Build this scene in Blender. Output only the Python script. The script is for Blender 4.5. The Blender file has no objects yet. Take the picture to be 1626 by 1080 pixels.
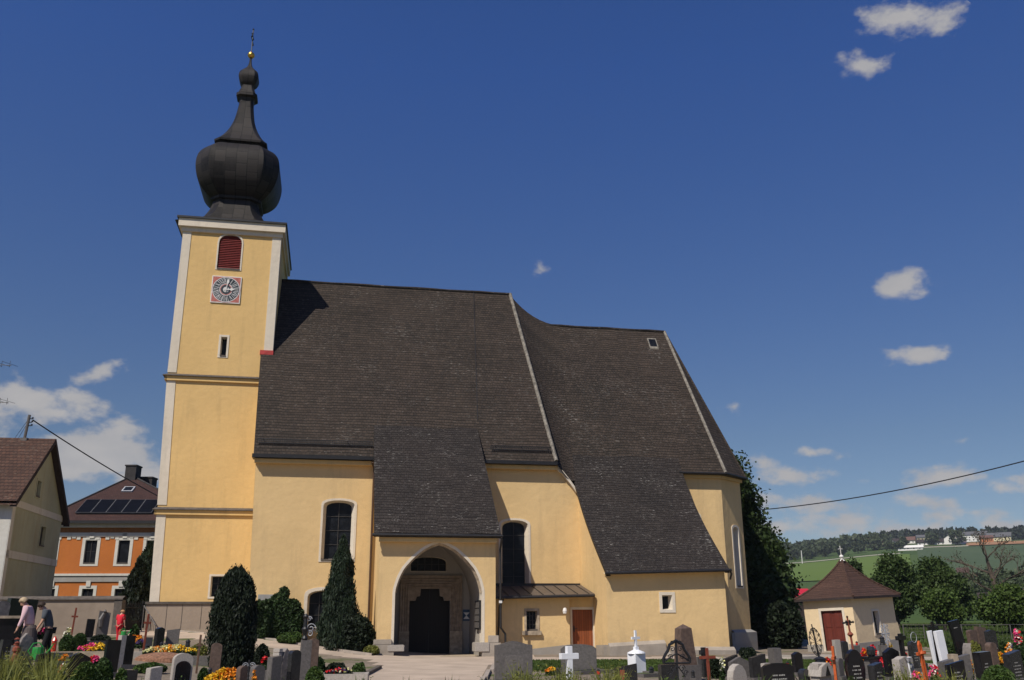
import bpy, bmesh, math, random
import numpy as np
from mathutils import Vector, Matrix
from mathutils.geometry import tessellate_polygon
random.seed(7)
S = bpy.context.scene
C = S.collection
R = math.radians
sin, cos, PI = math.sin, math.cos, math.pi

# ------------------------------------------------------------------ camera
FPX, PITCH, ROLL, EZ = 1454.0, R(17.0), R(0.3), 1.7
cam = bpy.data.objects.new('camera', bpy.data.cameras.new('camera')); C.objects.link(cam)
cam.data.sensor_width = 36; cam.data.lens = 36*FPX/1626; cam.data.clip_end = 12000; cam.data.clip_start = .1
_r, _u, _f = Vector((1,0,0)), Vector((0,-sin(PITCH),cos(PITCH))), Vector((0,cos(PITCH),sin(PITCH)))
_R = _r*cos(ROLL)-_u*sin(ROLL); _U = _r*sin(ROLL)+_u*cos(ROLL)
cam.matrix_world = Matrix(((_R.x,_U.x,-_f.x,0),(_R.y,_U.y,-_f.y,0),(_R.z,_U.z,-_f.z,EZ),(0,0,0,1)))
S.camera = cam

# ------------------------------------------------------------------ measuring the photograph
def ray(x, y):
    d = _R*(x-813)+_U*(540-y)+_f*FPX
    return d
def atY(x, y, Y):
    d = ray(x, y); k = Y/d.y
    return Vector((d.x*k, Y, d.z*k+EZ))
def pxm(Y): return Y*.93/FPX                      # metres per photo pixel at ground level
TH = R(11)
def W(u, v, z=0): return Vector((u*cos(TH)-v*sin(TH), u*sin(TH)+v*cos(TH), z))
def PX(x, y, v):                                  # (u, z) on the church plane at depth v
    d = ray(x, y); dv = -d.x*sin(TH)+d.y*cos(TH); k = v/dv
    return (d.x*k*cos(TH)+d.y*k*sin(TH), d.z*k+EZ)

# ------------------------------------------------------------------ sun and sky
SUN_EL, SUN_PHI = R(49), TH-R(46.5)                 # phi: from -Y towards +X
sdir = Vector((sin(SUN_PHI)*cos(SUN_EL), -cos(SUN_PHI)*cos(SUN_EL), sin(SUN_EL)))
sun = bpy.data.objects.new('sun', bpy.data.lights.new('sun', 'SUN')); C.objects.link(sun)
sun.data.energy = 4.6; sun.data.angle = R(.5); sun.data.color = (1, .93, .82)
sun.rotation_euler = sdir.to_track_quat('Z', 'Y').to_euler()
S.view_settings.view_transform = 'Standard'; S.view_settings.look = 'None'
S.view_settings.exposure = 0.0; S.view_settings.gamma = 1
S.cycles.max_bounces = 6; S.cycles.diffuse_bounces = 3; S.cycles.transparent_max_bounces = 8

w = bpy.data.worlds.new('World'); S.world = w; w.use_nodes = True
nt = w.node_tree; N = nt.nodes; LK = nt.links
for n in list(N): N.remove(n)
def nd(t, **k):
    n = N.new(t)
    for a, b in k.items(): setattr(n, a, b)
    return n
def mth(op, a, b=None, c=None, clamp=False):
    n = nd('ShaderNodeMath', operation=op); n.use_clamp = clamp
    for i, q in enumerate((a, b, c)):
        if q is None: continue
        if isinstance(q, (int, float)): n.inputs[i].default_value = q
        else: LK.new(q, n.inputs[i])
    return n.outputs[0]
sky = nd('ShaderNodeTexSky'); sky.sky_type = 'NISHITA'; sky.sun_disc = False
sky.sun_elevation = SUN_EL; sky.sun_rotation = math.atan2(sdir.x, sdir.y)
sky.air_density = 1.0; sky.dust_density = .6; sky.ozone_density = 2.5; sky.altitude = 500
tc = nd('ShaderNodeTexCoord'); D = tc.outputs['Generated']
sep = nd('ShaderNodeSeparateXYZ'); LK.new(D, sep.inputs[0])
def dotc(v):
    n = nd('ShaderNodeVectorMath', operation='DOT_PRODUCT'); LK.new(D, n.inputs[0]); n.inputs[1].default_value = tuple(v); return n.outputs['Value']
# clouds: (x, y, half width, half height in photo pixels, tilt, strength)
CL = [(1290,720,45,12,0,.7),(1520,700,60,10,0,.5),(1250,800,90,22,0,.8),(1470,800,120,20,0,.75),(1250,840,120,22,0,.8),(1600,835,90,20,0,.8),(40,760,90,40,0,.7),(180,690,60,26,.1,.9),(1440,28,80,38,-.15,.95),(1375,105,42,24,0,.75),(1430,452,50,30,-.1,.9),(1460,566,58,18,0,.9),(1166,645,20,14,.2,.75),
      (858,426,22,14,.2,.55),(140,598,55,16,.25,.75),(50,640,105,40,-.12,1.3),(140,722,92,44,.1,1.7),(215,760,75,40,0,.8),
      (1500,756,62,22,0,1.1),(1255,757,75,20,.02,.8),(1340,800,70,18,.05,.65),(1600,778,90,26,0,.65),(1215,735,30,14,0,.6),(1370,762,20,9,0,.55),
      (1330,828,160,20,.03,.62),(1560,815,150,24,-.02,.7),(1430,842,200,18,0,.75),(1580,848,120,16,0,.7),(1450,655,60,5,-.2,.33),
      (-160,700,150,50,0,1),(1850,700,160,50,0,1),(1900,300,120,60,0,.9),(-300,350,140,60,0,.9),(400,-300,160,60,0,.8)]
mx = None
for (cx, cy, hw, hh, tl, st) in CL:
    d0 = ray(cx, cy).normalized()
    rr = (ray(cx+20, cy-20*tl).normalized()-d0); rr = (rr-d0*rr.dot(d0)).normalized(); uu = rr.cross(d0).normalized()
    a = 1/(ray(cx, cy).length)
    X = mth('MULTIPLY', dotc(rr), 1/(hw*a)); Y = mth('MULTIPLY', dotc(uu), 1/(hh*a))
    q = mth('SQRT', mth('ADD', mth('MULTIPLY', X, X), mth('MULTIPLY', Y, Y)))
    g = mth('SUBTRACT', 1.0, mth('MULTIPLY', q, .72), clamp=True)
    g = mth('MULTIPLY', g, mth('GREATER_THAN', dotc(d0), 0.0))
    g = mth('MULTIPLY', g, st)
    mx = g if mx is None else mth('MAXIMUM', mx, g)
def noise(scale, detail, rough, off=(0,0,0), zs=1.6):
    mp = nd('ShaderNodeMapping'); LK.new(D, mp.inputs[0]); mp.inputs['Scale'].default_value = (1,1,zs); mp.inputs['Location'].default_value = off
    n = nd('ShaderNodeTexNoise'); LK.new(mp.outputs[0], n.inputs['Vector']); n.inputs['Scale'].default_value = scale
    n.inputs['Detail'].default_value = detail; n.inputs['Roughness'].default_value = rough; return n.outputs['Fac']
n1 = noise(26, 9, .58)
dens = mth('ADD', mx, mth('MULTIPLY', mth('SUBTRACT', n1, .5), 2.1))
dens = mth('MULTIPLY', dens, mth('GREATER_THAN', mx, .001))
mr = nd('ShaderNodeMapRange', interpolation_type='SMOOTHSTEP'); LK.new(dens, mr.inputs['Value'])
mr.inputs['From Min'].default_value = .26; mr.inputs['From Max'].default_value = .82
fac = mth('MULTIPLY', mr.outputs[0], .94)
# shading of the clouds: greyer where thick and below
n2 = noise(26, 4, .5, (0,0,-.02))
shade = mth('ADD', mth('MULTIPLY', mth('SUBTRACT', n2, .5), -1.1), .55, clamp=True)
cc = nd('ShaderNodeMix', data_type='RGBA'); LK.new(shade, cc.inputs['Factor'])
cc.inputs['A'].default_value = (4.3, 4.4, 4.75, 1); cc.inputs['B'].default_value = (6.6, 6.3, 6.1, 1)
# sky colour, a little deeper overhead as in the photograph
zr_ = nd('ShaderNodeMapRange'); LK.new(sep.outputs[2], zr_.inputs['Value']); zr_.inputs['From Min'].default_value = .18; zr_.inputs['From Max'].default_value = .55
tint = nd('ShaderNodeMix', data_type='RGBA'); LK.new(zr_.outputs[0], tint.inputs['Factor']); tint.inputs['A'].default_value = (.80,.78,.83,1); tint.inputs['B'].default_value = (.86,.92,1.30,1)
hs = nd('ShaderNodeMix', data_type='RGBA', blend_type='MULTIPLY'); hs.inputs['Factor'].default_value = 1; LK.new(sky.outputs[0], hs.inputs['A']); LK.new(tint.outputs['Result'], hs.inputs['B'])
gm = nd('ShaderNodeHueSaturation'); LK.new(hs.outputs['Result'], gm.inputs['Color']); gm.inputs['Saturation'].default_value = 1.12
mixs = nd('ShaderNodeMix', data_type='RGBA'); LK.new(fac, mixs.inputs['Factor']); LK.new(gm.outputs[0], mixs.inputs['A']); LK.new(cc.outputs['Result'], mixs.inputs['B'])
bg = nd('ShaderNodeBackground'); LK.new(mixs.outputs['Result'], bg.inputs['Color']); bg.inputs['Strength'].default_value = .075
wo = nd('ShaderNodeOutputWorld'); LK.new(bg.outputs[0], wo.inputs[0])

# ------------------------------------------------------------------ materials
def lin(c): return tuple(c)+(1,)
class Mt:
    def __init__(s, name):
        s.m = bpy.data.materials.new(name); s.m.use_nodes = True; s.t = s.m.node_tree; s.n = s.t.nodes; s.l = s.t.links
        s.b = s.n['Principled BSDF']; s.tc = s.n.new('ShaderNodeTexCoord')
    def node(s, t, **k):
        n = s.n.new(t)
        for a, b in k.items(): setattr(n, a, b)
        return n
    def vec(s, mode='Object', sc=(1,1,1), off=(0,0,0)):
        mp = s.node('ShaderNodeMapping'); s.l.new(s.tc.outputs[mode], mp.inputs[0]); mp.inputs['Scale'].default_value = sc; mp.inputs['Location'].default_value = off
        return mp.outputs[0]
    def noise(s, v, sc, det=4, ro=.55):
        n = s.node('ShaderNodeTexNoise'); s.l.new(v, n.inputs['Vector']); n.inputs['Scale'].default_value = sc; n.inputs['Detail'].default_value = det; n.inputs['Roughness'].default_value = ro
        return n.outputs['Fac']
    def rng(s, v, a, b, c=0., d=1.):
        n = s.node('ShaderNodeMapRange'); s.l.new(v, n.inputs['Value'])
        for k, q in zip(('From Min','From Max','To Min','To Max'), (a,b,c,d)): n.inputs[k].default_value = q
        return n.outputs[0]
    def mix(s, f, a, b, mode='MIX'):
        n = s.node('ShaderNodeMix', data_type='RGBA', blend_type=mode)
        for k, q in (('Factor', f), ('A', a), ('B', b)):
            if isinstance(q, (int, float)): n.inputs[k].default_value = q
            elif isinstance(q, tuple): n.inputs[k].default_value = lin(q) if len(q) == 3 else q
            else: s.l.new(q, n.inputs[k])
        return n.outputs['Result']
    def math(s, op, a, b):
        n = s.node('ShaderNodeMath', operation=op)
        for i, q in enumerate((a, b)):
            if isinstance(q, (int, float)): n.inputs[i].default_value = q
            else: s.l.new(q, n.inputs[i])
        return n.outputs[0]
    def col(s, c):
        if isinstance(c, tuple): s.b.inputs['Base Color'].default_value = lin(c)
        else: s.l.new(c, s.b.inputs['Base Color'])
    def bump(s, h, st=.3, d=.02):
        n = s.node('ShaderNodeBump'); n.inputs['Strength'].default_value = st; n.inputs['Distance'].default_value = d; s.l.new(h, n.inputs['Height']); s.l.new(n.outputs[0], s.b.inputs['Normal'])
    def rough(s, r, spec=.5, metal=0):
        s.b.inputs['Roughness'].default_value = r; s.b.inputs['Specular IOR Level'].default_value = spec; s.b.inputs['Metallic'].default_value = metal
def sc3(c, k): return tuple(min(1, q*k) for q in c)
def plain(name, c, rough=.8, amt=.15, ns=3., bs=40., bst=.15, spec=.3, metal=0):
    m = Mt(name); v = m.vec(); f = m.noise(v, ns, 5)
    m.col(m.mix(m.rng(f, .3, .7), sc3(c, 1-amt), sc3(c, 1+amt))); m.rough(rough, spec, metal)
    m.bump(m.noise(v, bs, 3), bst, .01); return m.m
def plaster(name, c, stain=.12, dirt=(.30,.24,.17)):
    m = Mt(name); v = m.vec()
    a = m.noise(v, .35, 5, .6); b = m.noise(m.vec(sc=(1.4,1.4,.16)), 1.3, 5, .6); f = m.noise(v, 6, 4)
    x = m.mix(m.rng(a, .3, .7), sc3(c, 1-stain), sc3(c, 1+stain*.6))
    x = m.mix(m.rng(f, .35, .65, 0, .2), x, sc3(c, .8))
    x = m.mix(m.rng(b, .53, .8, 0, .42), x, dirt)
    gz = m.node('ShaderNodeNewGeometry'); s_ = m.node('ShaderNodeSeparateXYZ'); m.l.new(gz.outputs['Position'], s_.inputs[0])
    low = m.math('ADD', m.rng(s_.outputs[2], 0.2, 1.7, 1., 0.), m.rng(m.noise(v, 1.5, 5), .3, .7, -.55, .15))
    x = m.mix(m.rng(low, .2, .8, 0, .35), x, dirt)      # rising damp and splash dirt at the foot of the wall
    m.col(x); m.rough(.92, .15)
    m.bump(m.math('ADD', m.noise(v, 3, 4), m.math('MULTIPLY', m.noise(v, 28, 3), .35)), .55, .035); return m.m
def tiles(name, c1, c2, mortar, w=.19, h=.15, speck=.5, speckc=(.42,.40,.36), patch=(.14,.10,.07), mpatch=.4):
    m = Mt(name); v = m.vec('UV'); 
    wob = m.noise(v, .5, 3)
    add = m.node('ShaderNodeVectorMath', operation='ADD'); m.l.new(v, add.inputs[0])
    cmb = m.node('ShaderNodeCombineXYZ'); m.l.new(m.rng(wob, 0, 1, -.06, .06), cmb.inputs[1]); m.l.new(cmb.outputs[0], add.inputs[1])
    br = m.node('ShaderNodeTexBrick'); m.l.new(add.outputs[0], br.inputs['Vector'])
    br.inputs['Scale'].default_value = 1; br.inputs['Brick Width'].default_value = w; br.inputs['Row Height'].default_value = h
    br.inputs['Mortar Size'].default_value = h*.05; br.inputs['Mortar Smooth'].default_value = .3; br.inputs['Bias'].default_value = 0
    br.inputs['Color1'].default_value = lin(c1); br.inputs['Color2'].default_value = lin(c2); br.inputs['Mortar'].default_value = lin(mortar)
    big = m.noise(v, .22, 5, .6)
    x = m.mix(m.rng(big, .35, .75, 0, mpatch), br.outputs['Color'], patch)
    med = m.noise(m.vec('UV', (1,1,1)), 1.6, 5, .65)
    x = m.mix(m.rng(med, .35, .7, 0, .45), x, sc3(c1, .45))
    # pale lichen and chipped courses, lying along the rows
    s1 = m.noise(m.vec('UV', (2.6, 9., 1)), 1.5, 5, .7); s2 = m.noise(v, .35, 4, .6)
    th = m.math('ADD', s1, m.rng(s2, .3, .7, -.09, .05))
    th = m.math('ADD', th, m.rng(br.outputs['Fac'], 0, 1, 0, .04))
    x = m.mix(m.rng(th, .56 if speck > .72 else .595, .665, 0, speck), x, speckc)
    sepv = m.node('ShaderNodeSeparateXYZ'); m.l.new(add.outputs[0], sepv.inputs[0])
    row = m.math('FRACT', m.math('DIVIDE', sepv.outputs[1], h), 0)
    rown = m.noise(m.vec('UV', (.35, 6.5, 1)), 1, 4, .6)      # whole courses differ in tone
    x = m.mix(m.rng(rown, .35, .7, 0, .55), x, sc3(c2, .5))
    edge = m.math('MULTIPLY', m.rng(row, .0, .30, 1, 0), m.rng(m.noise(m.vec('UV', (1.2, 3, 1)), 1.2, 3), .35, .6, .6, 1.))
    x = m.mix(edge, x, mortar)
    m.col(x); m.rough(.85, .2)
    hgt = m.math('ADD', m.math('MULTIPLY', m.math('SUBTRACT', 1., row), 1.), m.math('MULTIPLY', br.outputs['Fac'], -.5))
    m.bump(m.math('ADD', hgt, m.math('MULTIPLY', m.noise(v, 9, 3), .8)), .7, .03); return m.m
def foliage(name, c, amt=.5, hue=(1.25,1.1,.6), trans=.3, rough=.65):
    m = Mt(name); v = m.vec()
    a = m.noise(v, 1.1, 4); b = m.noise(v, 14, 2)
    x = m.mix(m.rng(a, .3, .7), sc3(c, 1-amt), sc3(c, 1+amt*.6)); y = tuple(min(1, p*q) for p, q in zip(c, hue))
    x = m.mix(m.rng(b, .45, .7, 0, .8), x, y); x = m.mix(m.rng(m.noise(v, 3.2, 3), .62, .74, 0, .55), x, (c[0]*2.2, c[1]*1.25, c[2]*1.1)); m.col(x); m.rough(rough, .3)
    if trans:
        t = m.node('ShaderNodeBsdfTranslucent'); m.l.new(x, t.inputs[0]); ms = m.node('ShaderNodeMixShader'); ms.inputs[0].default_value = trans
        m.l.new(m.b.outputs[0], ms.inputs[1]); m.l.new(t.outputs[0], ms.inputs[2]); m.l.new(ms.outputs[0], m.n['Material Output'].inputs[0])
    return m.m
def glass(name, c=(.007,.008,.010), rough=.35, grid=None, gc=(.05,.05,.05)):
    m = Mt(name); x = c
    v = m.vec()
    x = m.mix(m.rng(m.noise(v, 2.5, 3), .45, .7), c, sc3(c, 2.2)); m.col(x); m.rough(rough, .22)
    m.bump(m.noise(v, 5, 2), .25, .02); return m.m
def planks(name, c, w=.14):
    m = Mt(name); v = m.vec('UV')
    br = m.node('ShaderNodeTexBrick'); m.l.new(v, br.inputs['Vector']); br.inputs['Scale'].default_value = 1
    br.inputs['Brick Width'].default_value = w; br.inputs['Row Height'].default_value = 50; br.inputs['Mortar Size'].default_value = .008; br.offset = 0
    br.inputs['Color1'].default_value = lin(c); br.inputs['Color2'].default_value = lin(sc3(c, .75)); br.inputs['Mortar'].default_value = lin(sc3(c, .25))
    x = m.mix(m.rng(m.noise(m.vec('UV', (12, 1, 1)), 2, 5), .35, .7, 0, .6), br.outputs['Color'], sc3(c, .5)); m.col(x); m.rough(.6, .3); return m.m
M = {}
M['yellow'] = plaster('yellow plaster', (.71,.505,.25), .10, (.38,.28,.16))
M['yellow_deep'] = plaster('deeper yellow plaster', (.72,.485,.205), .07, (.40,.28,.13))
M['white'] = plaster('white plaster', (.70,.62,.50), .08, (.38,.34,.28))
M['plinth'] = plaster('rough plinth render', (.40,.35,.29), .2, (.2,.17,.14))
M['plinthpanel'] = plaster('smooth plinth panels', (.33,.265,.205), .08, (.25,.2,.16))
M['stone'] = plain('old sandstone', (.36,.29,.21), .9, .35, 5, 30, .6)
M['brownstone'] = plain('brown carved stone', (.30,.235,.175), .9, .35, 4, 30, .6)
M['roof'] = tiles('weathered plain tiles', (.072,.054,.042), (.033,.026,.021), (.004,.007,.006), w=.2, h=.21, mpatch=.5, patch=(.088,.062,.046), speck=.42)
M['roof_low'] = tiles('weathered lichened tiles', (.052,.044,.039), (.026,.022,.020), (.007,.006,.006), mpatch=.3, patch=(.08,.058,.045), speck=.7, h=.20, w=.21)
M['ridge'] = plain('mortared ridge tile', (.20,.18,.15), .9, .5, 6, 20, .6)
M['black_metal'] = plain('dark gutter metal', (.012,.011,.011), .5, .3, 4, 30, .05, .5)
M['pipe'] = plain('brown downpipe', (.07,.035,.02), .5, .2, 4, 30, .05, .4)
M['redflash'] = plain('red flashing', (.42,.05,.045), .6, .25, 4)
def onion():
    m = Mt('patinated sheet metal'); v = m.vec('UV')
    br = m.node('ShaderNodeTexBrick'); m.l.new(v, br.inputs['Vector']); br.inputs['Scale'].default_value = 1
    br.inputs['Brick Width'].default_value = .95; br.inputs['Row Height'].default_value = .68; br.offset = .37
    br.inputs['Mortar Size'].default_value = .028; br.inputs['Mortar Smooth'].default_value = .3
    br.inputs['Color1'].default_value = lin((.034,.029,.026)); br.inputs['Color2'].default_value = lin((.007,.006,.006)); br.inputs['Mortar'].default_value = lin((.004,.004,.004))
    # real sheets run upright: swap axes
    cm = m.node('ShaderNodeSeparateXYZ'); m.l.new(v, cm.inputs[0]); cb = m.node('ShaderNodeCombineXYZ'); m.l.new(cm.outputs[1], cb.inputs[0]); m.l.new(cm.outputs[0], cb.inputs[1]); m.l.new(cb.outputs[0], br.inputs['Vector'])
    x = m.mix(m.rng(m.noise(m.vec('UV', (3,.7,1)), 2, 5), .4, .75, 0, .55), br.outputs['Color'], (.030,.025,.021)); m.col(x); m.rough(.58, .2)
    m.bump(m.math('ADD', m.math('MULTIPLY', br.outputs['Fac'], -.6), m.math('MULTIPLY', m.noise(v, 2.2, 2), .8)), .28, .03); return m.m
M['onion'] = onion()
M['inner'] = plaster('shaded porch plaster', (.38,.35,.31), .12, (.22,.19,.16))  # white plaster darkened, the porch shade is put into its colour
M['gold'] = plain('gilded copper', (.75,.42,.09), .28, .1, 3, 30, .05, .5, 1)
M['iron'] = plain('black wrought iron', (.010,.010,.011), .5, .3, 8, 30, .1, .5)
M['greyiron'] = plain('silvery painted iron', (.30,.31,.33), .5, .3, 8, 30, .1, .5)
M['louver'] = plain('oxblood shutter paint', (.17,.025,.022), .6, .2, 6)
M['glass'] = glass('dark leaded glass')
M['glassblue'] = glass('reflecting pane', (.10,.12,.14), .2)
M['lead'] = plain('lead and window bars', (.06,.055,.05), .6, .2, 6)
M['blackwood'] = planks('almost black oak door', (.014,.011,.009))
M['doorwood'] = planks('orange brown boarded door', (.30,.085,.030), .13)
M['reddoor'] = planks('red brown panelled door', (.16,.035,.024), .3)
M['metalroof'] = plain('dark seamed metal roof', (.085,.068,.058), .5, .2, 1.5, 20, .1, .5)
M['whitepaint'] = plain('white paint', (.72,.70,.66), .6, .1, 4)
M['clockred'] = plain('clock corner red', (.46,.15,.12), .7, .3, 8)
M['clockdark'] = plain('clock numeral fields', (.035,.045,.052), .7, .3, 8)
M['clockwhite'] = plain('clock white', (.62,.61,.60), .7, .15, 8)
M['orange'] = plaster('orange plaster', (.47,.155,.040), .12, (.40,.12,.04))
M['palegreen'] = plaster('pale green plaster', (.40,.41,.30), .18, (.30,.22,.12))
M['palebrown'] = plain('orange brown band', (.28,.12,.04), .8, .2, 5)
M['housewhite'] = plaster('pale house trim', (.60,.58,.52), .08)
M['redtile'] = tiles('red brown mossy tiles', (.135,.068,.046), (.075,.042,.032), (.02,.013,.011), .22, .34, .76, (.26,.21,.16), (.06,.045,.035), .5)
M['redtile2'] = tiles('dark red flat tiles', (.095,.045,.036), (.065,.034,.030), (.02,.014,.012), .2, .2, .2, (.2,.16,.13), (.06,.04,.035), .4)
M['chapelroof'] = tiles('brown red shingles', (.115,.062,.045), (.075,.043,.034), (.03,.018,.014), .22, .16, .3, (.22,.15,.11), (.09,.055,.04), .4)
M['chimney'] = plain('dark chimney cladding', (.035,.032,.032), .8, .3, 3)
M['solar'] = plain('solar glass', (.004,.005,.009), .7, .2, 1, 5, .02, .05)
M['alu'] = plain('aluminium frame', (.45,.46,.48), .35, .1, 5, 20, .05, .5)
M['cream'] = plaster('cream chapel plaster', (.76,.60,.38), .08, (.45,.36,.24))
M['greyplinth'] = plaster('grey plinth render', (.33,.32,.30), .15)
M['wallrender'] = plaster('rough churchyard wall render', (.27,.215,.165), .2, (.2,.16,.12))
M['coping'] = plain('dark stone coping', (.10,.085,.072), .9, .3, 5)
M['redsheet'] = plain('bright red sheet roof', (.50,.02,.035), .5, .1, 2)
M['path'] = plain('sandy asphalt path', (.43,.345,.265), .95, .16, .8, 60, .3)
M['kerb'] = plain('worn kerb stone', (.34,.29,.24), .9, .2, 4)
M['white_marble'] = plain('white marble', (.76,.77,.79), .4, .06, 3, 10, .05, .4)
M['lightgranite'] = plain('light granite', (.36,.325,.285), .7, .2, 30, 40, .1)
M['greygranite'] = plain('grey granite', (.115,.105,.098), .45, .25, 18, 40, .06, .4)
M['darkgranite'] = plain('dark polished granite', (.024,.024,.025), .25, .35, 10, 40, .03, .5)
M['blackgranite'] = plain('black polished granite', (.010,.010,.012), .14, .3, 6, 40, .02, .5)
M['browngranite'] = plain('brown weathered stone', (.11,.075,.058), .6, .3, 12, 40, .2)
M['rock'] = plain('rough rock', (.19,.17,.155), .9, .4, 6, 14, 1.)
M['engrave'] = plain('pale engraved letters', (.34,.33,.30), .6, .1, 5)
M['goldletter'] = plain('gold engraved letters', (.42,.30,.12), .5, .1, 5)
M['redwood'] = plain('red brown stained wood', (.20,.050,.028), .6, .25, 10)
M['orangewood'] = plain('orange stained wood', (.48,.10,.025), .55, .25, 10)
M['brownwood'] = plain('grey brown wood', (.15,.09,.06), .8, .25, 10)
M['soil'] = plain('dark planting soil', (.06,.042,.03), .95, .4, 8, 40, .8)
M['mulch'] = plain('red brown bark mulch', (.23,.12,.075), .95, .5, 12, 30, 1.)
M['greenplastic'] = plain('green plastic', (.03,.26,.05), .35, .1, 3, 10, .05, .5)
M['redglass'] = plain('red candle glass', (.55,.03,.015), .25, .2, 4, 10, .05, .6)
M['skin'] = plain('skin', (.50,.28,.19), .55, .05, 5)
M['pink'] = plain('pale pink blouse', (.66,.44,.47), .85, .08, 6)
M['greyshirt'] = plain('blue grey shirt', (.075,.085,.10), .85, .1, 6)
M['redcloth'] = plain('red clothes', (.60,.018,.035), .8, .08, 6)
M['darktrouser'] = plain('dark trousers', (.012,.012,.014), .85, .1, 6)
M['greytrouser'] = plain('grey skirt', (.10,.08,.075), .85, .1, 6)
M['blondhair'] = plain('greying blond hair', (.42,.32,.20), .7, .2, 30)
M['darkhair'] = plain('dark brown hair', (.035,.022,.015), .7, .2, 30)
M['fairhair'] = plain('sandy hair', (.45,.24,.11), .7, .2, 30)
M['paper'] = plain('white paper', (.7,.7,.68), .8, .05, 5)
M['bluepaper'] = plain('blue poster print', (.05,.09,.16), .7, .2, 5)
M['bark'] = plain('tree bark', (.085,.065,.05), .9, .4, 6, 20, 1.)
for k, c, tr in (('linden',(.028,.052,.013),.25),('midgreen',(.050,.086,.022),.30),('brightgreen',(.066,.112,.022),.30),('cypress',(.008,.016,.006),.04),('juniper',(.014,.028,.013),.06),
              ('ivy',(.026,.054,.015),.15),('box',(.040,.080,.018),.15),('darkbush',(.012,.022,.009),.1),('thuja',(.052,.098,.020),.15),('weed',(.17,.185,.045),.35),('grassblade',(.065,.105,.022),.3),
              ('yew',(.020,.036,.018),.05),('farwood',(.024,.038,.024),.0),('farleaf',(.044,.064,.028),.0),('bareleaf',(.06,.052,.03),.1),('stem',(.05,.08,.02),.1)):
    M[k] = foliage(k+' leaves', c, trans=tr)
for k, c in (('fl_yellow',(.75,.46,.02)),('fl_orange',(.75,.26,.015)),('fl_red',(.62,.015,.02)),('fl_pink',(.70,.06,.20)),('fl_white',(.72,.70,.58)),('fl_cream',(.62,.60,.28)),('fl_purple',(.06,.03,.12))):
    M[k] = plain(k[3:]+' blossoms', c, .6, .2, 20)
def ground_mat():
    m = Mt('gravel churchyard ground'); v = m.vec()
    a = m.noise(v, .25, 5); b = m.noise(v, 9, 5, .7); g = m.noise(v, .5, 5, .6)
    x = m.mix(m.rng(b, .3, .7), (.15,.12,.09), (.31,.255,.20)); x = m.mix(m.rng(a, .4, .7, 0, .6), x, (.15,.125,.09))
    x = m.mix(m.rng(g, .56, .62, 0, .8), x, (.07,.10,.025)); m.col(x); m.rough(.95, .1); m.bump(m.noise(v, 22, 4), .6, .03); return m.m
M['ground'] = ground_mat()
def field_mat(name, c, c2, stripe=0., rs=.02, sc=(1,1,1)):
    m = Mt(name); v = m.vec(sc=sc); x = m.mix(m.rng(m.noise(v, rs, 6, .6), .3, .7), c, c2)
    x = m.mix(m.rng(m.noise(m.vec(), rs*20, 4, .7), .3, .75, 0, .3), x, sc3(c, .55)); m.col(x); m.rough(.95, .1); return m.m
M['meadow'] = field_mat('meadow grass', (.050,.075,.020), (.075,.105,.026), rs=.15)
M['lawn'] = field_mat('lawn turf', (.055,.085,.020), (.095,.100,.035), rs=.9)
M['hill'] = field_mat('hill meadow', (.050,.085,.024), (.075,.115,.032), rs=.01)
M['field_bright'] = field_mat('young crop', (.098,.150,.028), (.115,.170,.036), rs=.012, sc=(3,.25,1))
M['field_teal'] = field_mat('bluish cereal field', (.060,.090,.044), (.078,.110,.054), rs=.012, sc=(3,.25,1))
M['field_brown'] = field_mat('bare earth field', (.30,.16,.08), (.36,.20,.11), rs=.02)
M['farroad'] = plain('pale lane', (.42,.37,.30), .9)
M['farwhite'] = plain('white house wall', (.68,.66,.62), .9, .06)
M['farcream'] = plain('cream house wall', (.62,.55,.36), .9, .06)
M['farorange'] = plain('orange house wall', (.46,.17,.075), .9, .06)
M['fargreyroof'] = plain('grey roof', (.10,.10,.105), .9, .2)
M['fardarkroof'] = plain('dark brown roof', (.04,.03,.028), .9, .2)
M['farredroof'] = plain('red roof', (.24,.06,.04), .9, .2)
M['fardarkbrown'] = plain('dark brown barn roof', (.075,.045,.038), .9, .2)
M['farbrownroof'] = plain('brown barn roof', (.13,.07,.055), .9, .2)

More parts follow.
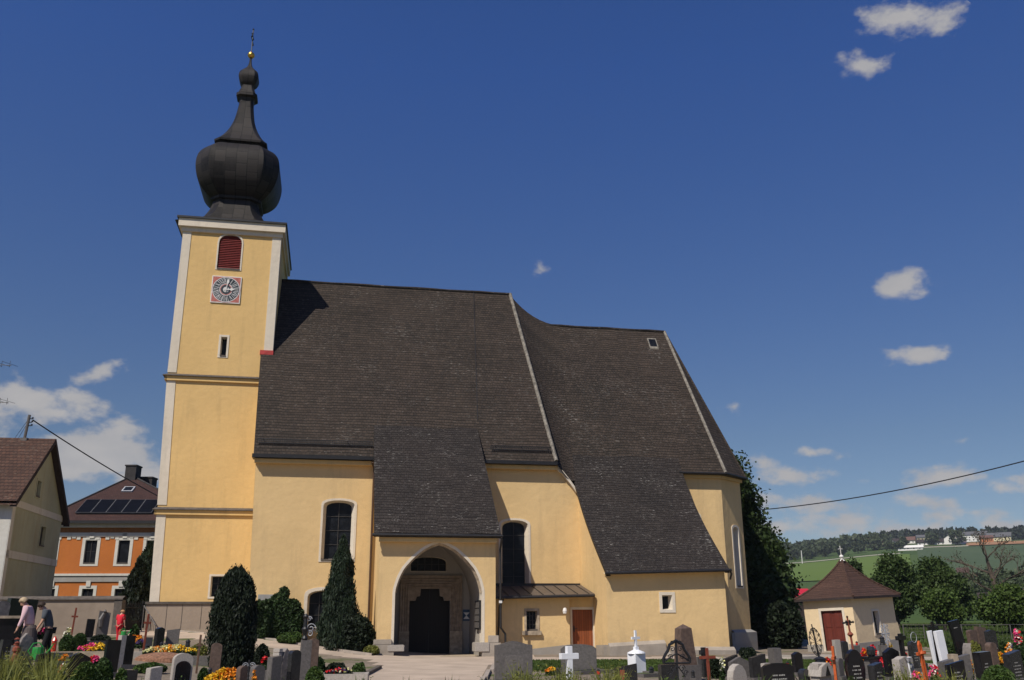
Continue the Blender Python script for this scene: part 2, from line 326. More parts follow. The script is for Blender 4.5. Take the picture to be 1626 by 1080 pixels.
# ------------------------------------------------------------------ mesh helpers
def tag(o, label=None, cat=None, group=None, kind=None):
    for k, v in (('label',label),('category',cat),('group',group),('kind',kind)):
        if v: o[k] = v
    return o
def thing(name, label, cat, loc=(0,0,0), rotz=0, group=None, rot=None):
    o = bpy.data.objects.new(name, None); C.objects.link(o); o.location = loc
    o.rotation_euler = rot if rot else (0, 0, rotz); o.empty_display_size = .2
    return tag(o, label, cat, group)
class MB:
    def __init__(s, f=None): s.v = []; s.f = []; s.uv = []; s.sm = []; s.fr = f
    def vert(s, p):
        s.v.append(tuple(s.fr(*p)) if s.fr else tuple(p)); return len(s.v)-1
    def face(s, pts, uv=None, smooth=False):
        ids = [s.vert(p) for p in pts]; s.f.append(ids); s.uv.append(uv); s.sm.append(smooth)
    def box(s, x0, x1, y0, y1, z0, z1):
        P = [(x0,y0,z0),(x1,y0,z0),(x1,y1,z0),(x0,y1,z0),(x0,y0,z1),(x1,y0,z1),(x1,y1,z1),(x0,y1,z1)]
        for q in ((0,3,2,1),(4,5,6,7),(0,1,5,4),(1,2,6,5),(2,3,7,6),(3,0,4,7)): s.face([P[i] for i in q])
        return s
    def prism(s, loop, a, b, ax=1):
        """loop of 2D points (x,z) extruded along y from a to b (ax=1) or (x,y) along z (ax=2)"""
        def P(p, t): return (p[0], t, p[1]) if ax == 1 else ((p[0], p[1], t) if ax == 2 else (t, p[0], p[1]))
        ar = sum(loop[i][0]*loop[(i+1) % len(loop)][1]-loop[(i+1) % len(loop)][0]*loop[i][1] for i in range(len(loop)))
        if ar < 0: loop = loop[::-1]
        n = len(loop)
        if ax == 1: a_, b_ = a, b
        else: a_, b_ = b, a
        s.face([P(p, a_) for p in loop]); s.face([P(p, b_) for p in loop[::-1]])
        for i in range(n):
            p, q = loop[i], loop[(i+1) % n]; s.face([P(q, a_), P(p, a_), P(p, b_), P(q, b_)])
        return s
    def tube(s, pts, rads, n=8, smooth=True, cap=True):
        pts = [Vector(p) for p in pts]
        if isinstance(rads, (int, float)): rads = [rads]*len(pts)
        rings = []
        for i, p in enumerate(pts):
            d = (pts[min(i+1, len(pts)-1)]-pts[max(i-1, 0)]).normalized()
            a = d.orthogonal().normalized() if i == 0 else (rings[-1][1]-d*rings[-1][1].dot(d)).normalized()
            b = d.cross(a); rings.append(([p+(a*cos(2*PI*k/n)+b*sin(2*PI*k/n))*rads[i] for k in range(n)], a))
        for i in range(len(pts)-1):
            A, B = rings[i][0], rings[i+1][0]
            for k in range(n): s.face([A[k], A[(k+1) % n], B[(k+1) % n], B[k]], smooth=smooth)
        if cap: s.face(rings[0][0][::-1]); s.face(rings[-1][0])
        return s
    def lathe(s, prof, c=(0,0,0), n=16, smooth=True):
        for i in range(len(prof)-1):
            (r0, z0), (r1, z1) = prof[i], prof[i+1]
            for k in range(n):
                a, b = 2*PI*k/n, 2*PI*(k+1)/n
                p = [(c[0]+r0*cos(a), c[1]+r0*sin(a), c[2]+z0), (c[0]+r0*cos(b), c[1]+r0*sin(b), c[2]+z0), (c[0]+r1*cos(b), c[1]+r1*sin(b), c[2]+z1), (c[0]+r1*cos(a), c[1]+r1*sin(a), c[2]+z1)]
                if r0 < 1e-5: p = p[1:]
                elif r1 < 1e-5: p = p[:3]
                s.face(p, smooth=smooth)
        return s
    def plate(s, outer, holes, P, flip=False):
        loops = [[Vector((a, b, 0)) for a, b in outer]]+[[Vector((a, b, 0)) for a, b in h] for h in holes]
        flat = [p for l in loops for p in l]
        for t in tessellate_polygon(loops):
            q = [flat[i] for i in t]
            if ((q[1]-q[0]).cross(q[2]-q[0])).z < 0: q = q[::-1]
            if flip: q = q[::-1]
            s.face([P(p.x, p.y) for p in q])
        return s
    def build(s, name, mat, parent=None, bevel=0, weld=False):
        me = bpy.data.meshes.new(name); me.from_pydata(s.v, [], s.f); me.materials.append(M[mat] if isinstance(mat, str) else mat)
        ul = me.uv_layers.new(name='UVMap'); data = np.zeros(len(me.loops)*2); k = 0
        for fi, f in enumerate(s.f):
            if s.uv[fi]:
                for q in s.uv[fi]: data[k:k+2] = q; k += 2
                continue
            p = [Vector(s.v[i]) for i in f]; n = Vector((0,0,0))
            for i in range(len(p)): n += p[i].cross(p[(i+1) % len(p)])
            n = n.normalized() if n.length > 1e-9 else Vector((0,0,1))
            t = Vector((0,0,1)).cross(n); t = t.normalized() if t.length > .05 else Vector((1,0,0)); b = n.cross(t)
            for q in p: data[k] = q.dot(t); data[k+1] = q.dot(b); k += 2
        ul.data.foreach_set('uv', data)
        me.polygons.foreach_set('use_smooth', s.sm)
        if weld or bevel:
            bm = bmesh.new(); bm.from_mesh(me); bmesh.ops.remove_doubles(bm, verts=bm.verts, dist=1e-4)
            if bevel:
                try: bmesh.ops.bevel(bm, geom=[e for e in bm.edges if len(e.link_faces) == 2 and e.calc_face_angle(0) > .5], offset=bevel, segments=2, affect='EDGES')
                except Exception: pass
            bm.to_mesh(me); bm.free()
        me.update(); o = bpy.data.objects.new(name, me); C.objects.link(o)
        if parent: o.parent = parent
        return o
def leaves(name, cen, size, mat, parent=None, elong=1.5, up=0., jit=.35, out=None, seed=1, smooth=False):
    """many small diamond leaves round the given centres"""
    rg = np.random.default_rng(seed); cen = np.asarray(cen, float); n = len(cen)
    a = rg.normal(size=(n,3)); a[:,2] += up*3; a /= np.linalg.norm(a, axis=1)[:,None]
    b = rg.normal(size=(n,3)); b -= (b*a).sum(1)[:,None]*a; b /= np.linalg.norm(b, axis=1)[:,None]
    s_ = (size*(1+jit*rg.uniform(-1,1,n)))[:,None]
    v = np.empty((n,4,3)); v[:,0] = cen-a*s_*elong*.5; v[:,1] = cen+b*s_*.5; v[:,2] = cen+a*s_*elong*.5; v[:,3] = cen-b*s_*.5
    me = bpy.data.meshes.new(name); me.vertices.add(n*4); me.vertices.foreach_set('co', v.ravel())
    me.loops.add(n*4); me.loops.foreach_set('vertex_index', np.arange(n*4)); me.polygons.add(n)
    me.polygons.foreach_set('loop_start', np.arange(n)*4); me.polygons.foreach_set('loop_total', np.full(n, 4))
    me.materials.append(M[mat]); me.update(); me.validate()
    o = bpy.data.objects.new(name, me); C.objects.link(o)
    if parent: o.parent = parent
    return o
def in_blobs(blobs, n, seed=1, shell=.55, clump=0, cr=.35):
    rg = np.random.default_rng(seed); vol = np.array([b[3]*b[4]*b[5] for b in blobs])**(.75); pr = vol/vol.sum()
    idx = rg.choice(len(blobs), n, p=pr); B = np.array(blobs)[idx]
    d = rg.normal(size=(n,3)); d /= np.linalg.norm(d, axis=1)[:,None]
    r = (shell+(1-shell)*rg.random(n)**.6)[:,None]
    p = B[:,:3]+d*r*B[:,3:6]
    if clump:
        k = n//clump; base = p[:k]; j = rg.integers(0, k, n); p = base[j]+rg.normal(size=(n,3))*cr
    return p
def lerp(a, b, t): return a+(b-a)*t
def sst(a, b, x):
    t = max(0, min(1, (x-a)/(b-a))); return t*t*(3-2*t)
def interp(x, tab):
    if x <= tab[0][0]: return tab[0][1]
    for (a, p), (b, q) in zip(tab, tab[1:]):
        if x <= b: return lerp(p, q, (x-a)/(b-a))
    return tab[-1][1]
FAR = [(0,0),(60,-.1),(110,.9),(180,2.5),(300,6),(400,11),(700,33),(1000,66),(1180,84),(1400,99),(1700,109),(2200,125),(4000,190)]
def hgt(x, y):
    r = math.hypot(x, y)
    L = sst(-3, -16, x) if x < -3 else 0
    L = sst(3, 16, -x)
    hl = interp(y, [(5,.35),(22,.55),(32,.62),(45,.76),(52,1.3),(80,1.6)])
    near = L*hl - .12*sst(8, 20, x)
    f = interp(r, FAR) if r > 60 else -.1
    if r > 400: f *= 1-.12*(1-sst(.268, .400, math.atan2(x, y)))*sst(400, 700, r)
    t = sst(58, 80, r)
    h = near*(1-t)+(f+L*1.5)*t if t > 0 else near
    # planted bank between the road and the graves
    h += (.95-.25*L)*(sst(4.5, 6.5, y)-sst(9.5, 13, y))*(1 if r < 60 else 0)
    return h
def ghit(x, y):
    d = ray(x, y); t0 = 0.002
    P = None
    k = 5/d.y
    while k*d.y < 3500:
        X, Y, Z = d.x*k, d.y*k, d.z*k+EZ
        if Z <= hgt(X, Y) and Y > 14: return Vector((X, Y, hgt(X, Y)))
        k *= 1.01
    return Vector((d.x*k, d.y*k, hgt(d.x*k, d.y*k)))

# ------------------------------------------------------------------ ground
def sheet(name, xs, ys, eps, mat, inside=None, parent=None):
    mb = MB(); me_v = {}
    for i in range(len(xs)-1):
        for j in range(len(ys)-1):
            cx, cy = (xs[i]+xs[i+1])/2, (ys[j]+ys[j+1])/2
            if inside and not inside(cx, cy): continue
            mb.face([(a, b, hgt(a, b)+eps) for a, b in ((xs[i],ys[j]),(xs[i+1],ys[j]),(xs[i+1],ys[j+1]),(xs[i],ys[j+1]))], smooth=True)
    o = mb.build(name, mat, parent, weld=True); tag(o, kind='structure'); return o
def poly_in(poly):
    def f(x, y):
        c = False; n = len(poly)
        for i in range(n):
            (a, b), (p, q) = poly[i], poly[(i+1) % n]
            if (b > y) != (q > y) and x < (p-a)*(y-b)/(q-b)+a: c = not c
        return c
    return f
def steps(a, b, d): return [a+(b-a)*i/int(round((b-a)/d)) for i in range(int(round((b-a)/d))+1)]
xs = steps(-70, 70, 1.0); ys = steps(-20, 78, 1.0)
sheet('ground', xs, ys, 0, 'ground', lambda x, y: math.hypot(x, y) < 79 and not (x > 22 and y > 62))
def polar(name, az0, az1, r0, r1, eps, mat, na=30, nr=20, log=True):
    mb = MB()
    rs = [r0*(r1/r0)**(i/nr) for i in range(nr+1)]
    for i in range(na):
        for j in range(nr):
            q = []
            for (a, b) in ((i,j),(i+1,j),(i+1,j+1),(i,j+1)):
                az = lerp(az0, az1, a/na); x, y = rs[b]*sin(az), rs[b]*cos(az); q.append((x, y, hgt(x, y)+eps))
            mb.face(q[::-1], smooth=True)
    return tag(mb.build(name, mat, weld=True), kind='structure')
polar('far_ground', R(-180), R(180), 77, 3900, -.03, 'hill', 180, 60)
sheet('meadow', steps(14, 110, 2), steps(60, 110, 2), .012, 'meadow', lambda x, y: y > 62 and x > 22+(y-62)*.05)
def azp(x): return math.atan2(x-813, 1520)
polar('crop_field', azp(1225), azp(1455), 560, 905, .5, 'field_bright', 30, 14)
polar('cereal_field', azp(1468), azp(1720), 470, 1010, .6, 'field_teal', 30, 14)
polar('bare_field', azp(1549), azp(1720), 1035, 1120, .8, 'field_brown', 20, 6)
polar('lane', azp(1440), azp(1552), 1012, 1030, 1., 'farroad', 20, 2)
polar('lane', azp(1236), azp(1440), 908, 918, 1., 'farroad', 20, 2)
polar('hill_field', azp(1395), azp(1530), 1045, 1160, .8, 'meadow', 20, 4)
# path along the church, out through the churchyard to the camera
pathpoly = [(-21.5,52.2),(-18,50.6),(-12,48.0),(-9.0,46.2),(-6.6,44.8),(-6.3,51),(1,51),(1,46),(4,45.4),(9.2,46.2),(9.6,44.4),(13,43.4),(13,42.2),(6,43.0),(0.5,42.2),(-.9,38),(-1.0,25),(-1.2,-15),(-4.5,-15),(-4.6,25),(-4.9,36),(-6.2,41.5),(-9.5,43.6),(-13,45.4),(-18,48.2),(-22.5,49.5)]
sheet('path', steps(-24, 16, .5), steps(-16, 54, .5), .006, 'path', poly_in(pathpoly))
mb = MB()
kp = [(-4.9,35.5),(-4.75,32),(-4.65,29),(-4.6,26)]
for a, b in zip(kp, kp[1:]):
    mb.face([(a[0]-.08,a[1],hgt(*a)+.1),(a[0]+.08,a[1],hgt(*a)+.1),(b[0]+.08,b[1],hgt(*b)+.1),(b[0]-.08,b[1],hgt(*b)+.1)][::-1])
    mb.face([(a[0]+.08,a[1],hgt(*a)+.1),(a[0]+.08,a[1],-.1),(b[0]+.08,b[1],-.1),(b[0]+.08,b[1],hgt(*b)+.1)])
    mb.face([(a[0]-.08,a[1],hgt(*a)+.1),(a[0]-.08,a[1],-.1),(b[0]-.08,b[1],-.1),(b[0]-.08,b[1],hgt(*b)+.1)])
tag(mb.build('kerb', 'coping'), kind='structure')
mb = MB(); kp = [(-.75,37.5),(-.85,33),(-.9,29),(-.95,25)]
for a, b in zip(kp, kp[1:]): 
    mb.box(a[0]-.07, a[0]+.07, b[1], a[1], -.1, .1)
tag(mb.build('kerb', 'kerb'), kind='structure')
# kerb between path and flower border below the nave
mb = MB(); kp = [(-18,50.75),(-12,48.15),(-9.0,46.35),(-6.6,44.95)]
for a, b in zip(kp, kp[1:]):
    z0, z1 = hgt(*a), hgt(*b)
    mb.face([(a[0],a[1],z0-.2),(b[0],b[1],z1-.2),(b[0],b[1],z1+.1),(a[0],a[1],z0+.1)])
    mb.face([(a[0],a[1],z0+.1),(b[0],b[1],z1+.1),(b[0]+.05,b[1]+.14,z1+.1),(a[0]+.05,a[1]+.14,z0+.1)])
    mb.face([(b[0]+.05,b[1]+.14,z1-.2),(a[0]+.05,a[1]+.14,z0-.2),(a[0]+.05,a[1]+.14,z0+.1),(b[0]+.05,b[1]+.14,z1+.1)])
tag(mb.build('kerb', 'kerb'), kind='structure')
sheet('lawn', steps(-1, 20, .5), steps(33, 43, .5), .004, 'lawn', lambda x, y: y < 42.2-.02*x-.0*y and x > .2 and not (x < 1 and y < 34))
rg = np.random.default_rng(5)
P = np.stack([rg.uniform(.3, 19.5, 26000), rg.uniform(33, 42, 26000)], 1)
P = np.array([(x, y, hgt(x, y)+.035) for x, y in P])
tag(leaves('grass', P, .05, 'grassblade', None, 2.0, .9, seed=3), 'short green lawn grass in front of the church wall', 'grass', kind='stuff')

# ------------------------------------------------------------------ the church
CH = thing('church', 'yellow gothic village church with onion-domed clock tower and steep dark tiled roofs', 'church', W(5, 50, 0), TH)
fr = lambda u, v, z: (u-5, v-50, z)
def CM(): return MB(fr)
def arc_top(u0, u1, z0, zs, zc, n=10):
    """opening with a segmental arched head: springs at zs, crown at zc"""
    c = (u0+u1)/2; hw = (u1-u0)/2
    return [(u0, z0), (u1, z0)]+[(c+hw*cos(PI*k/n), zs+(zc-zs)*sin(PI*k/n)**.8) for k in range(n+1)]
def shrink(loop, dx, dz0, dz1):
    us = [p[0] for p in loop]; zs = [p[1] for p in loop]; a, b, c, d = min(us), max(us), min(zs), max(zs)
    return [(a+dx+(p[0]-a)/(b-a)*(b-a-2*dx), c+dz0+(p[1]-c)/(d-c)*(d-c-dz0-dz1)) for p in loop]
def window(parent, opening, P, band=.17, depth=.38, splay=.16, proud=.03, bars=(1, 3), frame='white', reveal='white', gl='glass', cols=None, name='window', sill=True):
    """P(a, z, d): point at distance d behind the wall face. Band round the opening, splayed reveal, glass, bars."""
    if P in (PT, PN): P_ = P; P = lambda a, z, d=0: fr(*P_(a, z, d))
    n = len(opening); us = [p[0] for p in opening]; zs = [p[1] for p in opening]
    a, b, c, d = min(us), max(us), min(zs), max(zs); cx, cz = (a+b)/2, (c+d)/2
    out = [(cx+(p[0]-cx)*(1+2*band/(b-a)), cz+(p[1]-cz)*(1+2*band/(d-c))) for p in opening]
    inn = shrink(opening, splay, splay*.4, splay*.5)
    wob = None
    f = MB(P)
    for i in range(n):
        p, q, P2, Q2, r_, s_ = opening[i], opening[(i+1) % n], out[i], out[(i+1) % n], inn[i], inn[(i+1) % n]
        f.face([(P2[0],P2[1],-proud),(Q2[0],Q2[1],-proud),(q[0],q[1],-proud),(p[0],p[1],-proud)])
        f.face([(P2[0],P2[1],.02),(Q2[0],Q2[1],.02),(Q2[0],Q2[1],-proud),(P2[0],P2[1],-proud)])
        f.face([(p[0],p[1],-proud),(q[0],q[1],-proud),(s_[0],s_[1],depth),(r_[0],r_[1],depth)])
    fo = f.build(name, frame, parent)
    g = MB(P); g.plate(inn, [], lambda x, z: (x, z, depth-.002)); g.build('pane', gl, fo)
    if bars:
        bm_ = MB(P); ia, ib = a+splay, b-splay; ic, id_ = min(p[1] for p in inn), max(p[1] for p in inn)
        for k in range(1, bars[0]+1): x = lerp(ia, ib, k/(bars[0]+1)); bm_.box(x-.015, x+.015, ic, id_-.03, depth-.05, depth-.02)
        for k in range(1, bars[1]+1): z = lerp(ic, id_, k/(bars[1]+1)); bm_.box(ia, ib, z-.012, z+.012, depth-.048, depth-.018)
        bm_.build('bars', 'lead', fo)
    if sill: MB(P).box(a+.01, b-.01, c-.05, c+.03, -proud-.03, depth).build('sill', 'coping', fo)
    return fo

def PT(a, z, d=0): return (a, TV+d, z)
def PN(a, z, d=0): return (a, NV+d, z)
NV = 50.9
# --- tower
TV = 54.4; TU1 = -4.05
def tul(z): return interp(z, [(0,-9.45),(2.8,-9.5),(7.8,-9.62),(15.4,-9.85),(26,-9.82)])
TB = 61.6
mb = CM()
lv = [.2, 2.7, 7.7, 15.4, 24.7]
lou = [PX(343,424,TV)[0]+.05, PX(381,424,TV)[0]]
zl0, zl1 = PX(362,427,TV)[1], PX(362,373,TV)[1]
lo = arc_top(lou[0], lou[1], zl0, zl1-.55, zl1)
s0, s1 = PX(350,560,TV)[0]-.03, PX(359,560,TV)[0]; sz0, sz1 = PX(354,565,TV)[1], PX(354,535,TV)[1]
slit = [(s0,sz0),(s1,sz0),(s1,sz1),(s0,sz1)]
bw = [(-6.42,3.0),(-5.7,3.0),(-5.7,4.1),(-6.42,4.1)]
out = [(tul(z), z) for z in lv]
mb.plate([(out[0][0],.2),(TU1,.2),(TU1,24.7)]+out[:0:-1], [lo, slit, bw], lambda a, z: (a, TV, z))
for z0, z1 in zip(lv, lv[1:]):
    a0, a1 = tul(z0), tul(z1)
    mb.face([(a0,TB,z0),(a0,TV,z0),(a1,TV,z1),(a1,TB,z1)]); mb.face([(TU1,TV,z0),(TU1,TB,z0),(TU1,TB,z1),(TU1,TV,z1)]); mb.face([(TU1,TB,z0),(a0,TB,z0),(a1,TB,z1),(TU1,TB,z1)])
mb.build('tower_wall', 'yellow_deep', CH)
# corner pilasters
def pil(z0, z1, wd, right=True):
    m = CM(); n = 1
    a0, a1 = tul(z0)-.03, tul(z1)-.03
    m.face([(a0,TV-.03,z0),(a0+wd,TV-.03,z0),(a1+wd,TV-.03,z1),(a1,TV-.03,z1)])
    m.face([(a0+wd,TV-.03,z0),(a0+wd,TV,z0),(a1+wd,TV,z1),(a1+wd,TV-.03,z1)])
    m.face([(a0,TV+wd,z0),(a0,TV-.03,z0),(a1,TV-.03,z1),(a1,TV+wd,z1)])
    m.build('pilaster', 'white', CH)
pil(2.7, 7.55, .5); pil(7.95, 15.2, .5); pil(15.6, 24.55, .5)
CM().prism([(TU1-.5,TV-.03),(TU1+.03,TV-.03),(TU1+.03,TV+.5),(TU1,TV+.5),(TU1,TV),(TU1-.5,TV)], 16.6, 24.55, 2).build('pilaster', 'white', CH); CM().box(TU1, TU1+.03, TB-.5, TB, 16.6, 24.55).build('pilaster', 'white', CH)
# string courses: yellow moulding under a thin weathered slab
for z, name in ((7.72,'string_course'),(15.42,'string_course')):
    a = tul(z)
    m = CM(); m.box(a-.14, -4.35, TV-.12, TV, z-.30, z-.02); m.box(a-.14, a, TV-.12, TB, z-.30, z-.02); o = m.build(name, 'yellow_deep', CH)
    m = CM(); m.face([(a-.24,TV-.22,z-.01),(-4.35,TV-.22,z-.01),(-4.35,TV,z+.12),(a,TV,z+.12)]); m.face([(a-.24,TV-.22,z-.05),(-4.35,TV-.22,z-.05),(-4.35,TV-.22,z-.01),(a-.24,TV-.22,z-.01)])
    m.face([(a-.24,TB,z-.01),(a-.24,TV-.22,z-.01),(a,TV,z+.12),(a,TB,z+.12)]); m.face([(a-.24,TB,z-.05),(a-.24,TV-.22,z-.05),(a-.24,TV-.22,z-.01),(a-.24,TB,z-.01)]); m.face([(a-.24,TV-.22,z-.05),(a-.24,TB,z-.05),(-4.35,TB,z-.05),(-4.35,TV-.22,z-.05)])
    m.build('slab', 'coping', o)
# tower plinth with dark coping
m = CM(); m.box(-9.62, -3.9, TV-.22, TB, .1, 2.62); m.build('plinth', 'plinthpanel', CH)
m = CM(); m.box(-9.68, -3.95, TV-.30, TB, 2.62, 2.74); m.build('plinth_coping', 'coping', CH)
m = CM()
for a in (-8.55, -7.75, -6.75, -6.2): CM().box(a-.012, a+.012, TV-.232, TV-.22, .9, 2.6).build('plinth_joint', 'coping', CH)

# crowning cornice
u0, u1 = tul(24.7), TU1
m = CM(); m.box(u0-.12, u1+.12, TV-.12, TB+.12, 24.5, 24.78); m.box(u0-.3, u1+.26, TV-.30, TB+.28, 24.78, 25.28); m.build('cornice', 'white', CH, bevel=0)
m = CM(); m.box(u0-.40, u1+.34, TV-.40, TB+.38, 25.28, 25.40); m.build('eaves_board', 'black_metal', CH)
# belfry shutter
fo = window(CH, lo, PT, band=.09, depth=.16, splay=0, bars=None, gl='louver', name='belfry_opening', sill=True)
m = CM()
for k in range(19):
    z = lerp(zl0+.06, zl1-.12, k/18); hw = (lou[1]-lou[0])/2-.02 if z < zl1-.5 else (lou[1]-lou[0])/2*math.sqrt(max(.05, 1-((z-zl1+.55)/.6)**2))
    c = (lou[0]+lou[1])/2; m.face([(c-hw,TV+.02,z),(c+hw,TV+.02,z),(c+hw,TV+.09,z+.09),(c-hw,TV+.09,z+.09)]); m.face([(c-hw,TV+.09,z-.02),(c+hw,TV+.09,z-.02),(c+hw,TV+.02,z),(c-hw,TV+.02,z)])
m.build('louvers', 'louver', fo)
window(CH, slit, PT, band=.12, depth=.5, splay=.03, bars=None, gl='glass', sill=True)
window(CH, bw, PT, band=.10, depth=.3, splay=.05, bars=(1,2), gl='glass', sill=False)
# the clock
ca, cb = PX(336,460,TV-.05), PX(383,460,TV-.05); cc_ = PX(359.5,460,TV-.05); cu, cz, ch = cc_[0]-.02, cc_[1], (cb[0]-ca[0])/2
ck = CM().box(cu-ch, cu+ch, TV-.06, TV, cz-ch, cz+ch).build('clock', 'whitepaint', CH)
m = CM()
for sx in (-1,1):
    for sz in (-1,1):
        pts = [(cu+sx*ch*.94, cz+sz*ch*.94)]+[(cu+sx*ch*.97*cos(t), cz+sz*ch*.97*sin(t)) for t in [R(12+66*i/6) for i in range(7)]]
        pts = [pts[0], (cu+sx*ch*.94, cz+sz*ch*.25)]+[(cu+sx*min(ch*.94, ch*.97*cos(R(q))), cz+sz*min(ch*.94, ch*.97*sin(R(q)))) for q in range(18, 78, 6)]+[(cu+sx*ch*.25, cz+sz*ch*.94)]
        if sx*sz < 0: pts = pts[::-1]
        m.face([(a, TV-.064, z) for a, z in pts])
m.build('corner_paint', 'clockred', ck)
def ring(m, r0, r1, y, n=40):
    for k in range(n):
        a, b = 2*PI*k/n, 2*PI*(k+1)/n
        m.face([(cu+r0*cos(a),y,cz+r0*sin(a)),(cu+r1*cos(a),y,cz+r1*sin(a)),(cu+r1*cos(b),y,cz+r1*sin(b)),(cu+r0*cos(b),y,cz+r0*sin(b))])
m = CM(); ring(m, 0, ch*.95, TV-.068); m.build('dial', 'clockwhite', ck)
m = CM(); ring(m, ch*.945, ch*.97, TV-.072); ring(m, ch*.36, ch*.41, TV-.072); m.build('red_rings', 'clockred', ck)
m = CM(); mn = CM(); NUM = ['XII','I','II','III','IV','V','VI','VII','VIII','IX','X','XI']
for h in range(12):
    a0 = R(90-30*h)
    P8 = []
    for r_, da in ((ch*.46,-13.9),(ch*.89,-13.9),(ch*.89,-6.6),(ch*.89,0),(ch*.89,6.6),(ch*.89,13.9),(ch*.46,13.9),(ch*.46,0)):
        t = a0+R(da); P8.append((cu+r_*cos(t), TV-.071, cz+r_*sin(t)))
    m.face(P8[::-1])
    s_ = NUM[h]; wd = {'I':.10,'V':.17,'X':.17}; tot = sum(wd[c] for c in s_)*ch; x = -tot/2
    def loc(lx, lz): # lx along tangent, lz outwards
        r_ = ch*(.50+.35*lz); return (cu+r_*cos(a0)+lx*sin(a0), cz+r_*sin(a0)-lx*cos(a0))
    def stroke(xa, za, xb, zb, t):
        p0, p1 = loc(xa, za), loc(xb, zb); q0, q1 = loc(xa+t, za), loc(xb+t, zb)
        f = [(p0[0],TV-.075,p0[1]),(q0[0],TV-.075,q0[1]),(q1[0],TV-.075,q1[1]),(p1[0],TV-.075,p1[1])]; mn.face(f)
    for c in s_:
        ww = wd[c]*ch; t = ch*.036
        if c == 'I': stroke(x+ww*.25, 0, x+ww*.25, 1, t)
        elif c == 'V': stroke(x+ww*.42, 0, x+.0, 1, t*1.1); stroke(x+ww*.42, 0, x+ww*.80, 1, t*.5)
        else: stroke(x+ww*.75, 0, x+.0, 1, t*1.1); stroke(x+.0, 0, x+ww*.80, 1, t*.5)
        x += ww
m.build('numeral_fields', 'clockdark', ck); mn.build('numerals', 'clockwhite', ck)
m = CM(); ring(m, .13*ch*1.6, ch*.35, TV-.0715); m.build('inner_dial', 'clockdark', ck)
def hand(ang, ln, wd, back):
    t = R(ang); m = CM(); d = (cos(t), sin(t)); n_ = (-d[1], d[0]); y = TV-.10
    pr = [(-back,wd*.5),(0,wd*.5),(ln*.45,wd*.45),(ln*.62,wd*1.6),(ln*.72,wd*1.0),(ln,0)]
    lp = [(cu+a*d[0]+b*n_[0], cz+a*d[1]+b*n_[1]) for a, b in pr]+[(cu+a*d[0]-b*n_[0], cz+a*d[1]-b*n_[1]) for a, b in pr[-2::-1]]
    m.prism(lp, y, y-.015); m.build('clock_hand', 'whitepaint', ck)
hand(80, ch*.92, ch*.055, ch*.15); hand(2, ch*.60, ch*.075, ch*.15)
# --- spire: chamfered square rings along a profile (half width, z, chamfer ratio)
SU, SV = -7.25, 57.95
def zsp(z): return 25.4+(z-25.4)*.912 if z < 32.9 else z-.66-.08*sst(33, 37, z)
def spire_ring(h, z, ch_):
    z = zsp(z); h *= 1 if z < 26.2 else .92
    c = h*ch_
    return [(SU+a, SV+b, z) for a, b in ((-h+c,-h),(h-c,-h),(h,-h+c),(h,h-c),(h-c,h),(-h+c,h),(-h,h-c),(-h,-h+c))]
def loft(name, prof, parent=CH, mat='onion', smooth=False):
    m = CM(); L = 0; Ls = [0]
    for (a, za, _), (b, zb, _) in zip(prof, prof[1:]): L += math.hypot(a-b, za-zb); Ls.append(L)
    for i in range(len(prof)-1):
        A, B = spire_ring(*prof[i]), spire_ring(*prof[i+1])
        for k in range(8):
            a0, a1, b0, b1 = A[k], A[(k+1) % 8], B[k], B[(k+1) % 8]
            wa, wb = math.dist(a0, a1)/2, math.dist(b0, b1)/2; o_ = k*7.3
            m.face([a0,a1,b1,b0], [(o_-wa,Ls[i]),(o_+wa,Ls[i]),(o_+wb,Ls[i+1]),(o_-wb,Ls[i+1])])
    m.face(spire_ring(*prof[-1])); m.face(spire_ring(*prof[0])[::-1])
    return m.build(name, mat, parent)
def spl(pts, n=4):
    out_ = []
    for i in range(len(pts)-1):
        p0, p1, p2, p3 = pts[max(i-1,0)], pts[i], pts[i+1], pts[min(i+2,len(pts)-1)]
        for k in range(n):
            t = k/n; out_.append(tuple(.5*((2*p1[j])+(-p0[j]+p2[j])*t+(2*p0[j]-5*p1[j]+4*p2[j]-p3[j])*t*t+(-p0[j]+3*p1[j]-3*p2[j]+p3[j])*t**3) for j in range(3)))
    return out_+[pts[-1]]
loft('spire_skirt', spl([(3.22,25.40,.02),(2.60,25.80,.14),(2.2,26.4,.30),(1.80,27.2,.36),(1.62,27.75,.36)]))
m_ = loft('spire_neck', [(1.62,27.7,.36),(1.55,28.1,.36),(1.72,28.15,.36),(1.72,28.4,.36)])
loft('onion_dome', spl([(1.62,28.3,.36),(2.05,28.55,.36),(2.55,29.2,.36),(2.80,30.0,.36),(2.86,30.8,.36),(2.72,31.5,.36),(2.35,32.05,.36),(1.9,32.35,.36),(1.6,32.45,.36)], 4))
loft('dome_collar', [(1.6,32.40,.25),(1.6,32.62,.25),(1.82,32.66,.22),(1.84,32.80,.22),(1.78,32.86,.22)])
loft('spire_bell', spl([(1.78,32.86,.22),(1.38,33.35,.25),(.98,34.1,.28),(.70,35.0,.32),(.54,36.0,.36),(.48,36.6,.36)]))
loft('lantern_skirt', [(.48,36.5,.36),(.54,36.75,.36),(.74,36.85,.36),(.74,37.05,.36),(.62,37.15,.36),(.46,37.6,.36),(.42,37.8,.36)])
loft('small_onion', spl([(.42,37.8,.36),(.58,38.0,.36),(.71,38.4,.36),(.64,38.8,.36),(.40,39.1,.36),(.20,39.35,.36),(.10,39.7,.36),(.07,40.1,.36)]))
CM().lathe([(.0,-.24),(.14,-.2),(.22,-.1),(.25,0),(.22,.12),(.13,.21),(0,.24)], (SU, SV, 39.62), 16).build('gilded_ball', 'gold', CH)
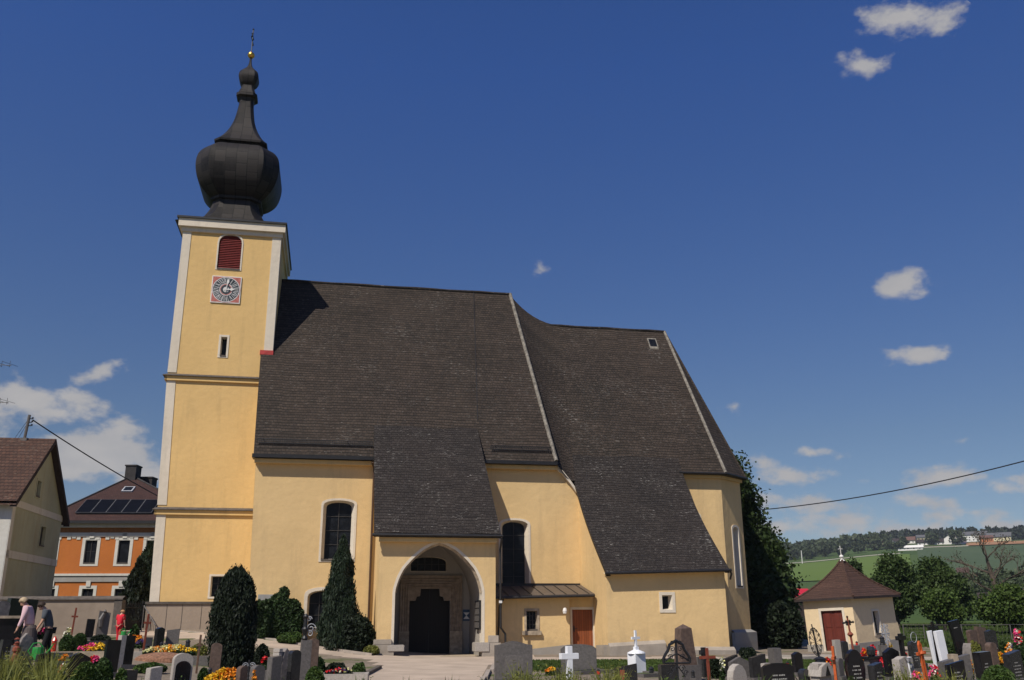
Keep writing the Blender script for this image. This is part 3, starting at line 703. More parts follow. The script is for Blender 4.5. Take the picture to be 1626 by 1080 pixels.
m = CM(); m.tube([(SU,SV,39.8),(SU,SV,41.7)], .035, 6); 
for z, ln in ((41.15,.36),(40.8,.52)):
    m.tube([(SU-.03,SV-ln,z),(SU+.03,SV+ln,z)], .03, 6)
    for s_ in (-1,1): m.lathe([(0,-.07),(.07,0),(0,.07)], (SU,SV+s_*ln,z), 6)
m.lathe([(0,-.09),(.08,0),(0,.09)], (SU,SV,41.75), 6); m.build('finial_cross', 'iron', CH)

# --- nave
NV = 50.9; RZ = 22.98; RV = 57.9; KN = (RZ-10.3)/(RV-50.4)
wl = arc_top(PX(509,889,NV)[0], PX(560,889,NV)[0], PX(530,889,NV)[1], PX(530,803,NV)[1], PX(530,794.5,NV)[1])
wr = arc_top(PX(795,930,NV)[0], PX(840,930,NV)[0], 3.2, PX(816,836,NV)[1], PX(816,826,NV)[1])
wb_ = arc_top(PX(486,990,NV)[0], PX(486,990,NV)[0]+1.75, 1.35, PX(500,948,NV)[1], PX(500,939,NV)[1]+.05)
mb = CM()
mb.plate([(-4.0,-.2),(2.4,-.2),(2.4,10.9),(-4.25,10.9)], [wl, wb_], lambda a, z: (a, NV, z))
mb.face([(-4.0,61,-.2),(-4.0,NV,-.2),(-4.25,NV,10.7),(-4.25,61,10.7)]); mb.build('nave_wall', 'yellow', CH); mb = CM()
mb.plate([(8.0,-.2),(13.72,-.2),(13.72,8.95),(13.45,9.1),(12.45,10.3),(12.2,10.6),(8.0,10.9)], [wr], lambda a, z: (a, NV, z))
# behind the porch: wall with portal and lunette
pd = [PX(648,1040,NV), PX(713,1040,NV)]
por = (pd[0][0], pd[1][0])
zt1, zt2, zt3 = PX(680,954,NV)[1], PX(680,947,NV)[1], PX(680,935,NV)[1]
pc = (por[0]+por[1])/2; hw = (por[1]-por[0])/2
portal = [(por[0],-.05),(por[1],-.05),(por[1],zt1),(pc+hw*.72,zt1),(pc+hw*.66,zt1+.20),(pc+hw*.50,zt1+.24),(pc+hw*.46,zt3),(pc-hw*.46,zt3),(pc-hw*.50,zt1+.24),(pc-hw*.66,zt1+.20),(pc-hw*.72,zt1),(por[0],zt1)]
lun = arc_top(PX(652,907,NV)[0], PX(709,907,NV)[0], PX(680,907,NV)[1], PX(680,893,NV)[1], PX(680,884.5,NV)[1])
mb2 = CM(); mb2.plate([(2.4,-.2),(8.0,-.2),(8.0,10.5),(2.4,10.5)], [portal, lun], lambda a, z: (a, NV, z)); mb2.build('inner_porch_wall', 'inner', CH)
nw = mb.build('nave_wall', 'yellow', CH); mb = CM()
mb.face([(-4.25,NV,10.7),(-4.25,RV+6.9,10.7),(-4.25,RV,22.5)][::-1]); mb.face([(-4,65,-.2),(-4.2,65,10.7),(13.5,65,10.7),(13.5,65,-.2)])
mb.build('nave_wall', 'yellow', CH)
window(CH, wl, PN, band=.11); window(CH, wr, PN, band=.11, bars=(1,4), sill=False); window(CH, wb_, PN, bars=(2,2), splay=.1)
window(CH, lun, PN, band=.02, depth=.25, splay=.02, bars=(4,1), sill=False, name='lunette')
# portal
m = CM(); zf = PX(680,914,NV)[1]; a0, a1 = PX(635,950,NV)[0], PX(733,950,NV)[0]
pf = MB(lambda a, z, d: fr(a, NV+d, z))
m.plate([(a0,1.15),(por[0]-.01,1.15),(por[0]-.01,zt1)]+[p for p in portal[:1:-1] if 0]+[(a0,zf)][:0]+[(por[0]-.01,zt1)]+[(pc-hw*.72,zt1),(pc-hw*.66,zt1+.2),(pc-hw*.5,zt1+.24),(pc-hw*.46,zt3),(pc+hw*.46,zt3),(pc+hw*.5,zt1+.24),(pc+hw*.66,zt1+.2),(pc+hw*.72,zt1),(por[1]+.01,zt1),(por[1]+.01,1.15),(a1,1.15),(a1,zf),(a0,zf)], [], lambda a, z: (a, NV-.16, z))
m.face([(a0,NV,1.15),(a0,NV-.16,1.15),(a0,NV-.16,zf),(a0,NV,zf)]); m.face([(a1,NV-.16,1.15),(a1,NV,1.15),(a1,NV,zf),(a1,NV-.16,zf)]); m.face([(a0,NV-.16,zf),(a1,NV-.16,zf),(a1,NV,zf),(a0,NV,zf)])
for k in range(4):
    for s_ in (-1,1):
        x = pc+s_*(hw+.10+.13*k); m.tube([(x,NV-.18,1.15),(x,NV-.18,zt3+.05+.1*k)], .035, 6)
    z = zt3+.10+.13*k; m.tube([(pc-hw-.1-.13*k,NV-.18,z),(pc+hw+.1+.13*k,NV-.18,z)], .035, 6)
po = m.build('portal_frame', 'brownstone', CH)
CM().box(a0-.02, por[0], NV-.24, NV-.001, -.1, 1.15).build('pedestal', 'stone', po); CM().box(por[1], a1+.02, NV-.24, NV-.001, -.1, 1.15).build('pedestal', 'stone', po)
m = CM(); m.plate(portal, [], lambda a, z: (a, NV+.22, z)); 
for i in range(len(portal)):
    p, q = portal[i], portal[(i+1) % len(portal)]; m.face([(p[0],NV,p[1]),(q[0],NV,q[1]),(q[0],NV+.22,q[1]),(p[0],NV+.22,p[1])])
do = m.build('church_door', 'blackwood', CH); CM().box(pc-.012, pc+.012, NV+.18, NV+.22, 0, zt3-.02).build('door_joint', 'iron', do)

# --- roofs
def roofpoly(name, faces, mat='roof', parent=CH, under=True, t=.14):
    m = CM()
    for f in faces:
        m.face(f)
    return m.build(name, mat, parent)
def zr(v): return 10.3+KN*(v-50.4)
ER = 12.33
m = CM()
# left verge follows the tower front, then the tower flank; slabs split into strips for a slight natural sag
def roofstrip(m, ul, ur, v0, v1, zf, n=10, nu=12, sag=.05):
    for i in range(n):
        for j in range(nu):
            q = []
            for a, b in ((j,i),(j+1,i),(j+1,i+1),(j,i+1)):
                v = lerp(v0, v1, b/n); A, B = ul(v), ur(v); u_ = lerp(A, B, a/nu)
                s_ = sag*(sin(u_*.9+v*.7)*.5+sin(u_*.37-v*.5)*.5)
                if a in (0, nu) or b in (0, n): s_ *= .0
                q.append((u_, v, zf(v)+s_))
            m.face(q, smooth=False)
vb = TV+.02
hipu = lambda v: lerp(ER, 11.14, (v-50.4)/(RV-50.4))
roofstrip(m, lambda v: lerp(-4.33,-4.72,(v-50.4)/(vb-50.4)), hipu, 50.4, vb, zr, 5)
roofstrip(m, lambda v: TU1+.01, hipu, vb, RV, zr, 5)
# back slope
m.face([(-4.4,65.4,zr(50.4)),(-4.4,RV+(RV-vb),zr(vb)),(11.5,RV+(RV-vb),zr(vb)),(12.3,65.4,zr(50.4))][::-1]); m.face([(TU1,RV+3.5,zr(RV-3.5)),(TU1,RV,RZ),(11.14,RV,RZ),(11.6,RV+3.5,zr(RV-3.5))][::-1])
m.build('nave_roof', 'roof', CH)
# eave edge, verge boards
m = CM(); m.box(-4.4, 2.1, 50.33, 50.45, 10.10, 10.29); m.build('gutter', 'black_metal', CH); m = CM(); m.box(8.2, 12.38, 50.33, 50.45, 10.10, 10.29); m.build('gutter', 'black_metal', CH)
m = CM(); m.face([(-4.33,50.4,10.05),(-4.33,50.4,10.3),(-4.72,vb,zr(vb)),(-4.72,vb,zr(vb)-.25)])
m.face([(-4.4,50.33,10.10),(2.1,50.33,10.10),(2.1,NV+.3,10.10),(-4.4,NV+.3,10.10)][::-1])
m.build('verge_board', 'black_metal', CH)
for a, b in ((-4.28,2.4),(8.0,12.45)): CM().box(a, b, NV-.28, NV-.002, 9.86, 10.08).build('eaves_moulding', 'yellow', CH)
m = CM(); m.box(-4.76, TU1+.06, TV-.10, TV+.0, zr(TV)-.15, zr(TV)+.12); m.build('flashing', 'redflash', CH)
m = CM(); m.tube([(lerp(8.62,8.02,k/10), lerp(RV,51.9,k/10), zr(lerp(RV,51.9,k/10))+.05) for k in range(11)], .022, 5); m.build('lightning_conductor', 'iron', CH)
# snow guards
def snowguard(ua, ub):
    m = CM(); n = int((ub-ua)/.12)
    for i, (dv, dz) in enumerate(((.10,.14),(.22,.34))):
        pass
    v = 50.75; z = zr(v)
    for k in range(3): m.tube([(ua,v-.10,z+.06+.11*k),(ub,v-.10,z+.06+.11*k)], .018, 5)
    for k in range(n+1):
        u_ = lerp(ua, ub, k/n); m.box(u_-.012, u_+.012, v-.115, v-.085, z+.02, z+.30)
    for k in range(int((ub-ua)/1.5)+1):
        u_ = ua+.3+1.5*k; m.tube([(u_,v-.1,z+.28),(u_,v+.15,z+.26)], .02, 4)
    m.build('snow_guard', 'iron', CH)
snowguard(-4.2, 1.95); snowguard(8.6, 12.1)
m = CM()
m.tube([(TU1,RV,RZ+.02)]+[(lerp(TU1,11.14,k/14),RV,RZ+.02+.02*sin(k*1.7)) for k in range(1,14)]+[(11.14,RV,RZ+.02)], .10, 8); m.build('ridge_cap', 'roof_low', CH)
H = [Vector((lerp(11.14,ER,t), lerp(RV,50.4,t), lerp(RZ,10.3,t))) for t in [k/24 for k in range(25)]]
m = CM(); m.tube([p+Vector((0,0,.03+.015*(-1)**i)) for i, p in enumerate(H)], .11, 7, smooth=False); m.build('hip_tiles', 'ridge', CH)
# --- choir roof with the long catslide over the sacristy
CZ = 20.9; KC = 1.655
def zc(v, u_=0): return CZ-KC*(RV-v)
def zcat(v, u_):
    e = 3.98+.18*(u_-13.7)/6.4
    vj = 51.9
    if v >= vj: return zc(v)
    t = (vj-v)/(vj-45.62); za = zc(vj); sl0 = KC*(vj-45.62)
    # hermite between slope KC at the top and ~.95 at the eave
    s1 = .86*(vj-45.62)
    h00, h10, h01, h11 = 2*t**3-3*t*t+1, t**3-2*t*t+t, -2*t**3+3*t*t, t**3-t*t
    return h00*za+h10*(-sl0)+h01*e+h11*(-s1)
uL, uR = 13.50, 20.12
def gridroof(name, ul, ur, vs, zf, mat, nu=10, cheek=None):
    m = CM()
    for i in range(len(vs)-1):
        for j in range(nu):
            q = []
            for a, b in ((j,i),(j+1,i),(j+1,i+1),(j,i+1)):
                v = vs[b]; u_ = lerp(ul(v), ur(v), a/nu); q.append((u_, v, zf(v, u_)+(.035*sin(u_*1.3+v*.8) if 0 < a < nu else 0)))
            m.face(q)
    return m, name, mat
vs = [lerp(45.62, 51.9, k/14) for k in range(15)]
m, n_, mt_ = gridroof('sacristy_roof', lambda v: lerp(13.62,13.42,(v-45.6)/6), lambda v: 20.22, vs, zcat, 'roof_low', 8); m.build(n_, mt_, CH)
vs2 = [lerp(51.9, RV, k/10) for k in range(11)]
hipR = lambda v: lerp(22.11, 22.98, (RV-v)/(RV-51.35))
m, n_, mt_ = gridroof('choir_roof', lambda v: 13.30, hipR, vs2, zc, 'roof', 12)
m.face([(20.1,51.35,zc(51.35)),(22.98,51.35,zc(51.35)),(hipR(51.9),51.9,zc(51.9)),(20.1,51.9,zc(51.9))])
A_, B_, Bb, Ab = (22.98,51.35,zc(51.35)), (25.0,53.0,zc(51.35)), (25.0,62.8,zc(51.35)), (22.98,64.45,zc(51.35)); T_ = (22.11,RV,CZ)
m.face([A_,B_,T_]); m.face([B_,Bb,T_]); m.face([Bb,Ab,T_]); m.face([(13.3,RV,CZ),T_,Ab,(13.3,64.45,zc(51.35))][::-1])
m.build('choir_roof', 'roof', CH)
m = CM(); m.tube([(13.6,RV,CZ+.02)]+[(lerp(13.6,22.11,k/8),RV,CZ+.02+.02*sin(k*2)) for k in range(1,9)], .09, 8); m.build('ridge_cap', 'roof_low', CH)
m = CM(); hp = [Vector((lerp(22.11,22.98,t), lerp(RV,51.35,t), lerp(CZ,zc(51.35),t)+.02)) for t in [k/20 for k in range(21)]]
m.tube(hp, .095, 7, smooth=False); m.build('hip_tiles', 'ridge', CH)
m = CM(); m.tube([Vector(T_), Vector(B_)], .08, 6); m.build('hip_edge', 'roof', CH)
# skylight in the choir roof
su, sv = 20.85, 57.35
sa, sb = PX(1030,551,57.2)[0], PX(1044,551,57.2)[0]
m = CM(); 
for q in (((sa,56.95),(sb,57.45)),):
    (a, va), (b, vb2) = q; off = .09
    m.face([(a,va,zc(va)+off),(b,va,zc(va)+off),(b,vb2,zc(vb2)+off),(a,vb2,zc(vb2)+off)])
    m.face([(a,va,zc(va)-.02),(b,va,zc(va)-.02),(b,va,zc(va)+off),(a,va,zc(va)+off)]); m.face([(a,vb2,zc(vb2)),(a,va,zc(va)),(a,va,zc(va)+off),(a,vb2,zc(vb2)+off)])
o = m.build('roof_hatch', 'ridge', CH); CM().face if 0 else None
m = CM(); m.face([(a+.07,va+.06,zc(va+.06)+off+.01),(b-.07,va+.06,zc(va+.06)+off+.01),(b-.07,vb2-.06,zc(vb2-.06)+off+.01),(a+.07,vb2-.06,zc(vb2-.06)+off+.01)]); m.build('pane', 'glass', o)
# swept valley between nave hip and choir roof
m = CM(); NT, NS = 20, 8
G = []
for i in range(NT+1):
    t = i/NT; P0 = Vector((lerp(11.14,ER,t), lerp(RV,50.4,t), lerp(RZ,10.3,t)-.02))
    vv = lerp(RV, 50.75, t); uu_ = lerp(14.6, 13.52, t**.8); P2 = Vector((uu_, vv, zcat(vv, uu_)+.02))
    P1 = Vector((lerp(P0.x, P2.x, .42), lerp(P0.y, P2.y, .5), P2.z+.12*(P0.z-P2.z)-.10))
    G.append([P0*(1-s)**2+P1*2*s*(1-s)+P2*s*s for s in [k/NS for k in range(NS+1)]])
for i in range(NT):
    for j in range(NS): m.face([G[i+1][j], G[i+1][j+1], G[i][j+1], G[i][j]], smooth=True)
m.build('swept_valley', 'roof', CH, weld=False)
m = CM()
for i in range(NT):   # back counterpart
    for j in range(NS):
        q = [G[i][j], G[i][j+1], G[i+1][j+1], G[i+1][j]]; m.face([(p.x, 2*RV-p.y, p.z) for p in q])
m.build('swept_valley', 'roof', CH)
# raking white cornice under the swept valley edge
m = CM()
pth = [(12.42,10.12),(12.75,9.85),(13.2,9.30),(13.55,8.80)]
for (a, z0), (b, z1) in zip(pth, pth[1:]):
    m.face([(a,NV-.25,z0-.22),(b,NV-.25,z1-.22),(b,NV-.25,z1+.0),(a,NV-.25,z0+.0)]); m.face([(a,NV-.25,z0-.22),(a,NV,z0-.22),(b,NV,z1-.22),(b,NV-.25,z1-.22)])
m.build('raking_cornice', 'white', CH)
# verge and gutter of the catslide
for (f_, s_) in ((lambda v: lerp(13.62,13.42,(v-45.6)/6), 1), (lambda v: 20.22, -1)):
    m = CM()
    for i in range(len(vs)-1):
        a, b = vs[i], vs[i+1]; ua, ub = f_(a), f_(b); za, zb = zcat(a, ua), zcat(b, ub)
        q = [(ua,a,za-.2),(ub,b,zb-.2),(ub,b,zb+.01),(ua,a,za+.01)]
        m.face(q if s_ < 0 else q[::-1])
        m.face([(ua,a,za-.2),(ua+.25*s_,a,za-.2),(ub+.25*s_,b,zb-.2),(ub,b,zb-.2)])
    m.build('verge_board', 'black_metal', CH)
m = CM(); e0, e1 = zcat(45.62,13.62), zcat(45.62,20.22)
for k in range(1):
    m.tube([(13.55,45.55,e0-.06),(20.3,45.55,e1-.06)], .075, 8)
m.tube([(20.25,45.6,e1-.08),(20.38,45.75,e1-.25),(20.38,45.95,e1-.5)], .05, 7)
m.build('gutter', 'black_metal', CH)
m = CM(); m.face([(13.6,45.62,e0-.1),(20.2,45.62,e1-.1),(20.2,46.1,e1-.02),(13.6,46.1,e0-.02)][::-1]); m.build('soffit', 'white', CH)
# choir gutter
m = CM(); ze = zc(51.35)
m.tube([(20.0,51.28,ze-.06),(23.0,51.28,ze-.06),(25.06,52.97,ze-.06),(25.1,62.8,ze-.06)], .07, 8)
for (p, q) in (((20.0,51.35),(22.98,51.35)),((22.98,51.35),(25.0,53.0)),((25.0,53.0),(25.0,62.8))):
    d = (Vector((q[0]-p[0], q[1]-p[1]))).normalized(); n2_ = Vector((-d.y, d.x))*.55
    m.face([(p[0],p[1],ze-.12),(p[0]+n2_.x,p[1]+n2_.y,ze-.12),(q[0]+n2_.x,q[1]+n2_.y,ze-.12),(q[0],q[1],ze-.12)])
m.build('gutter', 'black_metal', CH)
# --- choir walls: polygon plan
CPn = [(18.0,51.75),(22.80,51.75),(24.70,53.25),(24.70,62.6),(22.8,64.1),(13.5,64.1)]
mb = CM(); zt = ze-.02
fB = (Vector((24.70-22.80, 53.25-51.75))); LB = fB.length; fB.normalize(); nB = Vector((fB.y, -fB.x))
def PB(a, z, d=0): return (22.80+fB.x*a-nB.x*d, 51.75+fB.y*a-nB.y*d, z)
wB = arc_top(1.03, 1.72, 3.55, 6.75, 7.0)
wF = arc_top(20.25, 21.25, 3.6, 7.3, 7.7)
mb.plate([(18,-.2),(22.8,-.2),(22.8,zt),(18,zt)], [wF], lambda a, z: (a, 51.75, z))
mb.plate([(0,-.2),(LB,-.2),(LB,zt),(0,zt)], [wB], lambda a, z: PB(a, z, 0))
for p, q in zip(CPn[2:], CPn[3:]): mb.face([(p[0],p[1],-.2),(q[0],q[1],-.2),(q[0],q[1],zt),(p[0],p[1],zt)])
mb.build('choir_wall', 'yellow', CH)
fPB = lambda a, z, d: fr(*PB(a, z, d))
window(CH, wB, lambda a, z, d=0: fPB(a, z, d) if 0 else fr(*PB(a, z, d)), band=.13, depth=.3, splay=.08, bars=None, gl='glassblue')
window(CH, wF, lambda a, z, d=0: fr(a, 51.75+d, z), band=.15, depth=.3, splay=.1, bars=(1,3))
m = CM(); m.prism([(22.7,51.5),(22.88,51.5),(25.0,53.12),(25.0,62),(24.6,62),(24.6,53.3)], -.3, .95, 2); m.face([(22.88,51.5,.95),(25.0,53.12,.95),(24.7,53.25,1.1),(22.8,51.75,1.1)]); m.build('plinth', 'greyplinth', CH)
m = CM(); m.box(18, 22.82, 51.62, 51.75, zt-.28, zt-.05); m.prism([(22.78,51.62),(22.86,51.62),(24.84,53.18),(24.72,53.25)], zt-.28, zt-.05, 2); m.build('eaves_moulding', 'yellow', CH)

# --- sacristy
SVv = 46.0
sw = [PX(1052,968,SVv), PX(1067,945,SVv)]; so = [(sw[0][0],sw[0][1]),(sw[1][0],sw[0][1]),(sw[1][0],sw[1][1]),(sw[0][0],sw[1][1])]
mb = CM(); zs0, zs1 = zcat(46.0,13.7)-.05, zcat(46.0,20.1)-.05
mb.plate([(13.72,-.3),(20.12,-.3),(20.08,zs1),(13.72,zs0)], [so], lambda a, z: (a, SVv, z))
vv_ = [46.0]+[v for v in vs if 46.05 < v < 50.9]+[50.9]
mb.plate([(46.0,-.3),(50.9,-.3)]+[(v, zcat(v,13.7)-.06) for v in vv_[::-1]], [], lambda a, z: (13.72, a, z), flip=True)
mb.plate([(46.0,-.3),(51.75,-.3)]+[(v, zcat(v,20.1)-.06) for v in [51.75]+vv_[::-1]], [], lambda a, z: (20.10, a, z))
mb.build('sacristy_wall', 'yellow', CH)
window(CH, so, lambda a, z, d=0: fr(a, SVv+d, z), band=.15, depth=.35, splay=.1, bars=None, sill=False)
def plinth(ua, ub, zt0, zt1, d=.22, mat='greyplinth'):
    m = CM(); v0 = SVv-d
    m.face([(ua,v0,-.4),(ub,v0,-.4),(ub,v0,zt1),(ua,v0,zt0)]); m.face([(ua,v0,zt0),(ub,v0,zt1),(ub,SVv,zt1+.16),(ua,SVv,zt0+.16)])
    m.face([(ua,SVv,-.4),(ua,v0,-.4),(ua,v0,zt0),(ua,SVv,zt0+.16)]); m.face([(ub,v0,-.4),(ub,SVv,-.4),(ub,SVv,zt1+.16),(ub,v0,zt1)])
    m.build('plinth', mat, CH)
plinth(13.72, 16.65, .42, .55, mat='plinth'); plinth(16.9, 20.34, .24, .18, mat='plinth'); plinth(16.65, 16.9, .0, .0)
m = CM(); m.prism([(46.0,-.3),(47.4,-.3),(47.4,.45),(46.0,.5)], 13.48, 13.72, 0); m.build('plinth', 'plinth', CH)

# --- annex between porch and sacristy
AV = 48.1
aw = [PX(836,1000,AV), PX(853,970,AV)]; ao = [(aw[0][0],aw[0][1]),(aw[1][0],aw[0][1]),(aw[1][0],aw[1][1]),(aw[0][0],aw[1][1])]
uc = PX(905,1000,AV)[0]
mb = CM(); mb.plate([(8.1,-.3),(uc,-.3),(uc,2.85),(8.1,2.85)], [ao], lambda a, z: (a, AV, z))
mb.face([(uc,AV,-.3),(uc,AV+.35,-.3),(uc,AV+.35,2.85),(uc,AV,2.85)])
d0, d1 = PX(909,1000,AV+.35)[0], PX(942,1000,AV+.35)[0]; dz = PX(925,968,AV+.35)[1]; dzb = PX(925,1031,AV+.35)[1]
dr = [(d0,dzb),(d1,dzb),(d1,dz),(d0,dz)]
mb.plate([(uc,-.3),(13.72,-.3),(13.72,2.9),(uc,2.9)], [dr], lambda a, z: (a, AV+.35, z)); mb.build('annex_wall', 'yellow', CH)
window(CH, ao, lambda a, z, d=0: fr(a, AV+d, z), band=.11, depth=.22, splay=.05, bars=(2,3), frame='stone', gl='glass')
CM().box(ao[0][0]-.24, ao[1][0]+.18, AV-.16, AV, ao[0][1]-.27, ao[0][1]-.06).build('window_sill', 'stone', CH, bevel=.01)
m = CM()
for p, q in ((dr[1],dr[2]),(dr[2],dr[3]),(dr[3],dr[0])): m.face([(p[0],AV+.35,p[1]),(q[0],AV+.35,q[1]),(q[0],AV+.5,q[1]),(p[0],AV+.5,p[1])])
m.box(d0-.11, d0, AV+.32, AV+.36, dzb, dz+.12); m.box(d1, d1+.14, AV+.32, AV+.36, dzb, dz+.12); m.box(d0, d1, AV+.32, AV+.36, dz, dz+.12); m.build('door_frame', 'white', CH)
m = CM(); m.face([(d0,AV+.47,dzb),(d1,AV+.47,dzb),(d1,AV+.47,dz),(d0,AV+.47,dz)]); do = m.build('side_door', 'doorwood', CH)
m = CM(); m.tube([(d0+.12,AV+.40,1.25),(d0+.28,AV+.40,1.25)], .015, 6); m.box(d0+.09, d0+.14, AV+.43, AV+.47, 1.1, 1.4); m.build('door_handle', 'iron', do)
CM().box(d0-.2, 13.5, AV-.1, AV+.6, -.2, dzb-.002).build('doorstep', 'stone', CH)
m = CM(); zb = PX(860,1033,AV)[1]; m.prism([(8.4,-.3),(uc+.03,-.3),(uc+.03,zb+.28),(8.4,zb-.1)], AV-.03, AV+.3); m.build('plinth', 'greyplinth', CH)
# metal roof
ea, eb = 2.86, 2.98; m = CM(); vE = AV-.42; ur_ = 13.68
m.face([(8.1,vE,ea),(ur_-.1,vE,eb),(ur_,50.88,3.55),(8.1,50.88,3.45)]); 
m.face([(8.1,vE,ea-.14),(ur_-.1,vE,eb-.14),(ur_-.1,vE,eb),(8.1,vE,ea)]); m.face([(8.1,vE,ea-.14),(8.1,AV+.1,ea-.14),(ur_-.1,AV+.4,eb-.14),(ur_-.1,vE,eb-.14)])
ar_ = m.build('annex_roof', 'metalroof', CH)
m = CM()
for k in range(9):
    t = (k+.5)/9; a = lerp(8.1, ur_-.1, t); b = lerp(8.1, ur_, t); m.tube([(a,vE,lerp(ea,eb,t)+.02),(b,50.88,lerp(3.45,3.55,t)+.02)], .02, 4)
m.build('seams', 'black_metal', ar_)
m = CM(); m.tube([(8.15,vE-.07,ea-.09),(ur_-.12,vE-.07,eb-.09)], .065, 8); m.build('gutter', 'black_metal', CH)
m = CM(); m.box(ur_-4.9, ur_-.02, 50.84, 50.90, 3.47, 3.62); m.build('flashing', 'black_metal', CH)
# wall lamp
lu, lz = PX(896,970,AV-.2)
m = CM(); m.tube([(lu+.1,AV,lz),(lu+.05,AV-.22,lz+.02)], .025, 6); wl_ = m.build('wall_lamp', 'whitepaint', CH)
CM().lathe([(0,-.17),(.10,-.13),(.12,0),(.08,.13),(0,.16)], (lu+.02, AV-.26, lz), 10).build('lamp_shade', 'whitepaint', wl_)

# --- porch
PV = 46.5; pu0, pu1 = 2.36, 8.14
sp = PX(627.5,941,PV); spr = PX(765.5,941,PV); ap = PX(695.5,862,PV)
def parch(ua, ub, zs, zp, n=12):
    """pointed arch outline from right springing over the apex to the left"""
    tab = [(0,0),(.028,.15),(.0781,.286),(.1875,.477),(.375,.668),(.625,.858),(.84,.958),(1,1)]
    c = (ua+ub)/2; hw_ = (ub-ua)/2; L_ = []
    for k in range(2*n+1):
        t = (k/(2*n))**1.5; x_ = interp(t, tab)
        # smooth the table a little
        x_ = (interp(max(0,t-.03), tab)+2*x_+interp(min(1,t+.03), tab))/4 if 0 < t < .96 else x_
        L_.append((t, x_))
    Rr = [(ub-hw_*t, zs+(zp-zs)*h) for t, h in L_]; Ll = [(ua+hw_*t, zs+(zp-zs)*h) for t, h in L_[-2::-1]]
    return Rr+Ll
zs_ = sp[1]
ah = parch(sp[0], spr[0], zs_, ap[1])
op = [(sp[0],-.2),(spr[0],-.2)]+ah
mb = CM(); ztp = 5.80
mb.plate([(pu0,-.2),(pu1,-.2),(pu1,ztp),(pu0,ztp)], [[(p[0], max(p[1],-.19)) for p in op]], lambda a, z: (a, PV, z))
kp_ = (12.3-5.9)/(51.58-46.12)
def zp(v): return 5.9+kp_*(v-46.12)
for u_, fl in ((pu0, True), (pu1, False)):
    ub_ = u_ if fl else u_-.3
    q = [(u_,PV,-.2),(ub_,NV,-.2),(ub_,NV,zp(NV)-.08),(u_,PV,zp(PV)-.08)]; mb.face(q[::-1] if fl else q)
mb.build('porch_wall', 'yellow', CH)
# thick white inner walls and vault
m = CM(); TH_ = .75
for i in range(len(op)):
    p, q = op[i], op[(i+1) % len(op)]
    m.face([(p[0],PV,p[1]),(q[0],PV,q[1]),(q[0],PV+TH_,q[1]),(p[0],PV+TH_,p[1])])
ou = []
k_ = .13
for i, p in enumerate(op):
    c = (sp[0]+spr[0])/2
    if i in (0,): ou.append((p[0]-k_, p[1]))
    elif i == 1: ou.append((p[0]+k_, p[1]))
    else:
        a = math.atan2(p[1]-zs_, p[0]-c); ou.append((p[0]+k_*cos(a), p[1]+k_*max(0,sin(a))))
for i in range(1, len(op)): 
    j = (i+1) % len(op); m.face([(ou[i][0],PV-.012,ou[i][1]),(ou[j][0],PV-.012,ou[j][1]),(op[j][0],PV-.012,op[j][1]),(op[i][0],PV-.012,op[i][1])])
    m.face([(ou[i][0],PV-.0,ou[i][1]),(ou[j][0],PV-.0,ou[j][1]),(ou[j][0],PV-.012,ou[j][1]),(ou[i][0],PV-.012,ou[i][1])])
m.build('porch_arch', 'white', CH)
# brick-brown arch soffit moulding
m = CM()
for i in range(2, len(op)-1):
    p, q = op[i], op[i+1]; c = ((sp[0]+spr[0])/2, zs_)
    def inn_(p, k): return (p[0]+(c[0]-p[0])*k, p[1]+(c[1]-p[1])*k)
    p2, q2 = inn_(p, .045), inn_(q, .045)
    m.face([(p[0],PV+.12,p[1]),(q[0],PV+.12,q[1]),(q2[0],PV+.30,q2[1]),(p2[0],PV+.30,p2[1])]); m.face([(p2[0],PV+.30,p2[1]),(q2[0],PV+.30,q2[1]),(q[0],PV+.55,q[1]),(p[0],PV+.55,p[1])])
m.build('arch_moulding', 'stone', CH)
m = CM()
iu0, iu1 = sp[0]-.03, spr[0]+.03
m.face([(iu0,PV+TH_,-.2),(iu0,NV,-.2),(iu0,NV,5.2),(iu0,PV+TH_,5.2)]); m.face([(iu1,NV,-.2),(iu1,PV+TH_,-.2),(iu1,PV+TH_,5.2),(iu1,NV,5.2)])
m.plate([(iu0,-.2),(iu1,-.2),(iu1,5.9),(iu0,5.9)], [[(p[0], max(p[1],-.19)) for p in op]], lambda a, z: (a, PV+TH_, z), flip=True)
va = parch(iu0, iu1, 2.9, 5.75, 6)
for p, q in zip(va, va[1:]): m.face([(p[0],PV+TH_,p[1]),(p[0],NV,p[1]),(q[0],NV,q[1]),(q[0],PV+TH_,q[1])])
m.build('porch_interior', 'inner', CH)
m = CM(); m.face([(pu0,PV+.02,.012),(pu1,PV+.02,.012),(pu1,NV,.012),(pu0,NV,.012)]); m.build('porch_floor', 'stone', CH)
# plinth stones either side
zb = PX(620,1014,PV-.2)[1]
pr_ = PX(642,1030,PV-.1)[0]; pl_ = PX(752,1030,PV-.1)[0]
m = CM(); m.box(pu0-.18, sp[0]+.02, PV-.18, PV+.8, -.2, zb-.28); m.box(pu0-.15, sp[0]-.1, PV-.14, PV+.02, zb-.28, zb-.04); m.build('plinth_stone', 'plinth', CH, bevel=.02)
m = CM(); m.box(sp[0]-.3, pr_, PV-.22, PV+.75, .28, zb-.30); m.build('quoin_stone', 'lightgranite', CH, bevel=.03)
m = CM(); m.box(spr[0]-.02, pu1+.25, PV-.18, PV+.8, -.2, zb-.24); m.box(spr[0]+.3, pu1+.14, PV-.14, PV+.02, zb-.24, zb+.10); m.build('plinth_stone', 'plinth', CH, bevel=.02)
m = CM(); m.box(pl_+.05, spr[0]+.35, PV-.22, PV+.75, .22, zb-.22); m.build('quoin_stone', 'lightgranite', CH, bevel=.03)
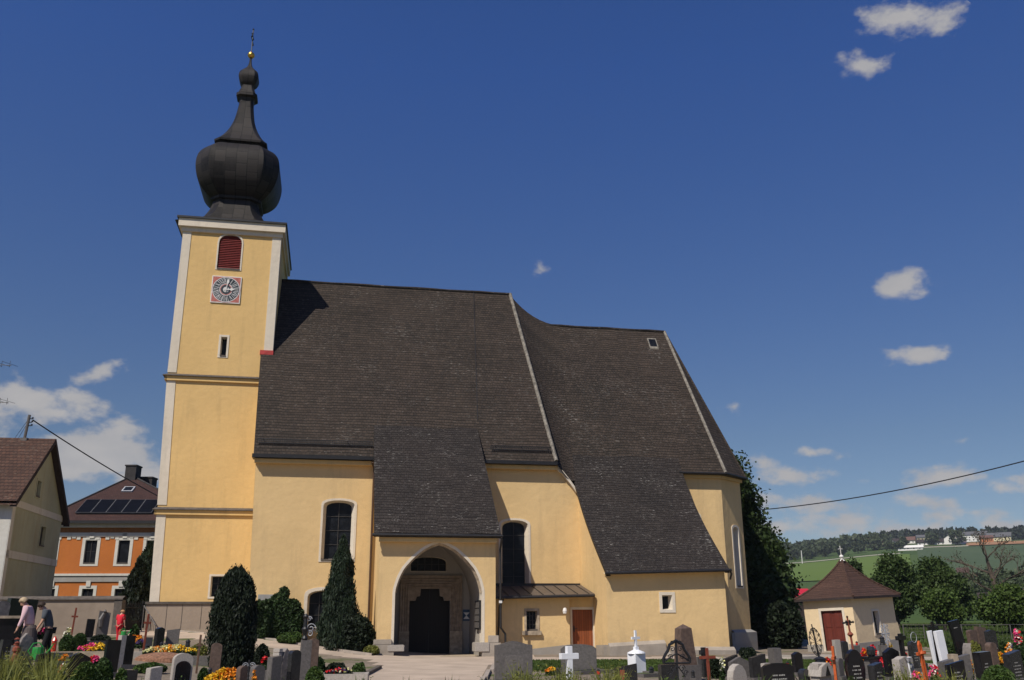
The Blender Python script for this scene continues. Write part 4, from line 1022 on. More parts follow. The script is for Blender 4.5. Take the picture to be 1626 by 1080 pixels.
# notice boards on the right porch wall
m = CM(); m.box(iu1-.13, iu1-.01, PV+.25, PV+1.75, 1.25, 2.65); nb = m.build('notice_case', 'iron', CH)
m = CM()
for i in range(2):
    for j in range(4): m.box(iu1-.145, iu1-.13, PV+.33+.7*i, PV+.95+.7*i, 1.33+.32*j, 1.60+.32*j)
m.build('notices', 'greygranite', nb)
pa, pb = PX(735,968,NV-.03), PX(746,986,NV-.03)
m = CM(); m.box(pa[0], pb[0]+.02, NV-.03, NV-.001, pb[1], pa[1]); nb = m.build('poster', 'bluepaper', CH)
m = CM(); cx_ = (pa[0]+pb[0])/2; m.face([(pa[0]+.03,NV-.034,pa[1]-.15),(cx_,NV-.034,(pa[1]+pb[1])/2-.03),(pb[0]-.01,NV-.034,pa[1]-.15)]); m.face([(pa[0]+.03,NV-.034,pb[1]+.1),(pb[0]-.01,NV-.034,pb[1]+.1),(cx_,NV-.034,(pa[1]+pb[1])/2)]); m.build('poster_print', 'paper', nb)
# porch roof
m = CM(); ps = [lerp(46.05, 52.1, k/8) for k in range(9)]
pr0 = lambda v: 2.03; pr1 = lambda v: lerp(8.34, 7.92, (v-46.05)/6)
for i in range(8):
    for j in range(6):
        q = []
        for a, b in ((j,i),(j+1,i),(j+1,i+1),(j,i+1)):
            v = ps[b]; u_ = lerp(pr0(v), pr1(v), a/6); q.append((u_, v, zp(v)+(.03*sin(u_*1.7+v) if 0 < a < 6 else 0)))
        m.face(q)
m.build('porch_roof', 'roof_low', CH)
m = CM()
for i in range(8):
    a, b = ps[i], ps[i+1]
    m.face([(pr0(a),a,zp(a)+.01),(pr0(a),a,zp(a)-.2),(pr0(b),b,zp(b)-.2),(pr0(b),b,zp(b)+.01)]); m.face([(pr1(a),a,zp(a)-.2),(pr1(a),a,zp(a)+.01),(pr1(b),b,zp(b)+.01),(pr1(b),b,zp(b)-.2)])
    m.face([(pr0(a),a,zp(a)-.2),(pr1(a),a,zp(a)-.2),(pr1(b),b,zp(b)-.2),(pr0(b),b,zp(b)-.2)])
m.build('verge_board', 'black_metal', CH)
m = CM(); m.tube([(1.95,45.98,5.72),(8.42,45.98,5.72)], .075, 8); m.build('gutter', 'black_metal', CH)
m = CM(); m.box(2.3, 8.16, PV-.26, PV, 5.42, 5.64); m.build('eaves_moulding', 'yellow', CH)
# downpipes
m = CM(); m.tube([(8.36,46.0,5.6),(8.36,46.15,5.35),(8.36,46.4,5.1),(8.38,46.4,1.35),(8.62,46.5,1.05),(8.66,46.5,.0)], .055, 8); dp = m.build('downpipe', 'black_metal', CH)
CM().box(8.29, 8.44, 46.32, 46.38, 2.5, 2.62).build('bracket', 'whitepaint', dp)
m = CM(); m.tube([(1.98,50.4,10.0),(2.10,50.75,9.7),(2.12,50.8,.6)], .06, 8); m.build('downpipe', 'pipe', CH)
m = CM(); m.tube([(8.75,47.7,2.7),(8.6,47.95,2.4),(8.5,47.99,.1)], .045, 7); m.build('downpipe', 'black_metal', CH)
# notice slab on the nave wall
q0, q1 = PX(410,944,NV), PX(432,966,NV); CM().box(q0[0], q1[0]+.1, NV-.04, NV, q1[1]-.3, q0[1]).build('wall_tablet', 'greyplinth', CH)

# ------------------------------------------------------------------ neighbouring houses
class Fac:
    """a vertical facade through two ground points; d counts inwards (away from the camera side)"""
    def __init__(s, A, B, org=None):
        s.A = Vector((A[0], A[1], 0)); t = Vector((B[0]-A[0], B[1]-A[1], 0)); s.L = t.length; s.t = t.normalized(); s.n = Vector((-s.t.y, s.t.x, 0)); s.o = Vector(org or (0,0,0))
    def pix(s, x, y):
        d = ray(x, y); n = s.n; k = s.A.dot(n)/Vector((d.x, d.y, 0)).dot(n); p = Vector((d.x*k, d.y*k, 0))-s.A
        return (p.dot(s.t), d.z*k+EZ)
    def P(s, a, z, d=0): return s.A+s.t*a+s.n*d+Vector((0,0,z))-s.o
    def rect(s, x0, y0, x1, y1):
        a, b = s.pix((x0+x1)/2, y0), s.pix((x0+x1)/2, y1); l, r = s.pix(x0, (y0+y1)/2)[0], s.pix(x1, (y0+y1)/2)[0]
        return [(l,b[1]),(r,b[1]),(r,a[1]),(l,a[1])]
def frame_window(par, P, o, band=.14, depth=.15, bars=(1,1), frame='housewhite', gl='glass', name='window', sill=True):
    return window(par, o, P, band=band, depth=depth, splay=.02, proud=.03, bars=bars, frame=frame, gl=gl, name=name, sill=sill)
# --- pale green gabled house at the left edge
gA, gB = atY(22, 790, 52), atY(99, 820, 61)
HO = Vector((gA.x, gA.y, 0)); LH = thing('gabled_house', 'pale green gabled house with mossy red tiled roof at the left edge', 'house', HO)
F = Fac(gA, gB, HO); apx = F.pix(79, 703); zA, zB = F.pix(23, 792)[1], F.pix(99, 822)[1]
gw = [F.rect(58,763,64,789), F.rect(63,836,71,867)]
m = MB(); m.plate([(0,-.5),(F.L,-.5),(F.L,zB),apx,(0,zA)], gw, lambda a, z: F.P(a, z))
lf = lambda a, z, d: F.P(a, z, d)
FF = Fac((gA.x-F.n.x*-1*0, gA.y), (gA.x, gA.y)) if 0 else None
m.face([F.P(0,-.5,14),F.P(0,-.5),F.P(0,zA),F.P(0,zA,14)]); m.face([F.P(F.L,-.5),F.P(F.L,-.5,14),F.P(F.L,zB,14),F.P(F.L,zB)]); m.build('wall', 'palegreen', LH)
for o in gw: frame_window(LH, lf, o, band=.12, frame='palegreen', bars=(1,0))
m = MB(F.P)
def band(z, h, x0=0, x1=None, mat='housewhite'):
    m = MB(F.P); m.box(x0, F.L if x1 is None else x1, z-h/2, z+h/2, -.04, .0); m.build('plaster_band', mat, LH)
band((zA+zB)/2-.15, .38); band(F.pix(40,885)[1]+.0, .42)
MB(F.P).box(-.02, .45, -.4, zA, -.04, .0).build('corner_strip', 'housewhite', LH)
m = MB(F.P); m.box(-.03, 0, -.4, zA-.3, 0.0, 1.2); m.build('corner_strip', 'housewhite', LH)
m = MB(F.P); ov = .35
def rsl(s0, z0, s1, z1, t=.22):
    m = MB(); 
    for (d0_, d1_) in ((-ov, 14.5),):
        m.face([F.P(s0,z0,d1_),F.P(s0,z0,d0_),F.P(s1,z1,d0_),F.P(s1,z1,d1_)]); m.face([F.P(s0,z0-t,d0_),F.P(s0,z0-t,d1_),F.P(s1,z1-t,d1_),F.P(s1,z1-t,d0_)])
    return m
kA = (apx[1]-zA)/apx[0]; kB = (apx[1]-zB)/(F.L-apx[0])
m = rsl(-.5, zA-.5*kA+.25, apx[0], apx[1]+.25); m.build('roof', 'redtile', LH)
m = rsl(apx[0], apx[1]+.25, F.L+.5, zB-.5*kB+.25); m.build('roof', 'redtile', LH)
m = MB(); 
for (s0,z0,s1,z1) in ((-.5,zA-.5*kA+.24,apx[0],apx[1]+.24),(apx[0],apx[1]+.24,F.L+.5,zB-.5*kB+.24)):
    m.face([F.P(s0,z0-.32,-ov-.02),F.P(s1,z1-.32,-ov-.02),F.P(s1,z1,-ov-.02),F.P(s0,z0,-ov-.02)]); m.face([F.P(s0,z0-.32,-ov-.02),F.P(s0,z0-.32,0),F.P(s1,z1-.32,0),F.P(s1,z1-.32,-ov-.02)])
m.build('barge_board', 'fardarkroof', LH)
# service mast on the ridge, cable attached to its insulators
mp = F.P(apx[0], apx[1]+.25, 1.9); mm = F.pix(47, 660)
mz = atY(47, 659, (mp+HO).y)
m = MB(); mt = Vector((mz.x+.0, mz.y, mz.z))-HO
m.tube([Vector((mt.x-.12, mt.y, apx[1]-.2)), mt], .09, 8); ms = m.build('service_mast', 'greygranite', LH)
m = MB(); 
for k in range(3): m.tube([mt+Vector((0,0,-.25-.22*k)), mt+Vector((.22,-.02,-.25-.22*k))], .03, 6); m.lathe([(0,-.06),(.06,-.04),(.06,.04),(0,.06)], mt+Vector((.24,-.02,-.2-.22*k)), 8)
m.build('insulators', 'darkgranite', ms)
m = MB(); m.tube([mt+Vector((-.05,0,-.3)), mt+Vector((-1.3,.3,-2.2))], .012, 4); m.tube([mt+Vector((-.05,0,-.5)), mt+Vector((-.6,.1,-1.6)), mt+Vector((-.1,0,-2.2))], .012, 4); m.build('stay_wire', 'iron', ms)
MB().box(mt.x-.3, mt.x+.12, mt.y-.15, mt.y+.15, apx[1]+.05, apx[1]+.24).build('mast_collar', 'greygranite', ms)
# television aerial further along the ridge: mast outside the picture, tips of the elements inside
ax_ = atY(-14, 600, (mp+HO).y)-HO
m = MB(); m.tube([Vector((ax_.x, ax_.y, apx[1]-.1)), Vector((ax_.x, ax_.y, apx[1]+5.2))], .04, 6); ae = m.build('aerial_mast', 'greygranite', LH)
for (yy, L0, L1, n_) in ((578, -1., 1.05, 5), (637, -1., 1.25, 6)):
    z0 = atY(0, yy, (mp+HO).y).z; m = MB()
    m.tube([Vector((ax_.x+L0, ax_.y, z0)), Vector((ax_.x+L1+.1, ax_.y, z0-.10))], .022, 5)
    for k in range(n_):
        x = lerp(L0, L1, k/(n_-1)); m.tube([Vector((ax_.x+x-.22, ax_.y-.55, z0+.02)), Vector((ax_.x+x+.22, ax_.y+.55, z0-.02))], .012, 4); m.tube([Vector((ax_.x+x, ax_.y, z0-.22)), Vector((ax_.x+x, ax_.y, z0+.2))], .012, 4)
    m.build('aerial', 'iron', ae)

# --- orange house with solar panels
oA, oB = atY(70, 900, 75), atY(330, 900, 75.8)
OO = Vector((oA.x, oA.y, 0)); OH = thing('villa', 'orange two-storey villa with white window frames and solar panels on its hipped roof', 'house', OO)
F2 = Fac(oA, oB, OO); lf2 = lambda a, z, d: F2.P(a, z, d)
ze_ = F2.pix(160, 833)[1]
ow = [F2.rect(134,858,153,894), F2.rect(187,858,205,894), F2.rect(76,858,88,894), F2.rect(231,858,250,894), F2.rect(129,935,147,962), F2.rect(181,935,199,962), F2.rect(74,935,86,962), F2.rect(233,935,251,962)]
m = MB(); m.plate([(0,-.5),(F2.L,-.5),(F2.L,ze_),(0,ze_)], ow, lambda a, z: F2.P(a, z))
m.face([F2.P(0,-.5,11),F2.P(0,-.5),F2.P(0,ze_),F2.P(0,ze_,11)]); m.face([F2.P(F2.L,-.5),F2.P(F2.L,-.5,11),F2.P(F2.L,ze_,11),F2.P(F2.L,ze_)]); m.build('wall', 'orange', OH)
for i, o in enumerate(ow):
    wf = frame_window(OH, lf2, o, band=.24, frame='housewhite', bars=(0,0) if i % 2 else (1,1))
    c = (o[0][0]+o[1][0])/2; zt_ = o[2][1]
    m = MB(F2.P); m.box(c-.17, c+.17, zt_+.16, zt_+.62, -.10, 0); m.build('keystone', 'housewhite', wf)
def ob(y0, y1, mat, pr=.05, name='plaster_band'):
    a, b = F2.pix(160, y0)[1], F2.pix(160, y1)[1]; MB(F2.P).box(-.05, F2.L+.05, b, a, -pr, 0).build(name, mat, OH)
ob(830, 838, 'housewhite', .35, 'eaves_soffit'); ob(838, 846, 'palebrown', .03); ob(846, 852, 'housewhite', .10); ob(911, 914.5, 'housewhite', .16, 'string_course'); ob(914.5, 924, 'greyplinth', .08, 'string_course')
m = MB(F2.P); z1_, z2_ = F2.pix(160,852)[1], F2.pix(160,857)[1]
for k in range(34):
    a = k*F2.L/34
    if k % 4 != 3: m.box(a, a+F2.L/34*.8, z2_+(.1 if k % 2 else 0), z1_, -.05, 0)
m.build('bracket_frieze', 'housewhite', OH)
# hipped roof
ra = F2.pix(203, 758); ey = F2.pix(160, 828)[1]; dep = 12.0; rs_ = ra[0]; OV = .7
zap = ey+(atY(205, 760, 81.5).z-ey)
a0_ = F2.pix(91, 826)[0]
e0_, e1_ = -.7+0*a0_, F2.L+.7
Tm1 = (atY(204, 761, 81.5)-OO)
r0_ = F2.P(0,0,0); sa_ = (Vector((Tm1.x, Tm1.y, 0))-F2.A+OO).dot(F2.t)
T1, T2 = F2.P(sa_, Tm1.z, 6), F2.P(sa_+.9, Tm1.z, 6)
e = [F2.P(e0_,ey,-OV), F2.P(e1_,ey,-OV), F2.P(e1_,ey,12.7), F2.P(e0_,ey,12.7)]
m = MB(); m.face([e[0],e[1],T2,T1]); m.face([e[3],e[0],T1]); m.face([e[1],e[2],T2]); m.face([e[2],e[3],T1,T2]); m.build('roof', 'redtile2', OH)
m = MB(F2.P); m.box(e0_, e1_, ey-.22, ey-.01, -OV-.05, -OV+.05); m.face([(e0_,ey-.05,-OV),(e1_,ey-.05,-OV),(e1_,ey-.05,0),(e0_,ey-.05,0)]); m.build('gutter', 'black_metal', OH)
m = MB(); m.tube([e[0],T1,T2,e[1]], .1, 6); m.build('hip_tiles', 'chimney', OH)
nrm = (e[1]-e[0]).cross(T1-e[0]).normalized(); up_ = (nrm.cross((e[1]-e[0]).normalized())).normalized(); tt_ = (e[1]-e[0]).normalized()
if nrm.z < 0: nrm = -nrm
if up_.z < 0: up_ = -up_
def onr(x, y):  # photo point on the front roof slope, as (along, up)
    d = ray(x, y); o_ = e[0]+OO-Vector((0,0,EZ)); k = o_.dot(nrm)/d.dot(nrm); p = d*k-o_; return p.dot(tt_), p.dot(up_)
pl, ph = onr(118, 816), onr(250, 796); lo_, hi_ = onr(150,817)[1], onr(170,796)[1]
st_ = onr(130,805)[0]; wd_ = (onr(240,805)[0]-st_)/4.6
for k in range(5):
    m = MB(); a, b = st_+wd_*k, st_+wd_*(k+.985)
    q = [e[0]+tt_*a+up_*lo_, e[0]+tt_*b+up_*lo_, e[0]+tt_*b+up_*hi_, e[0]+tt_*a+up_*hi_]
    top = [p+nrm*.18 for p in q]; bot = [p+nrm*.08 for p in q]
    m.face(top); 
    for i in range(4): m.face([bot[i], bot[(i+1)%4], top[(i+1)%4], top[i]])
    fr_ = m.build('solar_panel', 'fargreyroof', OH)
    m = MB(); i_ = .03; q2 = [e[0]+tt_*(a+i_)+up_*(lo_+i_)+nrm*.185, e[0]+tt_*(b-i_)+up_*(lo_+i_)+nrm*.185, e[0]+tt_*(b-i_)+up_*(hi_-i_)+nrm*.185, e[0]+tt_*(a+i_)+up_*(hi_-i_)+nrm*.185]; m.face(q2); m.build('solar_cells', 'solar', fr_)
sk = onr(204, 778); m = MB(); q = [e[0]+tt_*(sk[0]+a)+up_*(sk[1]+b)+nrm*.12 for a, b in ((-.45,-.45),(.45,-.45),(.45,.45),(-.45,.45))]; m.face(q); q0_ = [p-nrm*.12 for p in q]
for i in range(4): m.face([q0_[i], q0_[(i+1)%4], q[(i+1)%4], q[i]])
o_ = m.build('skylight', 'alu', OH); m = MB(); m.face([e[0]+tt_*(sk[0]+a)+up_*(sk[1]+b)+nrm*.13 for a, b in ((-.35,-.35),(.35,-.35),(.35,.35),(-.35,.35))]); m.build('pane', 'glass', o_)
for (xa, xb, yt, Y_) in ((200,217,738,81),(222.5,242,757,82.5)):
    a, b = atY(xa, yt, Y_)-OO, atY(xb, yt, Y_)-OO; zt_ = a.z
    ck_ = MB().box(a.x, b.x, a.y, a.y+1.2, ey+1, zt_-.12).build('chimney', 'chimney', OH); MB().box(a.x-.06, b.x+.06, a.y-.06, a.y+1.26, zt_-.12, zt_).build('chimney_cap', 'chimney', ck_)

# --- overhead cables
def cable(name, label, pts, r=.035):
    m = MB(); m.tube(pts, r, 6); return tag(m.build(name, 'iron'), label, 'cable')
def sagged(p, q, s, n=16): return [p.lerp(q, k/n)+Vector((0,0,-4*s*(k/n)*(1-k/n))) for k in range(n+1)]
p0 = atY(52, 667, mz.y); p1 = atY(215, 760, 66); q1 = p0+(p1-p0)*2.0
cable('power_cable', 'black cable running down from the roof mast of the green house past the chimneys', sagged(p0, q1, .35), .04)
p0, p1 = atY(1180, 812, 70), atY(1700, 712, 52); cable('power_cable', 'long black cable crossing the sky at the right above the cemetery chapel', sagged(p0, p1, .55), .035)
pm_ = atY(1415, 772, 61)

# ------------------------------------------------------------------ churchyard wall, gate
wA, wB2 = atY(16, 950, 49.0), atY(194, 948, 49.4); wA = Vector((wA.x-9, wA.y, 0))
WO = Vector((wB2.x, wB2.y, 0)); CW = thing('churchyard_wall', 'rough plastered churchyard wall with dark coping behind the left graves', 'wall', WO)
F3 = Fac(wA, wB2, WO); zt_ = wB2.z
MB(F3.P).box(0, F3.L, -.3, zt_-.14, 0, .4).build('wall_body', 'wallrender', CW)
m = MB(F3.P); m.face([(-.1,zt_-.14,-.1),(F3.L+.08,zt_-.14,-.1),(F3.L+.08,zt_-.08,-.1),(-.1,zt_-.08,-.1)]); m.face([(-.1,zt_-.08,-.1),(F3.L+.08,zt_-.08,-.1),(F3.L+.08,zt_+.06,.2),(-.1,zt_+.06,.2)]); m.face([(-.1,zt_-.14,-.1),(-.1,zt_-.14,.5),(F3.L+.08,zt_-.14,.5),(F3.L+.08,zt_-.14,-.1)]); m.face([(-.1,zt_+.06,.2),(F3.L+.08,zt_+.06,.2),(F3.L+.08,zt_-.1,.5),(-.1,zt_-.1,.5)])
m.build('coping', 'coping', CW)
MB(F3.P).box(F3.L-.35, F3.L+.05, -.3, zt_-.14, -.05, .45).build('wall_pier', 'coping', CW)
g0, g1 = atY(197, 957, 50.5), atY(228, 957, 51.5); GO = Vector((g0.x, g0.y, hgt(g0.x, g0.y))); GT = thing('iron_gate', 'black iron churchyard gate between the wall and the tower', 'gate', GO)
F4 = Fac(g0, g1, Vector((GO.x, GO.y, 0))); f4 = lambda a, z, d: F4.P(a, z-GO.z, d)
zg = g0.z; m = MB(f4); n = 15
for k in range(n+1): a = F4.L*k/n; m.box(a-.012, a+.012, GO.z+.08, zg-.02+.08*(k % 2), -.012, .012)
m.build('bars', 'iron', GT)
m = MB(f4)
for z in (GO.z+.12, GO.z+.55, zg-.25): m.box(0, F4.L, z-.025, z+.025, -.02, .02)
m.build('rails', 'iron', GT); m = MB(f4); m.box(0, F4.L, GO.z+.12, GO.z+.5, .0, .01); m.build('kick_plate', 'iron', GT)
for a in (0, F4.L): MB(f4).box(a-.05, a+.05, GO.z, zg+.1, -.05, .05).build('post', 'iron', GT)
# handrail by the plinth
h0, h1 = atY(229, 962, 51.0), atY(247, 993, 50.0); HR = thing('handrail', 'slanting iron handrail beside the pale tower plinth', 'railing', (h0.x, h0.y, hgt(h0.x, h0.y)))
o_ = HR.location.copy(); m = MB(); m.tube([h0-o_, h1-o_], .035, 6); m.build('rail', 'greygranite', HR)
for t in (0,.5,1):
    p = h0.lerp(h1, t); m = MB(); m.tube([p-o_, Vector((p.x, p.y, hgt(p.x, p.y)-.05))-o_], .025, 6); m.build('post', 'greygranite', HR)
m = MB()
for t in [k/8 for k in range(1,8)]:
    p = h0.lerp(h1, t); m.tube([p-o_, Vector((p.x, p.y, hgt(p.x, p.y)+.1))-o_], .01, 4)
m.build('bars', 'iron', HR)

# ------------------------------------------------------------------ cemetery chapel
cc = atY(1362, 1010, 52.0); CO = Vector((cc.x, cc.y, -.25))
CPL = thing('chapel', 'small cream cemetery chapel with bell-shaped red brown pyramid roof', 'chapel', CO, 0, rot=(0, R(-2.6), 0))
tl = Vector((cos(R(40)+PI/2+R(0)), sin(R(40)+PI/2), 0)); tr = Vector((cos(R(40)), sin(R(40)), 0))   # wall directions from the front corner
A_px, B_px = 1281, 1431
def solve_len(t, px):
    for k in range(10, 1400):
        p = cc+t*(k*.01); d = ray(px, 1000); 
        if (t.x < 0 and p.x/p.y <= d.x/d.y) or (t.x > 0 and p.x/p.y >= d.x/d.y): return k*.01
    return 5
LL, LR = solve_len(tl, 1283), solve_len(tr, 1427)
ZW = 3.15   # wall height above base
class F5c(Fac): pass
FL = Fac(cc+tl*LL, cc, (cc.x, cc.y, 0)); FR_ = Fac(cc, cc+tr*LR, (cc.x, cc.y, 0))
CH_H = ZW
dw = LL*.30
dL, dR = LL*.35, LL*.78
dh = 2.40
m = MB(); m.plate([(0,0),(LL,0),(LL,ZW),(0,ZW)], [[(dL,.28),(dR,.28),(dR,dh),(dL,dh)]], lambda a, z: FL.P(a, z)); wr0 = LR*.44; wn = [(wr0,1.05),(wr0+.62,1.05),(wr0+.62,2.25),(wr0,2.25)]
m.plate([(0,0),(LR,0),(LR,ZW),(0,ZW)], [wn], lambda a, z: FR_.P(a, z))
m.face([FR_.P(LR,0),FR_.P(LR,0,LL),FR_.P(LR,ZW,LL),FR_.P(LR,ZW)]); m.face([FL.P(0,0,LR),FL.P(0,0),FL.P(0,ZW),FL.P(0,ZW,LR)]); m.build('wall', 'cream', CPL)
window(CPL, wn, lambda a, z, d: FR_.P(a, z, d), band=.10, depth=.2, splay=.03, bars=(1,2), gl='glass')
m = MB(FL.P); 
for x in (dL-.14, dR): m.box(x, x+.14, .1, dh+.14, -.03, .0)
m.box(dL, dR, dh, dh+.14, -.03, 0); m.build('door_frame', 'white', CPL)
for i in range(2):
    a, b = lerp(dL, dR, i/2), lerp(dL, dR, (i+1)/2); m = MB(FL.P); m.box(a+.004, b-.004, .28, dh, .10, .16); do = m.build('door', 'reddoor', CPL)
    m = MB(FL.P)
    for (z0, z1) in ((.42,.75),(.85,1.42),(1.52,2.28)): m.box(a+.12, b-.12, z0, z1, .08, .10)
    m.build('door_panel', 'reddoor', do)
MB(FL.P).box(dL-.3, dR+.3, .0, .27, -.45, .1).build('doorstep', 'kerb', CPL)
m = MB(); 
for Fx, L_ in ((FL, LL), (FR_, LR)):
    if Fx is FL:
        MB(Fx.P).box(-.06, dL-.14, -.2, .62, -.07, 0).build('plinth', 'greyplinth', CPL); MB(Fx.P).box(dR+.14, L_+.06, -.2, .62, -.07, 0).build('plinth', 'greyplinth', CPL)
    else: MB(Fx.P).box(.0, L_+.1, -.3, .66, -.07, 0).build('plinth', 'greyplinth', CPL)
# sloping foot of the right hand corner
m = MB(FR_.P); m.face([(LR,-.2,0),(LR+.5,-.2,0),(LR+.12,1.55,0),(LR,1.65,0)]); m.face([(LR+.5,-.2,0),(LR+.5,-.2,2),(LR+.12,1.55,2),(LR+.12,1.55,0)]); m.face([(LR,1.65,0),(LR+.12,1.55,0),(LR+.12,1.55,2),(LR,1.65,2)]); m.build('buttress', 'cream', CPL)
# concave roof
oh = .34; base = [FL.P(-oh,0,-oh), FR_.P(-oh,0,-oh), FR_.P(LR+oh,0,-oh), FR_.P(LR+oh,0,LL+oh)]
base = [cc*0+tl*(LL+oh)-tr*oh, -tl*oh-tr*oh, tr*(LR+oh)-tl*oh, tr*(LR+oh)+tl*(LL+oh)]
cen = tl*LL/2+tr*LR/2; RH = 2.05
prof = [(1,0),(.86,.20),(.72,.42),(.56,.70),(.40,1.02),(.25,1.38),(.12,1.74),(.03,RH)]
m = MB()
for (k0,z0),(k1,z1) in zip(prof, prof[1:]):
    for i in range(4):
        a, b = base[i]-cen, base[(i+1)%4]-cen; f = lambda v, k, z: (cen.x+v.x*k, cen.y+v.y*k, ZW+.0+z-.08)
        m.face([f(a,k0,z0), f(b,k0,z0), f(b,k1,z1), f(a,k1,z1)])
m.build('roof', 'chapelroof', CPL)
m = MB(); 
for i in range(4): a, b = base[i], base[(i+1)%4]; m.face([(a.x,a.y,ZW-.20),(b.x,b.y,ZW-.20),(b.x,b.y,ZW-.075),(a.x,a.y,ZW-.075)])
m.face([(b.x,b.y,ZW-.2) for b in base[::-1]]); m.build('eaves', 'fardarkroof', CPL)
m = MB()
for i in range(4): m.tube([(cen.x+(base[i]-cen).x*k, cen.y+(base[i]-cen).y*k, ZW+z-.06) for k, z in prof], .07, 6)
m.build('hip_tiles', 'chapelroof', CPL)
m = MB(); zc_ = ZW+RH-.1
m.lathe([(.18,0),(.12,.06),(.06,.1),(.06,.17),(.12,.22),(.12,.28),(.06,.34),(.02,.36)], (cen.x, cen.y, zc_), 12); m.tube([(cen.x,cen.y,zc_+.3),(cen.x,cen.y,zc_+.86)], .02, 6)
m.tube([(cen.x-.15,cen.y-.07,zc_+.68),(cen.x+.15,cen.y+.07,zc_+.68)], .018, 6); m.build('finial', 'whitepaint', CPL)
# red roofed shed beyond
a, b = atY(1228, 942, 80), atY(1300, 938, 80); SH = thing('shed', 'shed with bright red sheet roof behind the chapel', 'shed', Vector((a.x, 80, 0)))
m = MB(); z = a.z-.1; m.face([(0,0,z-.3),(b.x-a.x,0,z-.3),(b.x-a.x,3,z+.55),(0,3,z+.55)]); m.build('roof', 'redsheet', SH); MB().box(.2, b.x-a.x-.2, .3, 2.9, -.3, z-.3).build('wall', 'fardarkroof', SH)

# ------------------------------------------------------------------ trees
def limb(m, p, q, r0, r1, wob=.15, n=5, seed=0):
    rg = random.Random(seed); pts = [p.lerp(q, k/n)+Vector((rg.uniform(-1,1), rg.uniform(-1,1), 0))*wob*(k/n if k < n else 0) for k in range(n+1)]
    m.tube(pts, [lerp(r0, r1, k/n) for k in range(n+1)], 7)
def tree(name, label, X, Y, H, blobs, nleaf, size, mat, tr=.25, seed=1, group=None, base=None, clump=30, cr=.35, shell=.5):
    """blobs in metres relative to the foot: (x, y, z, rx, ry, rz)"""
    z0 = hgt(X, Y) if base is None else base
    t = thing(name, label, 'tree', (X, Y, z0), 0, group)
    m = MB(); top = Vector((0, 0, H*.55)); limb(m, Vector((0,0,-.2)), top, tr, tr*.6, .12, 5, seed)
    rg = random.Random(seed)
    for b in blobs:
        s_ = Vector((0, 0, min(H*.5, max(.3*H, b[2]-b[5])))); limb(m, s_, Vector(b[:3])+Vector((0,0,-b[5]*.1)), tr*.5, tr*.12, .2, 4, seed+int(b[0]*7))
    m.build('trunk', 'bark', t)
    leaves('crown', in_blobs(blobs, nleaf, seed, shell, clump, cr), size, mat, t, 1.35, .0, .4, seed=seed)
    return t
def rblobs(n, W_, D_, z0, z1, r, seed, shape=lambda t: 1-.45*abs(2*t-.8)):
    rg = random.Random(seed); o = []
    for i in range(n):
        t = (i+.5)/n; z = lerp(z0, z1, t); k = shape(t); a = rg.uniform(0, 2*PI); q = rg.uniform(.25, .8)
        rr = r*rg.uniform(.75, 1.25)*(.6+.4*k); o.append((cos(a)*q*W_*k, sin(a)*q*D_*k, z, rr, rr, rr*.8))
    return o
# big linden behind the choir
tp = atY(1172, 900, 66)
bl = rblobs(30, 3.2, 2.6, 2.2, 12.2, 1.45, 4, lambda t: 1.0 if t < .3 else (1.0-.62*((t-.3)/.7)))
tree('linden_tree', 'big dark linden tree growing beside the choir', tp.x-.2, 66, 13, bl, 52000, .19, 'linden', .4, 3, clump=26, cr=.38)
bl2 = [(p[0]*.95, p[1], p[2]*.62+.3, p[3]*1.1, p[4], p[5]) for p in rblobs(18, 3.0, 2.2, 1.2, 9, 1.5, 9)]
tp = atY(1215, 960, 63); tree('linden_tree', 'low bushy tree under the big linden, left of the chapel', tp.x-.3, 64, 7, [(b[0]*.75, b[1], b[2], b[3], b[4], b[5]) for b in bl2], 15000, .26, 'linden', .3, 13, clump=26)
# crowns right of the chapel
def ptree(name, label, px, pyb, pyt, wpx, Y, mat, n=16, nl=12000, size=.24, seed=1, squash=1., group='trees beyond the churchyard fence', shape=None, lift=False):
    nl = int(nl*1.9); size *= .7
    p = atY(px, pyb, Y); top = atY(px, pyt, Y).z; z0 = hgt(p.x, Y); H = top-z0; W_ = wpx*pxm(Y)*.5
    b = rblobs(n, W_*.78, W_*.7, H*(.40 if lift else .28), H*.88, min(W_*.40, H*.22), seed, shape or (lambda t: 1-.5*abs(2*t-.7)))
    return tree(name, label, p.x, Y, H, b, nl, size, mat, .10+.02*H, seed, group, clump=30, cr=size*1.5, shell=.35)
ptree('fruit_tree', 'large dark green tree standing right behind the chapel', 1425, 985, 880, 96, 88, 'midgreen', 18, 15000, .27, 21)
ptree('fruit_tree', 'tall round tree between the chapel tree and the valley houses', 1490, 985, 882, 88, 92, 'midgreen', 18, 14000, .27, 22)
ptree('fruit_tree', 'lower leaning crown at the right of the round tree', 1520, 985, 905, 52, 90, 'midgreen', 10, 7000, .26, 27)
ptree('fruit_tree', 'small bright green tree with a dark trunk on the meadow', 1500, 993, 936, 74, 80, 'brightgreen', 12, 8000, .22, 23, lift=True)
ptree('fruit_tree', 'bright green fruit tree at the right edge', 1606, 1003, 932, 90, 72, 'brightgreen', 14, 11000, .24, 24, lift=True)
ptree('fruit_tree', 'small crown peeping over the roof of the chapel', 1362, 960, 886, 52, 96, 'linden', 9, 6000, .26, 25)
ptree('fruit_tree', 'dark shrubby tree below the valley houses', 1538, 985, 935, 30, 118, 'linden', 9, 5000, .3, 26)
